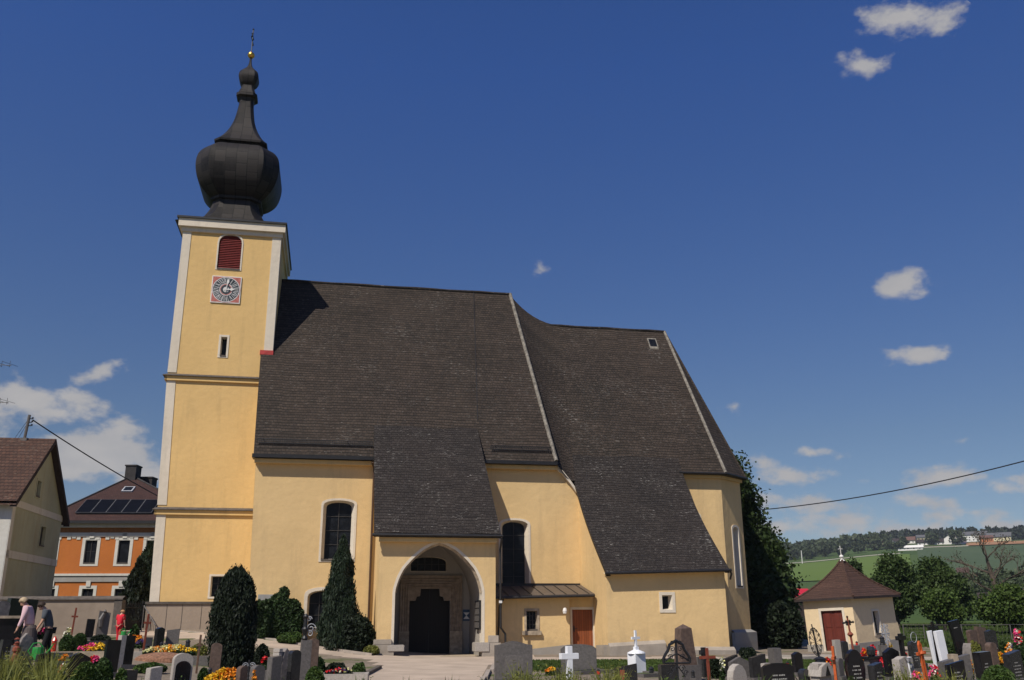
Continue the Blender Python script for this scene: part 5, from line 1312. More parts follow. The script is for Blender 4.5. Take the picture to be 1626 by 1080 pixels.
# bare half-dead tree
p = atY(1596, 985, 104); z0 = hgt(p.x, 104); BT = thing('bare_tree', 'almost leafless dead tree with spreading twigs at the right', 'tree', (p.x, 104, z0), 0)
rg_ = random.Random(11); m = MB(); tips = []
def grow(q, d, r, L, dep):
    e_ = q+d*L; mid = q.lerp(e_, .5)+Vector((rg_.uniform(-.1,.1), rg_.uniform(-.1,.1), 0))*L
    m.tube([q, mid, e_], [r, r*.85, r*.65], 5 if dep > 2 else 3, cap=False)
    if dep == 0: tips.append(e_); return
    for k in range(3 if dep > 1 else 3):
        nd_ = (d+Vector((rg_.uniform(-1,1), rg_.uniform(-1,1), rg_.uniform(-.25,.65)))*.75).normalized(); grow(e_, nd_, r*.6, L*rg_.uniform(.62,.85), dep-1)
grow(Vector((0,0,-.2)), Vector((-.12,0,1)).normalized(), .34, 2.6, 1) if 0 else None
m.tube([(0,0,-.2),(-.1,0,2),(-.55,0,4.2),(-.9,.1,6.6),(-1.0,.1,8.2)], [.36,.32,.27,.16,.06], 8)
for (z, dx, dz, r, L) in ((3.2,-.8,.35,.15,1.8),(3.8,.8,.5,.14,1.7),(5.0,.7,.6,.12,1.5),(5.3,-.8,.4,.12,1.6),(6.6,-.5,.7,.09,1.2),(6.9,.6,.6,.09,1.2),(4.4,.2,.4,.1,1.4),(7.6,.1,.9,.06,.9),(3.0,.9,.1,.12,2.2)):
    x = interp(z, [(0,0),(2,-.1),(4.2,-.55),(6.6,-.9),(8.2,-1)]); grow(Vector((x,0,z)), Vector((dx, rg_.uniform(-.6,.6), dz)).normalized(), r, L, 3)
m.build('trunk', 'bark', BT)
tc_ = np.array([tuple(t) for t in tips]); tc_ = np.repeat(tc_, 3, 0)+np.random.default_rng(2).normal(size=(len(tips)*3,3))*.25; leaves('foliage', tc_, .09, 'bareleaf', BT, 2.5, seed=4)  # loose twig cards added at the branch tips
# yews between villa and tower
def conifer(name, label, X, Y, H, rad, mat, n=9000, size=.16, seed=1, prof=None, cat='conifer', base=None, ragged=.12, up=.8, el=2.2, grp=None, lumps=0.):
    z0 = hgt(X, Y) if base is None else base; t = thing(name, label, cat, (X, Y, z0), 0, grp); rg = np.random.default_rng(seed)
    prof = prof or [(0,.75),(.12,.95),(.3,1),(.6,.72),(.85,.34),(1,.03)]
    h = rg.random(n)**.85; R_ = np.interp(h, [a for a, b in prof], [b for a, b in prof])*rad; th_ = rg.uniform(0, 2*PI, n)
    ph = rg.uniform(0, 6.28, 6); bumps = 1+ragged*(np.sin(th_*3+h*9+ph[0])+np.sin(th_*5-h*15+ph[1])+np.sin(th_*2+h*23+ph[2])+.8*np.sin(th_*9+h*31+ph[3]))/2
    r = R_*bumps*(rg.uniform(.55, 1, n)**.5); r *= (1+np.abs(rg.normal(size=n))*.10)
    c = np.stack([r*np.cos(th_), r*np.sin(th_), h*H+rg.normal(size=n)*.05*H*lumps], 1)
    MB().tube([(0,0,-.1),(0,0,H*.8)], [.09,.02], 6).build('trunk', 'bark', t)
    leaves('foliage', c, size, mat, t, el, up, .4, seed=seed); return t
p = atY(229, 960, 58); conifer('yew_tree', 'dark yew tree beside the white corner of the tower', p.x, 58, atY(229,864,58).z-hgt(p.x,58), 1.15, 'yew', 12000, .15, 5, ragged=.2)
p = atY(214, 960, 57); conifer('yew_tree', 'shorter yew standing left of the taller yew by the tower', p.x, 57, atY(214,890,57).z-hgt(p.x,57), .75, 'cypress', 8000, .14, 6, ragged=.2)
# cypress column among the graves
Yc = 31; p = atY(366, 1050, Yc)
conifer('columnar_thuja', 'broad dark columnar thuja with rounded top among the graves', p.x, Yc, atY(366,911,Yc).z-hgt(p.x,Yc), .64, 'cypress', 85000, .04, 8, [(0,.80),(.1,.92),(.3,1),(.55,.97),(.75,.86),(.9,.62),(.97,.35),(1,.12)], ragged=.07, up=1.1, el=3., lumps=.7)
# slender juniper by the porch
Yj = 47.0; p = atY(538, 1012, Yj)
conifer('juniper_tree', 'tall slender bluish juniper in front of the nave window', p.x, Yj, atY(541,860,Yj).z-hgt(p.x,Yj), .98, 'juniper', 60000, .05, 9, [(0,.85),(.12,.95),(.25,.86),(.45,.62),(.65,.52),(.82,.36),(.93,.20),(1,.04)], ragged=.2, up=1., el=4, lumps=.5)
def bush(name, label, px, pyb, w_px, h_px, Y, mat, n=2500, size=.07, seed=1, cat='bush', blobs=None, grp=None, flat=1., ragged=.5, el=1.5, up=0.):
    p = atY(px, pyb, Y); z0 = hgt(p.x, Y); s_ = pxm(Y); w_ = w_px*s_/2; top = atY(px, pyb-h_px, Y).z-z0; hh = max(.25, top)
    rg = random.Random(seed)
    b = blobs or [(0,0,hh*.42,w_*.92,w_*.8*flat,hh*.56)]+[(rg.uniform(-.5,.5)*w_, rg.uniform(-.5,.5)*w_*flat, hh*rg.uniform(.35,.68), w_*rg.uniform(.3,.48), w_*.4*flat, hh*.36) for _ in range(int(7*ragged))]
    t = thing(name, label, cat, (p.x, Y, z0), 0, grp)
    m = MB(); 
    for k in range(3): m.tube([(0,0,-.05),(rg.uniform(-.3,.3)*w_, rg.uniform(-.3,.3)*w_, hh*.5)], [.03,.01], 5)
    m.build('stems', 'bark', t)
    c = in_blobs(b, n, seed, .72); c[:,2] = np.maximum(c[:,2], .02)
    leaves('foliage', c, size, mat, t, el, up, .4, seed=seed); return t
bush('climbing_shrub', 'leafy laurel shrub against the nave wall left of the barred window', 448, 1005, 58, 66, 49.0, 'ivy', 9000, .12, 31, ragged=1.2, blobs=[(0,0,.8,.8,.6,.8),(-.6,0,.6,.6,.5,.6),(.55,0,.7,.55,.5,.65),(-.25,0,1.75,.5,.4,.55),(.35,0,1.55,.55,.4,.45),(-.05,0,2.25,.28,.25,.35),(.75,0,1.2,.3,.3,.4)])
bush('climbing_shrub', 'low leafy shrub between the columnar thuja and the laurel', 415, 1012, 36, 60, 48.6, 'ivy', 5000, .12, 32, ragged=1.2)
bush('juniper_shrub', 'wide dark spreading shrub beside the porch corner', 558, 1022, 84, 46, 46.6, 'darkbush', 12000, .10, 33, ragged=1.4, flat=.5)
bush('border_shrub', 'low bright green shrub under the laurel by the path edge', 460, 1022, 46, 18, 47.6, 'thuja', 5000, .07, 34, ragged=1)
bush('border_shrub', 'low pale green plants at the foot of the porch corner', 590, 1033, 30, 9, 45.6, 'weed', 1600, .06, 35, ragged=1.2)
bush('dark_hedge', 'dark clipped hedge in the shade behind the choir corner', 1242, 1024, 84, 70, 60, 'darkbush', 9000, .18, 36, ragged=1.4)
# reddish climber twigs on the wall above the laurel
p = atY(440, 960, 50.0)
m = MB(); rg_ = random.Random(3)
for k in range(26):
    x, z = rg_.uniform(-.7,.9), 0; q = [(x*.3,0,0)]
    for j in range(5): q.append((q[-1][0]+rg_.uniform(-.12,.14)+x*.1, rg_.uniform(-.02,.02), q[-1][2]+rg_.uniform(.2,.5)))
    m.tube(q, .008, 3, cap=False)
zz = hgt(p.x, 50)
o = m.build('climbing_plant', 'brownwood'); o.location = (p.x, 50.25+.0, 1.8); tag(o, 'bare reddish climber twigs on the yellow nave wall above the laurel', 'climber')

# ------------------------------------------------------------------ hills: woods, houses
def wood(name, label, pts, hgt_m, mat, n_each, size, conif=False, seed=1):
    rg = np.random.default_rng(seed); cs = []
    for (x, y) in pts:
        z = hgt(x, y); h_ = hgt_m*rg.uniform(.7, 1.25)
        if conif:
            t = rg.random(n_each); r = (1-t)*h_*.20; a = rg.uniform(0, 6.28, n_each); cs.append(np.stack([x+r*np.cos(a), y+r*np.sin(a), z+t*h_], 1))
        else:
            d = rg.normal(size=(n_each,3)); d /= np.linalg.norm(d, axis=1)[:,None]; d *= rg.uniform(.65,1,n_each)[:,None]; cs.append(np.stack([x+d[:,0]*h_*.5, y+d[:,1]*h_*.5, z+h_*.52+d[:,2]*h_*.48], 1))
    o = leaves(name, np.concatenate(cs), size, mat, None, 1.4, .3 if conif else 0, .4, seed=seed)
    return tag(o, label, 'wood', kind='stuff')
def band_pts(x0, x1, rfun, n, seed, dr=60):
    rg = random.Random(seed); o = []
    for i in range(n):
        px = lerp(x0, x1, (i+rg.random())/n); az = azp(px); r = rfun(px)+rg.uniform(-.5,.5)*dr; o.append((r*sin(az), r*cos(az)))
    return o
wood('spruce_wood', 'dark spruce forest along the skyline of the far hill', band_pts(1395, 1800, lambda x: 1330, 380, 1, 150)+band_pts(1430,1545,lambda x: 1300,170,2,60), 14, 'farwood', 42, 3.4, True, 1)
wood('hill_wood', 'mixed wood on the left part of the hill crest', band_pts(1090, 1420, lambda x: 1260, 200, 3, 200), 14, 'farleaf', 80, 3.6, False, 2)
wood('hill_wood', 'leafy wood on the slope above the bright crop field', band_pts(1120, 1345, lambda x: 1060, 44, 4, 150), 13, 'farleaf', 130, 2.0, False, 3)
wood('spruce_wood', 'distant forest behind the church and the left houses', band_pts(-1500, 1100, lambda x: 1650, 420, 9, 200), 22, 'farwood', 26, 5, True, 9)
# single trees and hedges on the hill, each its own thing
k_ = 0
for (px, r, h_, lab) in ((1262,1000,15,'left end'),(1290,985,13,'beside the gap'),(1318,1010,16,'above the chapel cross'),(1345,990,14,'right of the chapel finial'),(1372,1005,12,'below the red roofed farmhouse'),(1388,1060,17,'tall, behind the farmhouse'),(1400,1040,15,'darkest'),
                         (1412,1090,13,'beside the meadow'),(1447,1075,10,'rounded, below the cream houses'),(1493,1090,14,'between shed and chalet'),(1535,1085,16,'behind the chalet'),(1424,1000,9,'by the lane'),(1440,985,9,'low by the lane end')):
    az = azp(px); x, y = r*sin(az), r*cos(az); z = hgt(x, y); t = thing('field_tree', 'far dark green tree on the hillside, '+lab, 'tree', (x, y, z), 0, 'single trees on the far hillside')
    MB().tube([(0,0,-.5),(0,0,h_*.6)], [.4,.15], 6).build('trunk', 'bark', t)
    rg = np.random.default_rng(50+k_); d = rg.normal(size=(700,3)); d /= np.linalg.norm(d, axis=1)[:,None]; d *= rg.uniform(.6,1.,700)[:,None]*(1+.18*np.sin(d[:,:1]*5+k_)+.15*np.sin(d[:,2:]*7+k_)); d[:,2] = d[:,2]*h_*.47+h_*.53; d[:,:2] *= h_*.52
    leaves('crown', d, 1.5, 'farleaf', t, 1.4, seed=60+k_); k_ += 1
def fhouse(px, r, w_, d_, hw_, rh, wallm, roofm, label, ang=0., wins=4, name='farmhouse', group='houses on the far hillside'):
    az = azp(px); x, y = r*sin(az), r*cos(az); z = hgt(x, y); t = thing(name, label, 'house', (x, y, z-.5), -az+ang, group)
    m = MB(); m.box(-w_/2, w_/2, -d_/2, d_/2, 0, hw_); m.prism([(-d_/2,hw_),(d_/2,hw_),(0,hw_+rh)], -w_/2+.01, w_/2-.01, 0); m.build('wall', wallm, t)
    m = MB(); o_ = .8
    for s_ in (-1,1):
        q = [(-w_/2-o_, s_*(d_/2+o_), hw_-o_*rh/(d_/2)+.15),(w_/2+o_, s_*(d_/2+o_), hw_-o_*rh/(d_/2)+.15),(w_/2+o_,0,hw_+rh+.15),(-w_/2-o_,0,hw_+rh+.15)]; m.face(q if s_ < 0 else q[::-1]); m.face([(a,b,c-.3) for a,b,c in (q[::-1] if s_ < 0 else q)])
    m.build('roof', roofm, t)
    for lvl in range(2 if hw_ > 4.5 else 1):
        for k in range(wins):
            a = lerp(-w_/2, w_/2, (k+.5)/wins); wz = 1.3+2.8*lvl; MB().box(a-.55, a+.55, -d_/2-.06, -d_/2+.02, wz, wz+1.4).build('window', 'glass', t)
    return t
fhouse(1398, 1190, 20, 11, 5, 4.5, 'farcream', 'farredroof', 'farmhouse with bright red roof at the crest among trees', .2)
fhouse(1440, 1185, 13, 9, 4, 3, 'farwhite', 'fardarkroof', 'small white house left in the row under the forest', .3, 3)
fhouse(1460, 1190, 13, 10, 4.5, 4, 'farwhite', 'farbrownroof', 'white house with brown roof next to the cream house', -.4, 3)
fhouse(1481, 1180, 15, 11, 7, 3, 'farcream', 'fargreyroof', 'tall cream house below the highest forest edge', .1, 4)
fhouse(1492, 1095, 27, 10, 4, 3.2, 'farwhite', 'fardarkroof', 'long low hall with white front beside the lane', .05, 6)
fhouse(1532, 1100, 27, 16, 7, 5, 'farwhite', 'fardarkroof', 'chalet with broad dark gable roof and white ground floor', 1.35, 5)
fhouse(1541, 1215, 26, 12, 6, 4, 'farwhite', 'fargreyroof', 'house with long grey roof behind the chalet', .0, 5)
fhouse(1566, 1180, 24, 11, 8, 3.5, 'farwhite', 'fargreyroof', 'bright white two-storey house right of the chalet', -.1, 6)
fhouse(1583, 1150, 12, 9, 5, 2.5, 'farorange', 'farbrownroof', 'small orange house between the white house and the villa', .2, 3)
fhouse(1604, 1165, 24, 12, 5, 4.5, 'farcream', 'fargreyroof', 'large villa with grey roof at the far right of the hill', -.1, 7)
fhouse(1463, 985, 16, 7, 3, 2, 'farwhite', 'farwhite', 'white shed by the lane above the treetops', 0, 3)
fhouse(1446, 985, 10, 6, 3, 1.5, 'farwhite', 'fargreyroof', 'little grey shed at the lower lane end', 0, 2)
fhouse(1262, 1180, 18, 9, 6, 3, 'farwhite', 'farbrownroof', 'white house with brown roof at the left end of the hill', .1, 3)
fhouse(1243, 1200, 16, 10, 9, 4, 'farbrownroof', 'farredroof', 'red brown house half hidden by the linden tree', 0, 3)
fhouse(1552, 440, 13, 9, 3, 3.0, 'fardarkroof', 'fardarkbrown', 'long brown roofed barn in the valley', .1, 3, 'barn', 'houses in the valley')
fhouse(1537, 465, 3.6, 4, 6, 1.6, 'farwhite', 'fardarkbrown', 'narrow white house with red roof left of the valley barn', 0, 1, 'cottage', 'houses in the valley')
fhouse(1559, 330, 6, 5, 2.6, 2, 'farwhite', 'farbrownroof', 'white cottage in the valley in front of the barn', .5, 3, 'cottage', 'houses in the valley')
fhouse(1584, 380, 7, 5, 3, 2.2, 'farwhite', 'fargreyroof', 'white cottage behind the dead tree in the valley', -.3, 3, 'cottage', 'houses in the valley')
fhouse(1572, 300, 4, 3, 1.6, 1.2, 'farwhite', 'fardarkroof', 'low white garage nearest in the valley', .1, 2, 'cottage', 'houses in the valley')
wood('valley_copse', 'dark bushes between the valley houses', band_pts(1525, 1720, lambda x: 330, 60, 6, 60), 6.5, 'farleaf', 130, .9, False, 6)
wood('valley_copse', 'dark bushes behind the valley barn', band_pts(1530, 1720, lambda x: 420, 34, 7, 30), 7, 'farleaf', 130, 1., False, 7)
# white pole in the field
az = azp(1280); r = 900; m = MB(); m.tube([(0,0,0),(0,0,12)], .35, 6); o = m.build('pole', 'farwhite'); o.location = (r*sin(az), r*cos(az), hgt(r*sin(az), r*cos(az))); tag(o, 'pale pole standing at the upper edge of the crop field', 'pole')
# churchyard fence
FN = thing('wire_fence', 'low wire mesh fence between graves and meadow', 'fence', (26, 63, 0)); o_ = FN.location
fp = [atY(1437, 1020, 66), atY(1470, 1022, 65), atY(1530, 1020, 64), atY(1560,1020,63.5), atY(1608, 1020, 63), atY(1660,1020,62)]
fps = [Vector((p.x, p.y, hgt(p.x, p.y)))-o_ for p in fp]
for p in fps: MB().tube([p, p+Vector((0,0,1.25))], .035, 6).build('post', 'greygranite', FN)
m = MB()
for a, b in zip(fps, fps[1:]):
    m.tube([a+Vector((0,0,1.22)), b+Vector((0,0,1.22))], .018, 4)
    for k in range(1, 6): m.tube([a+Vector((0,0,.2*k)), b+Vector((0,0,.2*k))], .006, 3, cap=False)
    n = int((b-a).length/.25)
    for k in range(n): q = a.lerp(b, k/n); m.tube([q, q+Vector((0,0,1.2))], .005, 3, cap=False)
m.build('wire_mesh', 'greygranite', FN)
rg = np.random.default_rng(8); P = np.stack([rg.uniform(22, 48, 30000), rg.uniform(60, 100, 30000)], 1); P = P[P[:,0] > 20+(P[:,1]-60)*.15]; P = np.array([(x, y, hgt(x, y)+.12) for x, y in P])
tag(leaves('grass', P, .16, 'grassblade', None, 2.4, .9, seed=13), 'long meadow grass beyond the wire fence', 'grass', kind='stuff')

# ------------------------------------------------------------------ graves
def sprof(kind, w, h):
    a = w/2
    if kind == 'flat': return [(-a,0),(a,0),(a,h),(-a,h)]
    if kind == 'slant': return [(-a,0),(a,0),(a,h),(-a,h-.16*w)]
    if kind == 'slantl': return [(-a,0),(a,0),(a,h-.16*w),(-a,h)]
    if kind == 'peak': return [(-a,0),(a,0),(a,h-.22*w),(0,h),(-a,h-.22*w)]
    if kind == 'arch': return [(-a,0),(a,0),(a,h-.35*w)]+[(a*cos(t), h-.35*w+.35*w*sin(t)) for t in [PI*k/10 for k in range(1,10)]]+[(-a,h-.35*w)]
    if kind == 'gothic': return [(-a,0),(a,0),(a*1.0,h*.45),(a*.86,h*.7),(a*.5,h*.9),(0,h),(-a*.5,h*.9),(-a*.86,h*.7),(-a,h*.45)]
    if kind == 'ellipse': return [(-a*.62,0),(a*.62,0)]+[(a*cos(t)*1.0, h*.5+h*.5*sin(t)) for t in [-PI/3+(PI*5/3)*k/16 for k in range(17)]]
    if kind == 'wave': return [(-a,0),(a,0),(a,h-.10*w)]+[(a*(1-2*k/12), h-.10*w+.10*w*sin(PI*k/12)**2) for k in range(1,12)]+[(-a,h-.10*w)]
    if kind == 'curve': return [(-a,0),(a,0),(a,h-.12*w)]+[(a*(1-2*k/10), h-.12*w+.12*w*math.sqrt(max(0,1-(1-2*k/10)**2))) for k in range(1,10)]+[(-a,h-.12*w)]
    if kind == 'rough': return [(-a,0),(a*.9,0),(a,h*.3),(a*.85,h*.62),(a*.55,h*.86),(a*.1,h*.93),(-a*.1,h),(-a*.5,h*.84),(-a*.75,h*.6),(-a*.95,h*.3)]
    if kind == 'taper': return [(-a,0),(a,0),(a*.72,h*.93),(0,h),(-a*.72,h*.93)]
    if kind == 'shoulder': return [(-a,0),(a,0),(a,h*.78),(a*.7,h*.80),(a*.62,h*.94),(0,h),(-a*.62,h*.94),(-a*.7,h*.80),(-a,h*.78)]
def place(px, ytop, Y, lean=True, zlow=0.):
    top = atY(px, ytop, Y); k = (px-813)/813; ln = R(3.2*k) if lean else 0
    z0 = hgt(top.x, Y); h = top.z-z0
    return Vector((top.x+h*sin(ln), Y, z0-.02)), h+.02, ln
def inscription(par, w, h, y, n, mat, seed, zc=.62, wf=.62):
    rg = random.Random(seed); m = MB(); lh = .035
    for i in range(n):
        z = h*zc-i*.085; 
        if z < .1: break
        L = w*wf*rg.uniform(.55, 1); x = -L/2
        while x < L/2-.02:
            c = rg.uniform(.02, .045); m.face([(x,y,z),(x+c*.75,y,z),(x+c*.75,y,z+lh*rg.uniform(.7,1)),(x,y,z+lh*.8)]); x += c*(1 if rg.random() < .85 else 1.8)
    return m.build('inscription', mat, par)
STN = 'headstones in the churchyard'
def stone(px, ytop, wpx, Y, kind, mat, label, t=.16, phi=None, ins=0, imat='engrave', base='greygranite', extra=None, cross=False, group=STN, name='headstone'):
    loc, h, ln = place(px, ytop, Y)
    phi = (48 if px < 700 else 42) if phi is None else phi
    vphi = -math.degrees(math.atan2(px-813, 1520)); th = R(abs(phi-vphi)); W_ = wpx*pxm(Y)
    w_ = max(.28, (W_-t*sin(th))/max(.35, cos(th)))
    tt = thing(name, label, 'gravestone', loc, 0, group, rot=(0, -ln, R(phi)))
    b = .14; loop = [(a, z+b) for a, z in sprof(kind, w_, h-b)]
    sl = MB().prism(loop, -t/2, t/2).build('slab', mat, tt, bevel=.008)
    MB().box(-w_/2-.08, w_/2+.08, -t/2-.09, t/2+.09, -.25, b).build('base', base, tt, bevel=.008)
    if ins: inscription(sl, w_, h, -t/2-.004, ins, imat, int(px))
    if cross:
        m = MB(); z = h*.80; m.box(-.022, .022, -t/2-.012, -t/2, z-.14, z+.08); m.box(-.075, .075, -t/2-.012, -t/2, z, z+.04); m.build('engraved_cross', imat, sl)
    if extra: extra(tt, w_, h, t)
    return tt
def kerbplot(px, py, w_, d_, mat, label, phi=38, Y=None, fl=None, fill='soil', h=.18):
    p = ghit(px, py) if Y is None else atY(px, py, Y); z = hgt(p.x, p.y)
    t = thing('grave_border', label, 'grave border', (p.x, p.y, z-.03), R(phi), 'grave borders')
    m = MB(); b = .10
    m.box(-w_/2,w_/2,-d_/2,-d_/2+b,-.2,h); m.box(-w_/2,w_/2,d_/2-b,d_/2,-.2,h); m.box(-w_/2,-w_/2+b,-d_/2+b,d_/2-b,-.2,h-.003); m.box(w_/2-b,w_/2,-d_/2+b,d_/2-b,-.2,h-.003); m.build('kerb', mat, t)
    m = MB(); m.face([(-w_/2+b,-d_/2+b,h-.05),(w_/2-b,-d_/2+b,h-.05),(w_/2-b,d_/2-b,h-.05),(-w_/2+b,d_/2-b,h-.05)]); m.build('bed', fill, t)
    return t
def flowers(px, py, wpx, hpx, Y, cols, label, n=260, seed=1, fs=.05, cat='flowers', name='flower_bed', deep=.5, leafm='ivy', zoff=0.):
    p = atY(px, py, Y); z0 = hgt(p.x, Y)+zoff; w_ = wpx*pxm(Y)/2; top = max(.12, atY(px, py-hpx, Y).z-z0)
    t = thing(name, label, cat, (p.x, Y, z0), 0); rg = np.random.default_rng(seed)
    def pts(n, lift):
        a = rg.uniform(0, 2*PI, n); r = rg.random(n)**.5; x = r*np.cos(a)*w_; y = r*np.sin(a)*w_*deep; z = top*(1-.45*r*r)*lift*(1+.10*np.sin(x*9+y*7)); return np.stack([x, y, z], 1)
    P = pts(n*3, 1.)
    P[:,2] *= rg.uniform(.15, .95, n*3); leaves('foliage', P, .07, leafm, t, 1.6, .2, seed=seed)
    for i, c in enumerate(cols):
        k = max(4, n//len(cols)); q = pts(k, 1.03)
        if len(cols) > 1: q[:,0] = q[:,0]*.75+(i/(len(cols)-1)-.5)*w_*.5
        q = np.repeat(q, 3, 0)+rg.normal(size=(k*3,3))*fs*.25
        leaves('blossoms', q, fs, 'fl_'+c, t, 1.0, 0, seed=seed+i)
    return t
def xcross(px, ytop, Y, mat, label, arm_y, arm_w, t=.07, d=.05, phi=35, cat='grave cross', name='grave_cross', lean=True, cast=False, round_=False, foot=True, group='standing grave crosses'):
    loc, h, ln = place(px, ytop, Y, lean); za = atY(px, arm_y, Y).z-loc.z; vphi = -math.degrees(math.atan2(px-813, 1520)); a = arm_w*pxm(Y)/2/max(.5, cos(R(phi-vphi)))
    tt = thing(name, label, cat, loc, 0, group, rot=(0, -ln, R(phi)))
    m = MB(); m.box(-t/2, t/2, -d/2, d/2, -.15, h); m.build('upright', mat, tt, bevel=.006); MB().box(-a, a, -d/2-.004, d/2+.004, za-t/2, za+t/2).build('arm', mat, tt, bevel=.006)
    if cast: MB().tube([(0,-d/2-.02,za-.22),(0,-d/2-.03,za+.05)], [.02,.03], 6).tube([(-a*.6,-d/2-.02,za+.07),(0,-d/2-.03,za+.03),(a*.6,-d/2-.02,za+.07)], .015, 5).build('corpus', 'greyiron', tt)
    return tt
def scroll(m, c, r, turns=1.4, n=18, s=1, rr=.014, y=0):
    pts = [];
    for k in range(n):
        t = k/(n-1); a = turns*2*PI*t; q = r*(1-.8*t); pts.append((c[0]+s*q*cos(a), y, c[1]+q*sin(a)))
    m.tube(pts, rr, 4)
def lantern(px, pyt, Y, label, mat='darkgranite', h=.26, r=.07, glow=None):
    top = atY(px, pyt, Y); z0 = top.z-h; t = thing('grave_lantern', label, 'lantern', (top.x, Y, z0), 0, 'grave lanterns')
    g = hgt(top.x, Y)
    if z0-g > .05: MB().box(-r*1.3, r*1.3, -r*1.3, r*1.3, g-z0-.1, 0).build('pedestal', 'greygranite', t, bevel=.006)
    MB().lathe([(0,0),(r,.0),(r*1.05,.02),(r*.9,.04)], n=10).build('foot', mat, t); MB().lathe([(r*.82,.04),(r*.9,h*.35),(r*.82,h*.72)], n=10).build('glass', glow or 'darkgranite', t); MB().lathe([(r,h*.72),(r*1.05,h*.76),(r*.5,h*.92),(0,h)], n=10).build('lid', mat, t)
    return t

# --- left group
stone(14, 1016, 24, 25, 'flat', 'darkgranite', 'dark slab with pale grey left flank at the far left edge', ins=5, base='lightgranite', t=.2)
stone(44, 1005, 32, 25.5, 'rough', 'rock', 'rough dark pointed boulder stone behind the wooden crucifix')
stone(72, 1036, 26, 21, 'slant', 'blackgranite', 'black headstone hiding the legs of the woman in grey')
stone(96, 1050, 22, 21.5, 'flat', 'greygranite', 'low tan grey marker with red and white blossoms before it')
stone(126, 1036, 38, 23, 'peak', 'blackgranite', 'black stone with slanting shoulders below the pink flower bed')
stone(145, 983, 13, 46.5, 'flat', 'blackgranite', 'narrow black slab standing directly before the churchyard wall', t=.2, phi=30)
def relief(tt, w_, h, t): 
    m = MB(); m.tube([(-.12,-t/2-.05,h*.45),(-.16,-t/2-.06,h*.7),(-.05,-t/2-.06,h*.92)], [.10,.12,.07], 7); m.lathe([(0,-.1),(.09,0),(0,.11)], (-.02,-t/2-.05,h*.98), 8); m.build('relief_figure', 'greygranite', tt)
stone(167, 970, 18, 46.8, 'slantl', 'greygranite', 'tall grey slab with a carved relief figure before the churchyard wall', t=.22, phi=30, extra=relief)
stone(181, 1016, 24, 25, 'flat', 'blackgranite', 'big black slab left of the slim black stone', t=.14)
def side(tt, w_, h, t): MB().box(-w_/2-.16, -w_/2-.01, -t*.7, t*.7, -.1, h).build('lit_flank_slab', 'lightgranite', tt, bevel=.006)  # pale slab stands for the sunlit flank of the black stone
stone(207, 1009, 18, 28, 'flat', 'blackgranite', 'slim black slab, its sunlit flank added as a pale slab', extra=side, t=.16)
stone(255, 996, 16, 37.5, 'peak', 'blackgranite', 'black stone with two dark lanterns at its foot', t=.26)
stone(276, 998, 20, 38, 'slant', 'greygranite', 'plain light grey slab with slanted top beside the black stone', t=.1, phi=15)
stone(236, 1012, 14, 36, 'flat', 'greygranite', 'small low grey block behind the thin rusty cross')
lantern(235, 1022, 34.5, 'dark urn below the small grey block', 'darkgranite', .3, .1)
lantern(257, 1019, 36.5, 'dark lantern at the foot of the black peaked stone, left of the pair'); lantern(263, 1020, 36.5, 'dark lantern at the foot of the black peaked stone, right of the pair')
lantern(299, 1015, 36, 'dark vase standing alone near the path, right of the plain grey slab', 'iron', .34, .10)
def panel(tt, w_, h, t):
    lo_ = [(a*.78, z*.9+.12) for a, z in sprof('arch', w_, h-.25)]; pn = MB().prism(lo_, -t/2-.02, -t/2+.01).build('dark_panel', 'blackgranite', tt); 
stone(292, 1037, 33, 24, 'arch', 'lightgranite', 'arched pale headstone with dark polished panel', extra=panel, t=.2, phi=34)
stone(246, 1058, 20, 21.5, 'slant', 'lightgranite', 'small pale wedge-topped stone at the bottom, left of the arched headstone', t=.22)
stone(207, 1064, 18, 20.5, 'flat', 'darkgranite', 'low dark stone at the bottom left of the pale wedge-topped stone')
stone(345, 1021, 9, 25.5, 'arch', 'browngranite', 'narrow weathered brown post stone in front of the thuja', t=.2, phi=20)
stone(388, 1057, 9, 22, 'arch', 'browngranite', 'low dark round-topped post right of the orange flower bed', t=.18)
stone(410, 1056, 10, 22, 'arch', 'greygranite', 'grey round-topped post beside the iron scroll ornament', t=.2)
stone(437, 1041, 22, 24, 'slant', 'greygranite', 'grey slab standing left of the rough stepped stone', t=.22, phi=48)
def steps_(tt, w_, h, t):
    m = MB()
    for k in range(9): m.box(-w_/2-.10, -w_/2, -t/2+.01*(k % 2), t/2, .1+k*h/10, .1+(k+.82)*h/10)
    m.build('stepped_edge', 'lightgranite', tt)
stone(452, 1029, 18, 25, 'gothic', 'rock', 'rough dark stone with a pale stepped edge', extra=steps_, t=.28, phi=48)
stone(469, 1032, 13, 24.5, 'arch', 'darkgranite', 'dark upright slab between the stepped stone and the iron column', t=.18)
stone(487, 1016, 11, 27, 'flat', 'greygranite', 'grey pillar carrying the tall iron column', t=.3, phi=20)
stone(499, 1014, 9, 28, 'arch', 'browngranite', 'brown pillar immediately right of the grey pillar', t=.26, phi=20)
# tall cast column on the grey pillar
p = atY(486, 974, 26.9); z1 = atY(487, 1016, 27).z; CI = thing('iron_column', 'tall narrow cast iron ornament rising above the grey pillar', 'ornament', (p.x, 26.9, z1-.01))
hh = p.z-z1; m = MB(); m.lathe([(.06,0),(.09,.05),(.05,.12),(.07,hh*.3),(.10,hh*.42),(.06,hh*.5),(.05,hh*.8),(.08,hh*.9),(.03,hh)], n=10); m.build('shaft', 'iron', CI); m = MB(); scroll(m, (.16,hh*.45), .14, s=1); scroll(m, (.14,hh*.25), .10, s=-1); scroll(m, (.10,hh*.8), .08); m.build('scrollwork', 'greyiron', CI)
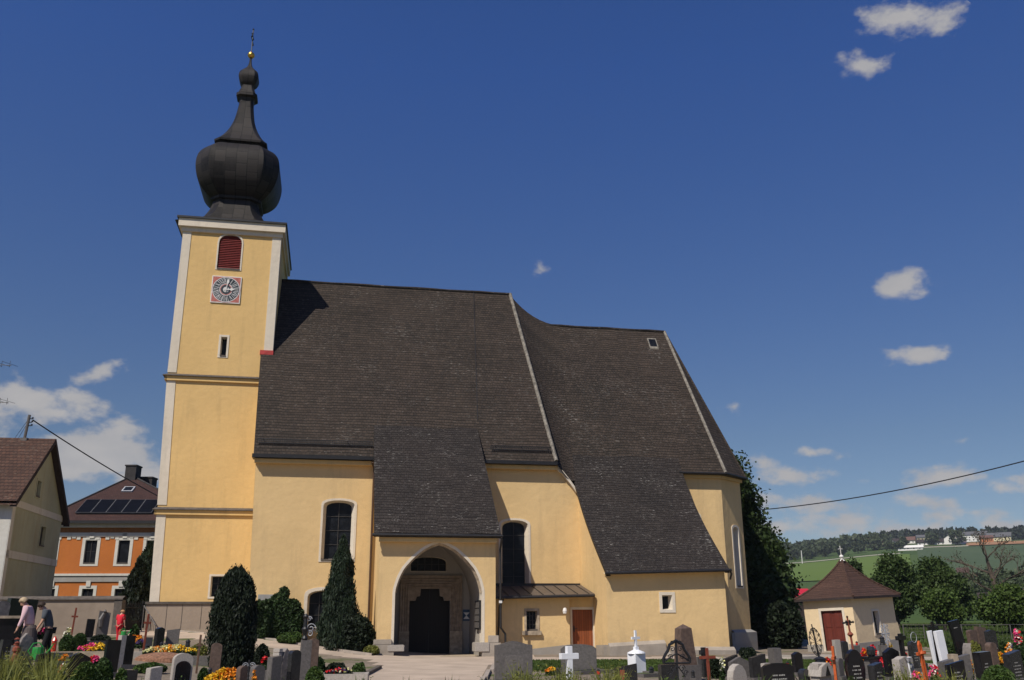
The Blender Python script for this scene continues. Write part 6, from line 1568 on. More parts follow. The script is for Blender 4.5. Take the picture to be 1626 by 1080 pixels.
# iron scroll ornament left of it
p = atY(396, 1048, 22); IO = thing('iron_cross', 'dark wrought iron scroll ornament in front of the columnar thuja', 'grave cross', (p.x, 22, hgt(p.x,22)), R(20)); hh = p.z-hgt(p.x,22)
m = MB(); m.tube([(0,0,-.1),(0,0,hh)], .02, 6); m.tube([(-.16,0,hh*.72),(.16,0,hh*.72)], .018, 5); m.build('upright', 'iron', IO); m = MB()
for s_ in (-1,1):
    for z in (.3,.5,.62,.85): scroll(m, (s_*.07, hh*z), .07, s=s_, rr=.01)
m.build('scrollwork', 'greyiron', IO)
xcross(121, 965, 44, 'redwood', 'red brown wooden cross in front of the rough churchyard wall', 979, 10, .075, phi=30)
xcross(236, 975, 35, 'redwood', 'tall thin rusty red cross beside the handrail', 989, 11, .075, phi=30)
xcross(319, 1008, 28, 'brownwood', 'thin brown cross left of the columnar thuja', 1025, 9, .055, phi=30)
# wooden crucifix figure
p = atY(28, 1018, 24.5); z0 = hgt(p.x, 24.5); WC = thing('carved_figure', 'red brown carved wooden figure among the weeds at the left', 'figure', (p.x, 24.5, z0), R(30)); hh = p.z-z0
MB().lathe([(.10,0),(.12,hh*.3),(.09,hh*.55),(.06,hh*.62),(.10,hh*.70),(.09,hh*.8),(.04,hh*.85),(.05,hh*.9),(.07,hh*.95),(0,hh)], n=9).build('figure_body', 'redwood', WC)
lantern(28, 1012, 25, 'reddish lantern above the carved figure', 'redwood', .2, .07)
# grave at the wall with border
kerbplot(130, 1040, 2.3, 1.3, 'stone', 'reddish stone grave border with yellow and pink flowers', 12, 30.5, h=.28)
flowers(147, 1036, 50, 12, 31.4, ['pink','yellow','yellow'], 'yellow and pink flowers behind the reddish stone border', 420, 3, .06, zoff=.1)
flowers(102, 1050, 14, 9, 27.5, ['orange'], 'orange flowers below the reddish stone border', 120, 4, .055)
flowers(148, 1053, 18, 10, 27.5, ['red','pink'], 'red flowers below the reddish border, right of the orange ones', 150, 5, .055)
flowers(97, 1072, 18, 15, 20.6, ['red','white','cream'], 'small mixed blossoms in front of the low tan marker', 90, 6, .045)
bush('box_ball', 'round dark box bush left of a pair before the wall', 105, 1036, 26, 28, 34, 'box', 5000, .06, 41, ragged=.2)
bush('box_ball', 'round box bush right of a pair, behind the other ball', 125, 1030, 24, 25, 36, 'box', 5000, .06, 42, ragged=.2)
bush('green_shrub', 'rounded fresh green shrub at the bottom, left of the slim black stone', 132, 1096, 44, 46, 19.5, 'thuja', 9000, .05, 43, ragged=.8)
bush('green_shrub', 'smaller fresh green shrub touching the rounded one on its right', 163, 1090, 30, 44, 20.5, 'box', 6000, .05, 44, ragged=.8)
bush('green_shrub', 'leafy plant with pale tips beside the low dark stone', 192, 1082, 20, 22, 19.5, 'thuja', 1500, .06, 45, ragged=1)
def canister(px, pyt, Y, label, h=.34, r=.13):
    top = atY(px, pyt, Y); t = thing('watering_can', label, 'watering can', (top.x, Y, top.z-h), R(20), 'green watering cans')
    m = MB(); m.lathe([(0,0),(r,0),(r*1.05,.03),(r*.95,h*.75),(r*.9,h*.82)], n=12); m.build('body', 'greenplastic', t)
    m = MB(); m.tube([(r*.9,0,.08),(r*1.9,0,h*.7),(r*2.3,0,h*1.0)], [.035,.02,.018], 7); m.lathe([(.02,0),(.045,.02)], (r*2.3,0,h), 8); m.build('spout', 'greenplastic', t)
    m = MB(); m.tube([(-r*.9,0,h*.25),(-r*1.6,0,h*.55),(-r*.9,0,h*1.05),(0,0,h*1.1),(r*.7,0,h*.82)], .016, 6); m.build('handle', 'greenplastic', t); return t
canister(62, 1023, 25.5, 'green watering can behind the black headstone', .40, .15)
canister(197, 1000, 43.7, 'green watering can carried by the person in red')
canister(45, 998, 29.0, 'dark green watering can in the hand of the woman in pink', .26, .10)
lantern(88, 1010, 32, 'red candle lantern beside the box ball', 'redglass', .62, .09, 'redglass')
flowers(66, 1005, 10, 6, 29.2, ['red','pink'], 'bunch of red flowers held by the woman in grey', 60, 7, .05, 'flowers', 'flower_bunch', zoff=.62)
flowers(107, 1006, 12, 8, 40, ['white','cream'], 'pale flowers above the dark box balls', 50, 8, .07, zoff=.1)
flowers(214, 1016, 28, 6, 39, ['orange','orange'], 'orange flowers on a dark tray behind the slim black stone', 160, 9, .06)
flowers(222, 1020, 16, 4, 38.2, ['purple'], 'dark purple flowers beside the orange tray', 60, 10, .06)
flowers(268, 1042, 84, 15, 32.5, ['cream','orange','cream','yellow'], 'large mixed yellow, white and orange flower bed on a grave mound', 900, 11, .06, deep=.4, zoff=.12)
m = MB(); p = atY(248, 1050, 31.4); o = MB().lathe([(1.0,0),(.95,.14),(.75,.24),(.3,.30),(0,.31)], n=24).build('grave_mound', 'mulch'); o.location = (p.x, 31.9, hgt(p.x,31.9)-.02); o.scale = (.9,.62,1); tag(o, 'brown bark mulch mound below the mixed flower bed', 'grave mound')
bush('low_cushion', 'low dark green cushion plants between the mulch mound and the pale wedge stone', 238, 1066, 50, 14, 27, 'thuja', 3500, .05, 46, ragged=1)
bush('low_cushion', 'pale yellowish green hedge strip behind the thin brown cross', 316, 1030, 34, 8, 34.5, 'weed', 1800, .05, 47, ragged=1)
kerbplot(318, 1044, 1.3, .8, 'greygranite', 'grey block border right of the mixed flower bed', 8, 31.5, h=.3)
kerbplot(306, 1086, 3.2, .9, 'lightgranite', 'long white granite border at the bottom under the orange flowers', 6, 21.5, h=.22)
flowers(355, 1082, 62, 17, 22.4, ['yellow','orange','orange'], 'dense orange and yellow flowers behind the white granite border', 700, 12, .05, deep=.3)
bush('box_ball', 'small dark green bush left of the dense orange flowers', 322, 1082, 18, 22, 23, 'box', 2500, .05, 48, ragged=.4)
bush('dark_bush', 'dark rounded bush with one red rose right of the thuja', 415, 1056, 26, 34, 30, 'cypress', 5000, .06, 49, ragged=.4)
flowers(421, 1050, 8, 7, 27, ['red'], 'single red rose in front of the dark rounded bush', 24, 13, .07, zoff=.3)
kerbplot(412, 1078, .9, .5, 'greygranite', 'grey planter edge under the red rose', 10, 26, h=.35)
flowers(403, 1078, 7, 10, 21.6, ['orange'], 'orange rose by the low round-topped posts', 20, 14, .06)
bush('box_ball', 'bright green ball shrub beside the concrete planter', 499, 1092, 32, 34, 24, 'thuja', 5000, .05, 50, ragged=.25)
bush('green_shrub', 'dark green perennial right of the brown pillar', 506, 1066, 20, 22, 29, 'ivy', 2500, .06, 51, ragged=.8)
kerbplot(545, 1077, 1.35, .9, 'lightgranite', 'concrete planter trough beside the path with red flowers', 6, 26.5, h=.34)
flowers(538, 1074, 44, 12, 26.6, ['red','purple','cream'], 'red and white flowers in the concrete trough', 90, 15, .05, zoff=.22, leafm='darkbush')
bush('green_shrub', 'low green perennial at the right end of the concrete trough', 569, 1066, 26, 14, 28, 'thuja', 2200, .05, 52, ragged=1)
bush('green_shrub', 'brownish red perennial behind the concrete trough', 533, 1064, 40, 12, 29, 'darkbush', 2500, .06, 53, ragged=1)
bush('box_ball', 'dark green mound under the handrail by the yew', 214, 1001, 16, 10, 45, 'box', 1500, .07, 54, ragged=.6)
bush('green_shrub', 'dark plants at the foot of the relief slab', 160, 1018, 34, 10, 43, 'darkbush', 2500, .07, 55, ragged=1)
kerbplot(170, 1024, 2.2, 1.0, 'darkgranite', 'dark grave border below the relief slab', 8, 41, h=.25)
kerbplot(205, 1050, 1.6, 1.2, 'lightgranite', 'pale grave border right of the slim black stone', 20, 33, h=.2, fill='path')
# dark enclosure at the left edge: capped tomb, slab standing for a shelter
p = atY(13, 978, 38); z0 = hgt(p.x, 38); VT = thing('tomb', 'dark tomb block with a pale capping at the left edge', 'tomb', (p.x, 38, z0), R(30))
MB().box(-1.1, .45, -.6, .9, -.1, p.z-z0-.1).build('block', 'blackgranite', VT); MB().box(-1.2, .55, -.7, 1., p.z-z0-.1, p.z-z0).build('capping', 'stone', VT)
stone(37, 951, 46, 42, 'flat', 'blackgranite', 'tall wide black slab standing in for a dark shelter at the left end of the churchyard wall', t=.4, phi=50)  # plain black slab added in place of a dark wooden or hedge shelter
stone(4, 954, 26, 40, 'arch', 'rock', 'weathered grotto stone behind the dark tomb block', t=.4)
# --- right group
stone(815, 1018, 62, 27, 'wave', 'greygranite', 'broad grey headstone with gently raised centre beside the porch', t=.16, phi=10)
stone(817, 1041, 31, 24.5, 'curve', 'greygranite', 'smaller grey stone with curved top in front of the broad one', t=.12, phi=4)
stone(918, 1023, 58, 33, 'curve', 'greygranite', 'broad dark grey headstone with curved top behind the white marble cross', t=.18, phi=4)
MB
xc = xcross(903, 1026, 24, 'white_marble', 'thick white marble cross in front of the broad dark grey stone', 1042, 28, .14, .14, 22); MB().box(-.12,.12,-.02,.02,1.0,1.02).build('emblem', 'darkgranite', xc) if 0 else None
# white pillar with cross
loc, h, ln = place(1010, 1033, 31.5); PL = thing('grave_pillar', 'white painted pillar carrying a slender white cross before the sacristy wall', 'grave monument', loc, 0, None, rot=(0,-ln,R(34)))
MB().box(-.22,.22,-.2,.2,-.1,h-.06).build('pillar', 'white_marble', PL, bevel=.01); m = MB(); m.lathe([(.29,-.04),(.27,0),(.1,.07),(0,.08)], (0,0,h-.05), 16); m.build('cap', 'white_marble', PL)
zt_ = atY(1009, 1001, 31.5).z-loc.z; m = MB(); m.box(-.07,.07,-.06,.06,h,h+.12); m.box(-.035,.035,-.03,.03,h+.1,zt_); m.box(-.17,.17,-.031,.031,zt_-.28,zt_-.2); m.build('cross', 'white_marble', PL)
stone(993, 1054, 37, 23.5, 'slant', 'darkgranite', 'dark slab with slanted top behind the short red post', t=.07, phi=16)
p = atY(988, 1064, 22); o = MB().box(-.05,.05,-.05,.05,-.1,p.z-hgt(p.x,22)).build('post', 'redwood', bevel=.006); o.location = (p.x, 22, hgt(p.x,22)); tag(o, 'short bright red post before the dark slanted slab', 'post')
lantern(1034, 1058, 31, 'black cylindrical lantern on the lawn right of the white pillar', 'iron', .3, .09)
# obelisk
loc, h, ln = place(1084, 991, 28); OB = thing('obelisk', 'tall dark tapering obelisk in front of the sacristy wall', 'grave monument', loc, 0, None, rot=(0,-ln,R(26)))
zb_ = atY(1090, 1056, 28).z-loc.z; m = MB(); w0, w1 = .26, .19
for s_ in range(4):
    a0, a1 = PI/4+s_*PI/2, PI/4+(s_+1)*PI/2; f = lambda a, r, z: (r*1.414*cos(a), r*1.1*sin(a), z)
    m.face([f(a0,w0,zb_), f(a1,w0,zb_), f(a1,w1,h-.12), f(a0,w1,h-.12)]); m.face([f(a0,w1,h-.12), f(a1,w1,h-.12), (0,0,h)])
m.build('shaft', 'browngranite', OB); MB().box(-.33,.33,-.28,.28,-.1,zb_).build('pedestal', 'greygranite', OB, bevel=.015)
stone(1060, 1055, 32, 23.8, 'flat', 'darkgranite', 'dark block carrying the framed iron cross', t=.25, phi=12)
# iron cross in trefoil frame
p = atY(1073, 1017, 23.2); z0 = hgt(p.x,23.2); IC = thing('iron_cross', 'black wrought iron cross inside a trefoil shaped iron frame', 'grave cross', (p.x, 23.2, z0), R(15)); hh = p.z-z0; zb_ = atY(1073, 1053, 23.2).z-z0
m = MB(); fw = .34
tre = [(-fw,zb_),(-fw*1.02,zb_+.10),(-fw*.85,zb_+.20),(-fw*.62,zb_+.30),(-fw*.5,zb_+.42),(-fw*.3,hh-.06),(0,hh)]; tre = tre+[(-x, z) for x, z in tre[-2::-1]]
m.tube([(x,0,z) for x, z in tre], .035, 6); m.tube([(-fw,0,zb_),(fw,0,zb_)], .022, 5); m.build('frame', 'iron', IC)
m = MB(); m.tube([(0,0,-.1),(0,0,hh-.03)], .028, 6); m.tube([(-fw*.95,0,zb_+.05),(0,0,zb_+.22),(fw*.95,0,zb_+.05)], .02, 5); m.build('upright', 'iron', IC)
m = MB()
for s_ in (-1,1):
    for (a, z, r) in ((.10,zb_+.32,.07),(.09,zb_+.46,.05),(.15,zb_+.14,.07),(.28,zb_+.07,.04),(.12,zb_-.12,.09),(.22,zb_-.22,.06)): scroll(m, (s_*a, z), r, s=s_, rr=.011)
    m.tube([(0,0,zb_-.05),(s_*.16,0,zb_-.25),(s_*.2,0,zb_-.32)], .014, 5)
m.build('scrollwork', 'iron', IC)
stone(1110, 1043, 20, 30, 'flat', 'greygranite', 'grey slab with pale side right of the obelisk', t=.22, phi=30)
xcross(1116, 1028, 29.5, 'darkgranite', 'dark stone cross on the grey slab right of the obelisk', 1036, 11, .13, .1, 30)
xcross(1122, 1029, 25, 'redwood', 'red brown wooden cross with broad arms right of the obelisk', 1044, 25, .075, .05, 14)
stone(1158, 1040, 26, 29.5, 'slant', 'darkgranite', 'dark slanted slab behind the pale arched stone', t=.12)
stone(1172, 1043, 34, 28, 'peak', 'greygranite', 'grey gabled slab behind the pale arched stone', t=.14, phi=20)
stone(1168, 1054, 32, 23.5, 'gothic', 'lightgranite', 'pale pointed-arch stone with a light speckled edge', t=.2, phi=34)
stone(1201, 1039, 28, 27.5, 'slant', 'darkgranite', 'dark slab between the gabled stone and the pale square pillar', t=.16, phi=30, ins=0)
stone(1229, 1029, 22, 33, 'flat', 'greygranite', 'pale grey square pillar near the choir corner', t=.4, phi=16)
stone(1215, 1053, 16, 25, 'flat', 'lightgranite', 'small pinkish white block left of the black inscribed stone', t=.12)
stone(1233, 1053, 52, 22.6, 'curve', 'blackgranite', 'wide black headstone with curved top and pale writing', t=.14, phi=12, ins=5, base='lightgranite')
stone(1264, 1035, 18, 30, 'peak', 'blackgranite', 'slim black slab behind the wide inscribed stone', t=.16, phi=30)
stone(1275, 1062, 18, 24, 'arch', 'darkgranite', 'round-topped dark stone left of the white house-shaped monument', t=.16)
def gable(tt, w_, h, t):
    m = MB(); m.prism([(-w_/2-.05,h-.30),(w_/2+.05,h-.30),(w_/2-.02,h-.08),(.0,h+.02),(-w_/2+.02,h-.08)], -t/2-.08, t/2+.08); m.build('roof_block', 'lightgranite', tt, bevel=.01); m = MB(); m.prism([(-.09,h-.28),(.09,h-.28),(0,h-.05)], -t/2-.1, -t/2-.07); m.build('niche', 'blackgranite', tt)
stone(1301, 1053, 32, 24, 'flat', 'lightgranite', 'white monument shaped like a little roofed house', t=.26, phi=34, extra=gable)
lantern(1302, 1042, 26, 'round black lantern lid behind the white house-shaped monument', 'iron', .3, .17)
stone(1329, 1045, 16, 28, 'arch', 'greygranite', 'grey stone with curved top right of the orange post', t=.2)
p = atY(1319, 1026, 23); z0 = hgt(p.x,23); OP = thing('grave_cross', 'thin orange painted post cross left of the oval black stele', 'grave cross', (p.x+.05,23,z0), 0, None, rot=(0,-R(2),R(60))); hh = p.z-z0
MB().box(-.04,.04,-.03,.03,-.1,hh).build('upright', 'orangewood', OP, bevel=.005); MB().box(-.13,.13,-.034,.034,hh-.30,hh-.23).build('arm', 'orangewood', OP, bevel=.005)
def ovalcross(tt, w_, h, t): pass
stone(1353, 1031, 32, 22.8, 'ellipse', 'blackgranite', 'tall oval black stele with lines of pale writing', t=.16, phi=14, ins=7, base='greygranite')
p = atY(1345, 978, 22.9); zt_ = atY(1353, 1031, 22.8).z
IK = thing('iron_cross', 'slender dark iron cross with a ball, rising above the oval black stele', 'grave cross', (p.x+.10, 22.95, zt_-.3), 0, None, rot=(0,-R(5),R(10))); hh = p.z-zt_+.3
m = MB(); m.tube([(0,0,0),(0,0,hh)], [.03,.02], 6); m.lathe([(0,-.09),(.075,0),(0,.09)], (0,0,hh-.42), 10); m.build('upright', 'redwood', IK)
m = MB(); m.tube([(-.12,0,hh-.15),(.12,0,hh-.15)], .022, 6)
for q in ((-.13,0,hh-.15),(.13,0,hh-.15),(0,0,hh-.02),(-.045,0,hh-.12),(.045,0,hh-.12),(-.04,0,hh-.19),(.04,0,hh-.19)): m.lathe([(0,-.035),(.035,0),(0,.035)], q, 6)
m.build('arm', 'iron', IK)
# lacy iron cross in front of the chapel
p = atY(1282, 990, 33); z0 = hgt(p.x,33); LC = thing('iron_cross', 'large lacy wrought iron cross with a round outline before the left side of the chapel', 'grave cross', (p.x+.35, 33, z0), 0, None, rot=(0,-R(11),R(30))); hh = p.z-z0
m = MB(); m.tube([(0,0,-.1),(0,0,hh)], [.05,.02], 6); m.build('upright', 'iron', LC); m = MB(); cz_ = hh*.62
for k in range(14):
    a = 2*PI*k/14; m.tube([(0,0,cz_),(.24*cos(a),0,cz_+.42*sin(a))], .008, 4); scroll(m, (.24*cos(a), cz_+.42*sin(a)), .06, s=1 if k % 2 else -1, rr=.011)
m.tube([(.27*cos(2*PI*k/20),0,cz_+.46*sin(2*PI*k/20)) for k in range(21)], .012, 4); m.build('scrollwork', 'iron', LC)
# silvery scroll cross
p = atY(1401, 990, 30); z0 = hgt(p.x,30); SC = thing('iron_cross', 'silvery scroll cross before the right wall of the chapel', 'grave cross', (p.x+.15, 30, z0), 0, None, rot=(0,-R(5),R(20))); hh = p.z-z0
m = MB(); m.tube([(0,0,-.1),(0,0,hh)], .022, 6); m.tube([(-.16,0,hh-.3),(.16,0,hh-.3)], .02, 6); m.build('upright', 'greyiron', SC); m = MB()
for s_ in (-1,1):
    for z in (.1,.22,.38,.5,.62): scroll(m, (s_*.08, hh-z), .07, s=s_, rr=.012)
m.build('scrollwork', 'greyiron', SC)
p = atY(1402, 1012, 29.9); lantern(1400, 1010, 29.8, 'dark lantern hung on the silvery scroll cross', 'iron', .26, .08)
stone(1327, 1016, 11, 40, 'flat', 'lightgranite', 'pale narrow frame stone before the chapel door', t=.2, phi=20); stone(1339, 1018, 10, 40, 'arch', 'darkgranite', 'dark narrow stone with pale edge before the chapel corner', t=.2, phi=20)
stone(1358, 1025, 9, 38, 'flat', 'greygranite', 'small grey stone at the foot of the chapel corner', t=.2, phi=20)
stone(1384, 1046, 26, 29, 'flat', 'greygranite', 'grey stone with dark cap slab and urn', t=.2, phi=34, extra=lambda tt, w_, h, t: (MB().box(-w_/2-.05,w_/2+.05,-t/2-.05,t/2+.05,h,h+.07).build('cap_slab','blackgranite',tt), MB().lathe([(.09,.07),(.12,.12),(.13,.25),(.10,.34),(0,.36)],(0,0,h),12).build('urn','darkgranite',tt)))
stone(1388, 1052, 24, 24.5, 'slant', 'darkgranite', 'dark inscribed stone with pale flank left of the peaked black stone', t=.2, phi=34, ins=6)
stone(1412, 1028, 26, 28, 'peak', 'blackgranite', 'peaked black headstone behind the pale lily stone', t=.14, phi=30)
def lily(tt, w_, h, t):
    m = MB(); m.tube([(.05,-t/2-.03,h*.35),(.02,-t/2-.05,h*.6),(.0,-t/2-.05,h*.8)], [.03,.025,.02], 6); m.lathe([(.0,0),(.03,.04),(.08,.12),(.10,.14)], (0,-t/2-.06,h*.8), 8); m.lathe([(.0,0),(.02,.03),(.05,.09)], (.09,-t/2-.05,h*.62), 8); m.build('lily_relief', 'white_marble', tt)
stone(1431, 1042, 32, 25, 'wave', 'lightgranite', 'pale fluted headstone with a carved lily', t=.22, phi=34, extra=lily)
xcross(1428, 1006, 27, 'blackgranite', 'black stone cross rising behind the pale lily stone', 1013, 12, .11, .1, 30)
stone(1447, 1018, 16, 33, 'arch', 'darkgranite', 'dark stone with a pale wire ring behind the lily stone', t=.16, phi=30, ins=4, extra=lambda tt, w_, h, t: MB().tube([(.15*cos(2*PI*k/16),-t/2-.02,h+.12+.17*sin(2*PI*k/16)) for k in range(17)], .012, 5).build('wire_ring', 'greyiron', tt))
def xl(px, pyt, pyb, w_, Y, mat, label, name='headstone', t=.12, lean=9, phi=22, kind='flat', ins=0, imat='engrave', cat='gravestone'):
    a, b = atY(px, pyt, Y), atY(px+10, pyb, Y); z0 = hgt(b.x, Y); h = a.z-z0; tt = thing(name, label, cat, (a.x+h*sin(R(lean)), Y, z0), 0, STN, rot=(0,-R(lean),R(phi)))
    sl = MB().prism(sprof(kind, w_, h), -t/2, t/2).build('slab', mat, tt, bevel=.008); MB().box(-w_/2-.06,w_/2+.06,-t/2-.1,t/2+.1,-.3,.1).build('base', 'greygranite', tt)
    if ins: inscription(sl, w_, h, -t/2-.004, ins, imat, int(px), .85)
    return tt
xl(1476, 1001, 1030, .30, 33, 'white_marble', 'white marble slab, left of the pair beside the black cross', lean=7); xl(1487, 1001, 1043, .32, 31, 'white_marble', 'white marble slab, right of the pair beside the black cross', lean=7)
xcross(1479, 987, 32, 'blackgranite', 'black cross standing between two white marble slabs', 997, 15, .10, .06, 20)
p = atY(1456, 1017, 26); z0 = hgt(p.x,26); OC = thing('grave_cross', 'ornate orange wooden cross left of the two white slabs', 'grave cross', (p.x+.13,26,z0), 0, None, rot=(0,-R(7),R(30))); hh = p.z-z0
m = MB(); m.box(-.055,-.02,-.03,.03,-.1,hh-.1); m.box(.02,.055,-.03,.03,-.1,hh-.1); m.prism([(-.055,hh-.1),(.055,hh-.1),(0,hh)], -.03, .03); m.build('upright', 'orangewood', OC); MB().box(-.17,.17,-.035,.035,hh-.36,hh-.28).build('arm', 'orangewood', OC, bevel=.006)
m = MB(); [m.tube([(-.04,0,hh-.45-.12*k),(.04,0,hh-.40-.12*k)], .012, 4) for k in range(6)]; m.lathe([(0,-.09),(.09,0),(0,.09)], (0,-.02,hh-.32), 8); m.build('carving', 'orangewood', OC)
xl(1510, 984, 1022, .42, 34, 'blackgranite', 'leaning tall black slab right of the white marble pair', lean=11, phi=16, ins=1)
stone(1537, 1021, 26, 33, 'rough', 'rock', 'rough low boulder under the leaning tall black slab', t=.4, phi=20)
stone(1541, 1000, 17, 34, 'curve', 'browngranite', 'brown rough stone, left of the trio by the fence', t=.16, phi=26); stone(1554, 994, 18, 34.5, 'slantl', 'browngranite', 'taller brown stone, middle of the trio by the fence', t=.16, phi=26)
stone(1570, 1000, 18, 33, 'wave', 'darkgranite', 'dark inscribed stone, right of the trio by the fence', t=.16, phi=26, ins=5)
stone(1571, 1020, 11, 29, 'arch', 'browngranite', 'brown weathered post stone below the inscribed stone of the trio', t=.2, phi=26)
def whitex(tt, w_, h, t):
    m = MB(); m.box(-w_*.10,w_*.06,-t/2-.02,t/2+.02,h-.16,h+.02); m.build('pale_inlay', 'stone', tt)
stone(1513, 1040, 50, 24.5, 'slant', 'greygranite', 'big grey monument with a pale inlay, behind the black writing panel', t=.18, phi=16, extra=whitex)
stone(1514, 1049, 30, 23.4, 'slant', 'blackgranite', 'black panel stone with many lines of pale writing', t=.1, phi=16, ins=8)
stone(1557, 1035, 28, 27, 'flat', 'blackgranite', 'polished black slab with pale flank right of the yellow rose', t=.24, phi=28, ins=5)
stone(1604, 1033, 28, 27.5, 'slant', 'darkgranite', 'dark inscribed slab above the bright green bush at the right', t=.22, phi=28, ins=6)
flowers(1540, 1064, 11, 14, 25, ['yellow','orange'], 'yellow orange roses left of the polished black slab', 50, 21, .07)
bush('box_ball', 'bright green ball bush at the lower right', 1588, 1092, 54, 36, 22.5, 'thuja', 9000, .05, 61, ragged=.35)
bush('box_ball', 'dark green bush at the right edge behind the bright ball bush', 1622, 1052, 22, 30, 30, 'ivy', 4000, .06, 62, ragged=.6)
flowers(1604, 1034, 18, 10, 33, ['orange','white','purple'], 'mixed flower arrangement near the right edge', 120, 22, .07)
flowers(1588, 1046, 14, 8, 31, ['yellow','orange'], 'orange flowers between the inscribed slabs at the right', 80, 23, .06)
flowers(1617, 1020, 14, 18, 36, ['pink','white','red'], 'wreath and flower stand at the far right below the tree', 90, 24, .09)
flowers(875, 1069, 18, 8, 31, ['orange','yellow'], 'small orange flowers between the two broad grey stones', 110, 25, .055)
lantern(886, 1059, 30, 'dark lantern beside the small orange flowers', 'iron', .25, .07)
flowers(1147, 1060, 8, 14, 26, ['white','cream'], 'white rose on a stem left of the dark slanted slab', 26, 26, .06)
bush('dark_bush', 'dark bush right of the broad-armed red cross', 1138, 1068, 24, 22, 29, 'darkbush', 3500, .06, 63, ragged=.8)
bush('dark_bush', 'dark low shrub at the choir foot in the shade', 1188, 1040, 28, 12, 42, 'darkbush', 2500, .07, 64, ragged=.8)
flowers(1314, 1058, 10, 12, 28, ['orange','red'], 'orange flowers left of the thin orange post', 70, 27, .06)
flowers(1373, 1040, 12, 8, 33, ['red','orange'], 'red geraniums on the grave before the chapel plinth', 80, 28, .08)
flowers(1386, 1034, 10, 8, 35, ['red'], 'dark red flower ball before the chapel plinth', 60, 29, .08)
flowers(1411, 1028, 12, 7, 38, ['yellow'], 'yellow flowers under the chapel window', 70, 30, .08)
flowers(1398, 1052, 9, 6, 29, ['pink','red'], 'pink flowers above the dark inscribed stone', 50, 31, .06)
flowers(1437, 1042, 9, 5, 29, ['red'], 'red flowers on top behind the lily stone', 40, 32, .06)
flowers(1484, 1072, 16, 14, 24, ['pink','white','red'], 'pink and white flowers left of the big grey monument', 70, 33, .06)
flowers(1456, 1080, 20, 12, 22, ['pink','orange'], 'pinkish flowers at the bottom below the ornate orange cross', 60, 34, .06)
flowers(1262, 1056, 8, 7, 31, ['cream'], 'pale yellow flowers beside the slim black slab', 30, 35, .07)
bush('green_shrub', 'low hedge plants behind the leaning black slab', 1500, 1030, 40, 14, 40, 'midgreen', 3500, .08, 65, ragged=1)
bush('green_shrub', 'planting strip before the fence right of the trio', 1590, 1026, 36, 10, 44, 'midgreen', 3000, .08, 66, ragged=1)
bush('green_shrub', 'pale green sedum between the rough boulder and the inscribed stone', 1550, 1028, 16, 10, 31.5, 'weed', 1500, .06, 67, ragged=.8)
# pale grave borders filling the right side
for i, (px, py, w_, d_, mt_, fl_, lb) in enumerate(((1400,1038,1.2,2.0,'lightgranite','mulch','pale border before the chapel plinth with red flowers'),(1455,1048,1.3,2.2,'lightgranite','path','wide pale border beside the ornate orange cross'),(1480,1060,1.2,2.0,'lightgranite','lawn','pale border with turf left of the big grey monument'),
        (1530,1032,1.6,1.6,'stone','soil','brownish border around the rough boulder'),(1585,1040,1.4,2.2,'lightgranite','soil','pale border between the inscribed slabs at the right'),(1610,1062,1.2,1.6,'lightgranite','mulch','pale border at the right edge behind the ball bush'),
        (1250,1046,1.4,2.2,'lightgranite','lawn','pale border with turf right of the square pillar'),(1310,1044,1.3,2.2,'lightgranite','mulch','pale border with bark in front of the chapel door'),(1345,1052,1.2,2.0,'greygranite','soil','grey border behind the oval stele'),
        (1130,1062,1.2,2.0,'greygranite','soil','grey border beside the broad-armed red cross'),(935,1070,1.5,1.0,'greygranite','lawn','grey stepped plinth before the broad dark grey stone'),(1020,1074,1.3,1.5,'greygranite','lawn','grey border before the white pillar'),(1430,1030,1.2,1.8,'lightgranite','path','pale border right of the chapel corner'))):
    kerbplot(px, py, w_, d_, mt_, lb, 36, fill=fl_, h=.14)

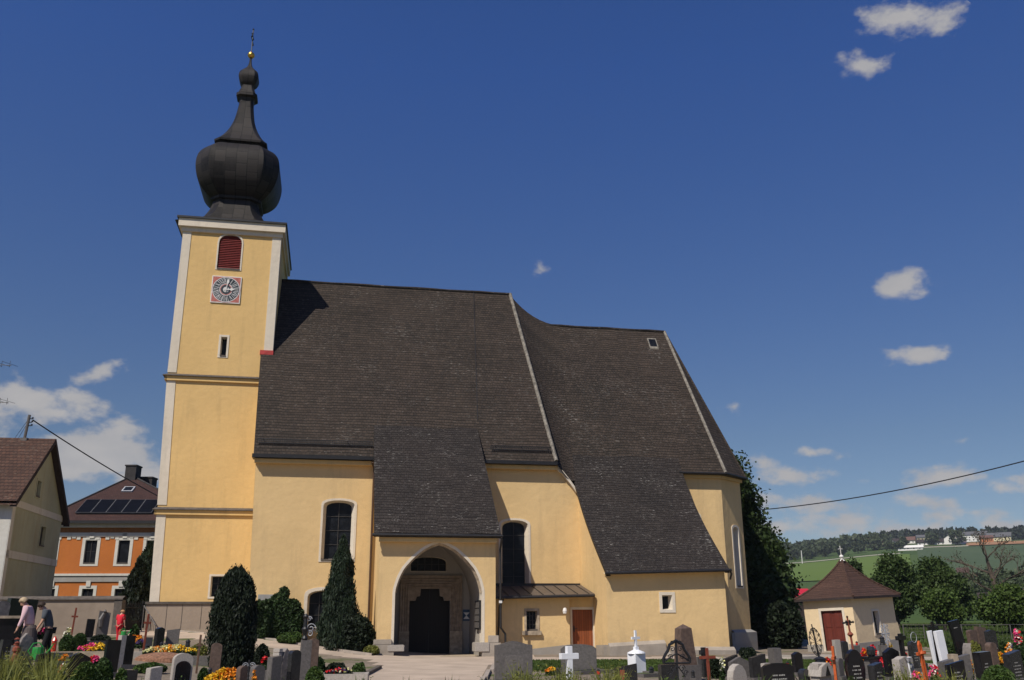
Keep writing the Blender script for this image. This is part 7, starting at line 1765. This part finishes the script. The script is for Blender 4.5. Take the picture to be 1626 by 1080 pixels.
# ------------------------------------------------------------------ people
def skinmesh(name, verts, edges, mat, parent, root=0, sub=2):
    me = bpy.data.meshes.new(name); me.from_pydata([v[0] for v in verts], edges, []); me.materials.append(M[mat]); o = bpy.data.objects.new(name, me); C.objects.link(o); o.parent = parent
    o.modifiers.new('skin', 'SKIN').use_smooth_shade = True
    sm = o.modifiers.new('sub', 'SUBSURF'); sm.levels = sub; sm.render_levels = sub
    if not me.skin_vertices:
        bpy.context.view_layer.objects.active = o; bpy.ops.mesh.customdata_skin_add() if hasattr(bpy.ops.mesh, 'customdata_skin_add') else None
    sv = me.skin_vertices[0].data
    for i, v in enumerate(verts): r = v[1]; sv[i].radius = (r, r) if isinstance(r, (int, float)) else r; sv[i].use_root = (i == root)
    return o
def person(label, loc, face, H, lean, shirt, legs, hair, arms, headtilt=.35, sleeve='long', skirt=False, stance=.10):
    """local +X is forward. arms: for left (+Y) and right (-Y): elbow and wrist offsets from the shoulder (metres at 1.75)."""
    t = thing('person', label, 'person', loc, R(face), 'people tending the graves'); s = H/1.75
    V = lambda x, y, z: Vector((x*s, y*s, z*s))
    pel = V(0,0,.96); sp = lambda d: pel+V(sin(lean)*d, 0, cos(lean)*d)
    bel, che, nk = sp(.20), sp(.42), sp(.56); hd = nk+V(sin(lean+headtilt)*.13, 0, cos(lean+headtilt)*.13); ht = nk+V(sin(lean+headtilt)*.24, 0, cos(lean+headtilt)*.24)
    fw = Vector((cos(lean+headtilt), 0, -sin(lean+headtilt)))
    shy = .19*s
    vb = [(pel,(.155*s,.12*s)),(bel,(.135*s,.11*s)),(che,(.15*s,.12*s)),(nk,.055*s),(hd,(.078*s,.095*s)),(ht,(.06*s,.075*s)),(hd+fw*.105*s-Vector((0,0,.01*s)),.016*s)]
    eb = [(0,1),(1,2),(2,3),(3,4),(4,5),(4,6)]
    vs_ = [(pel+V(0,0,-.06),(.185*s,.155*s)),(bel,(.170*s,.145*s)),(che,(.19*s,.16*s)),(nk-V(0,0,.03),.105*s)]; es = [(0,1),(1,2),(2,3)]
    for sd, (eo, wo) in zip((1,-1), arms):
        sh = che+V(0,0,.07)+Vector((0,sd*shy,0)); el = sh+V(eo[0], sd*eo[1], eo[2]); wr = el+V(wo[0], sd*wo[1], wo[2]); d = (wr-el).normalized()
        pal = wr+d*.06*s; k = len(vb); vb += [(sh,.058*s),(el,.042*s),(wr,.027*s),(pal,(.038*s,.02*s))]; eb += [(2,k),(k,k+1),(k+1,k+2),(k+2,k+3)]
        side = Vector((0,1,0)) if abs(d.y) < .8 else Vector((1,0,0)); side = (side-d*side.dot(d)).normalized(); cu_ = d.cross(side)*(.02*s)
        for j, (off, ln) in enumerate(((-.03,.06),(-.011,.075),(.010,.07),(.028,.055))):
            q = len(vb); vb += [(pal+d*.035*s+side*off*s,.010*s),(pal+d*(.035+ln)*s+side*off*s+cu_,.008*s)]; eb += [(k+3,q),(q,q+1)]
        q = len(vb); vb += [(wr+d*.04*s-side*.04*s,.011*s),(wr+d*.08*s-side*.055*s+cu_,.009*s)]; eb += [(k+3,q),(q,q+1)]
        k = len(vs_); vs_ += [(sh,.108*s),(sh.lerp(el,.85) if sleeve == 'short' else el,.062*s)]; es += [(2,k),(k,k+1)]
        if sleeve == 'long': vs_ += [(wr-d*.02*s,.042*s)]; es += [(k+1,k+2)]
    vl = [(pel+V(0,0,.05),(.175*s,.145*s))]; el_ = []
    for sd, st in ((1, stance),(-1, -stance*.6)):
        hp = pel+V(0,0,-.06)+Vector((0,sd*.09*s,0)); kn = V(st*.6+.03, sd*.10, .50); an = V(st, sd*.11, .08); to = an+V(.15,0,-.045)
        k = len(vb); vb += [(hp,.085*s),(kn,.056*s),(an,.038*s),(to,.03*s)]; eb += [(0,k),(k,k+1),(k+1,k+2),(k+2,k+3)]
        k = len(vl); vl += [(hp,.105*s),(kn,.078*s),(an+V(0,0,.05),.062*s)]; el_ += [(0,k),(k,k+1),(k+1,k+2)]
    skinmesh('body', vb, eb, 'skin', t); skinmesh('top', vs_, es, shirt, t)
    if skirt: MB().lathe([(.14*s,.98*s),(.185*s,.90*s),(.22*s,.6*s),(.25*s,.42*s),(.24*s,.42*s),(.0,.9*s)], n=18).build('skirt', legs, t)
    else: skinmesh('trousers', vl, el_, legs, t)
    up = (ht-nk).normalized(); hb = MB(); 
    sd = Vector((0,1,0))
    for i in range(8):
        for j in range(14):
            def q(i, j):
                th_, ph_ = PI*.62*i/8, 2*PI*j/14; wv = 1+.06*sin(ph_*5+i*2)
                v = up*cos(th_)+(fw*cos(ph_)+sd*sin(ph_))*sin(th_); back = max(0, -cos(ph_)); cut = 1.0 if cos(ph_) < .35 else max(.0, 1-max(0, th_-PI*.33)*1.5)
                return hd+up*.03*s-fw*.012*s+v*(.122*s*wv*cut)
            hb.face([q(i,j), q(i+1,j), q(i+1,j+1), q(i,j+1)], smooth=True)
    hb.build('hair', hair, t, weld=True); return t
def stand(px, ytop, Y, H, dz=0.):
    """foot point so that the head top of a figure of height H lands on the pixel"""
    top = atY(px, ytop, Y); return Vector((top.x, Y, top.z-H))
P1 = stand(51, 957, 29, 1.50); g1 = hgt(P1.x, 29)
person('elderly woman in a pale pink blouse bending towards a green can, greying hair', Vector((P1.x+.05, 29, g1)), 195, (P1.z-g1+1.50)*1.10, .30, 'pink', 'greytrouser', 'blondhair', (((.06,.02,-.28),(.09,-.01,-.24)),((.03,.03,-.28),(.05,0,-.24))), .45, 'long', True)
P2 = stand(77, 964, 29.3, 1.45); g2 = hgt(P2.x, 29.3)
person('dark haired woman in grey short-sleeved shirt and black trousers holding red flowers', Vector((P2.x+.13, 29.3, g2)), 200, (P2.z-g2+1.45)*1.12, .35, 'greyshirt', 'darktrouser', 'darkhair', (((.06,.03,-.27),(.12,-.02,-.22)),((.02,.03,-.28),(.08,0,-.24))), .5, 'short')
P3 = stand(192, 972, 44.5, 1.40); g3 = hgt(P3.x, 44.5)
person('person in red shirt and red trousers seen from behind beside the gate', Vector((P3.x, 44.5, g3)), 75, (P3.z-g3+1.40)*1.06, .12, 'redcloth', 'redcloth', 'fairhair', (((.02,.06,-.28),(.04,0,-.24)),((.02,.06,-.28),(.06,0,-.24))), .5, 'short')

# ------------------------------------------------------------------ weeds on the bank before the camera
def weeds(name, label, px0, px1, Y0, Y1, n, h0, h1, mat, seed, wd=.008):
    rg = np.random.default_rng(seed); vs_, fs = [], []; me = bpy.data.meshes.new(name)
    k_ = (Y0+Y1)/2/1390
    for i in range(n):
        Y = rg.uniform(Y0, Y1); px = rg.uniform(px0, px1); a = atY(px, 1060, Y); z = hgt(a.x, Y); h = rg.uniform(h0, h1)*(.55+.45*math.sin(px*.045+seed)**2); lx, ly = rg.normal(0,.22,2)*h; tw = rg.uniform(0, PI)
        b = len(vs_); c, s_ = cos(tw)*wd*rg.uniform(.6,1.6), sin(tw)*wd
        vs_ += [(a.x-c,Y-s_,z-.02),(a.x+c,Y+s_,z-.02),(a.x+c*.8+lx*.4,Y+s_*.8+ly*.4,z+h*.6),(a.x-c*.8+lx*.4,Y-s_*.8+ly*.4,z+h*.6),(a.x+lx,Y+ly,z+h)]
        fs += [(b,b+1,b+2,b+3),(b+3,b+2,b+4)]
        if rg.random() < .55:   # small leaves up the stem
            for j in range(3):
                t = rg.uniform(.35, .98); q = Vector((a.x+lx*t, Y+ly*t, z+h*t)); L = rg.uniform(.02,.045); d = Vector((rg.normal(), rg.normal(), rg.normal()*.4)).normalized()*L; e = Vector((-d.y, d.x, .3*L))*.35
                b = len(vs_); vs_ += [tuple(q), tuple(q+d*.5+e), tuple(q+d), tuple(q+d*.5-e)]; fs += [(b,b+1,b+2,b+3)]
    me.from_pydata(vs_, [], fs); me.materials.append(M[mat]); o = bpy.data.objects.new(name, me); C.objects.link(o); return tag(o, label, 'weeds', kind='stuff')
weeds('weeds', 'sunlit yellow green weeds and grasses in the lower left corner', -120, 88, 7.2, 9.6, 4200, .26, .56, 'weed', 1, .006)
weeds('weeds', 'blurred grass tips at the bottom below the grey headstones', 795, 1000, 7.5, 9.5, 1500, .20, .42, 'weed', 2, .005)
weeds('weeds', 'few grasses at the bottom edge under the lily stone', 1385, 1530, 7.5, 9.5, 600, .16, .38, 'weed', 3, .005)
weeds('grass', 'low grass covering the bank before the graves', -300, 1950, 6.6, 9.8, 14000, .08, .26, 'grassblade', 4)

for px, pyt, Y, lb, mt_ in ((1325,1060,27,'small red candle lantern below the grey curved stone near the orange post','redglass'),(1470,1052,27.5,'dark lantern beside the ornate orange cross','iron'),(1250,1050,29.5,'small red candle on the turf right of the square pillar','redglass'),
        (1580,1060,26,'dark lantern between the polished slab and the bright ball bush','iron'),(1420,1050,30,'red candle at the foot of the peaked black stone','redglass'),(1100,1064,26.5,'dark lantern between the obelisk and the broad-armed red cross','iron'),
        (950,1062,29.5,'red candle beside the stepped plinth of the broad dark stone','redglass'),(180,1046,27.5,'small red candle between the big black slab and the slim black stone','redglass'),(334,1060,25,'dark lantern left of the narrow brown post stone','iron'),(1360,1018,39,'red candle before the chapel plinth corner','redglass')):
    lantern(px, pyt, Y, lb, 'iron', .2, .055, mt_ if mt_ == 'redglass' else None)

# ------------------------------------------------------------------ air
m = MB().box(-3950, 3950, -3950, 3950, -3, 135)
hz = bpy.data.materials.new('haze air'); hz.use_nodes = True; hn = hz.node_tree; hn.nodes.remove(hn.nodes['Principled BSDF'])
pv = hn.nodes.new('ShaderNodeVolumePrincipled'); pv.inputs['Color'].default_value = (.78,.86,1,1); pv.inputs['Density'].default_value = .00009; hn.links.new(pv.outputs[0], hn.nodes['Material Output'].inputs['Volume'])
tag(m.build('haze', hz), kind='stuff')
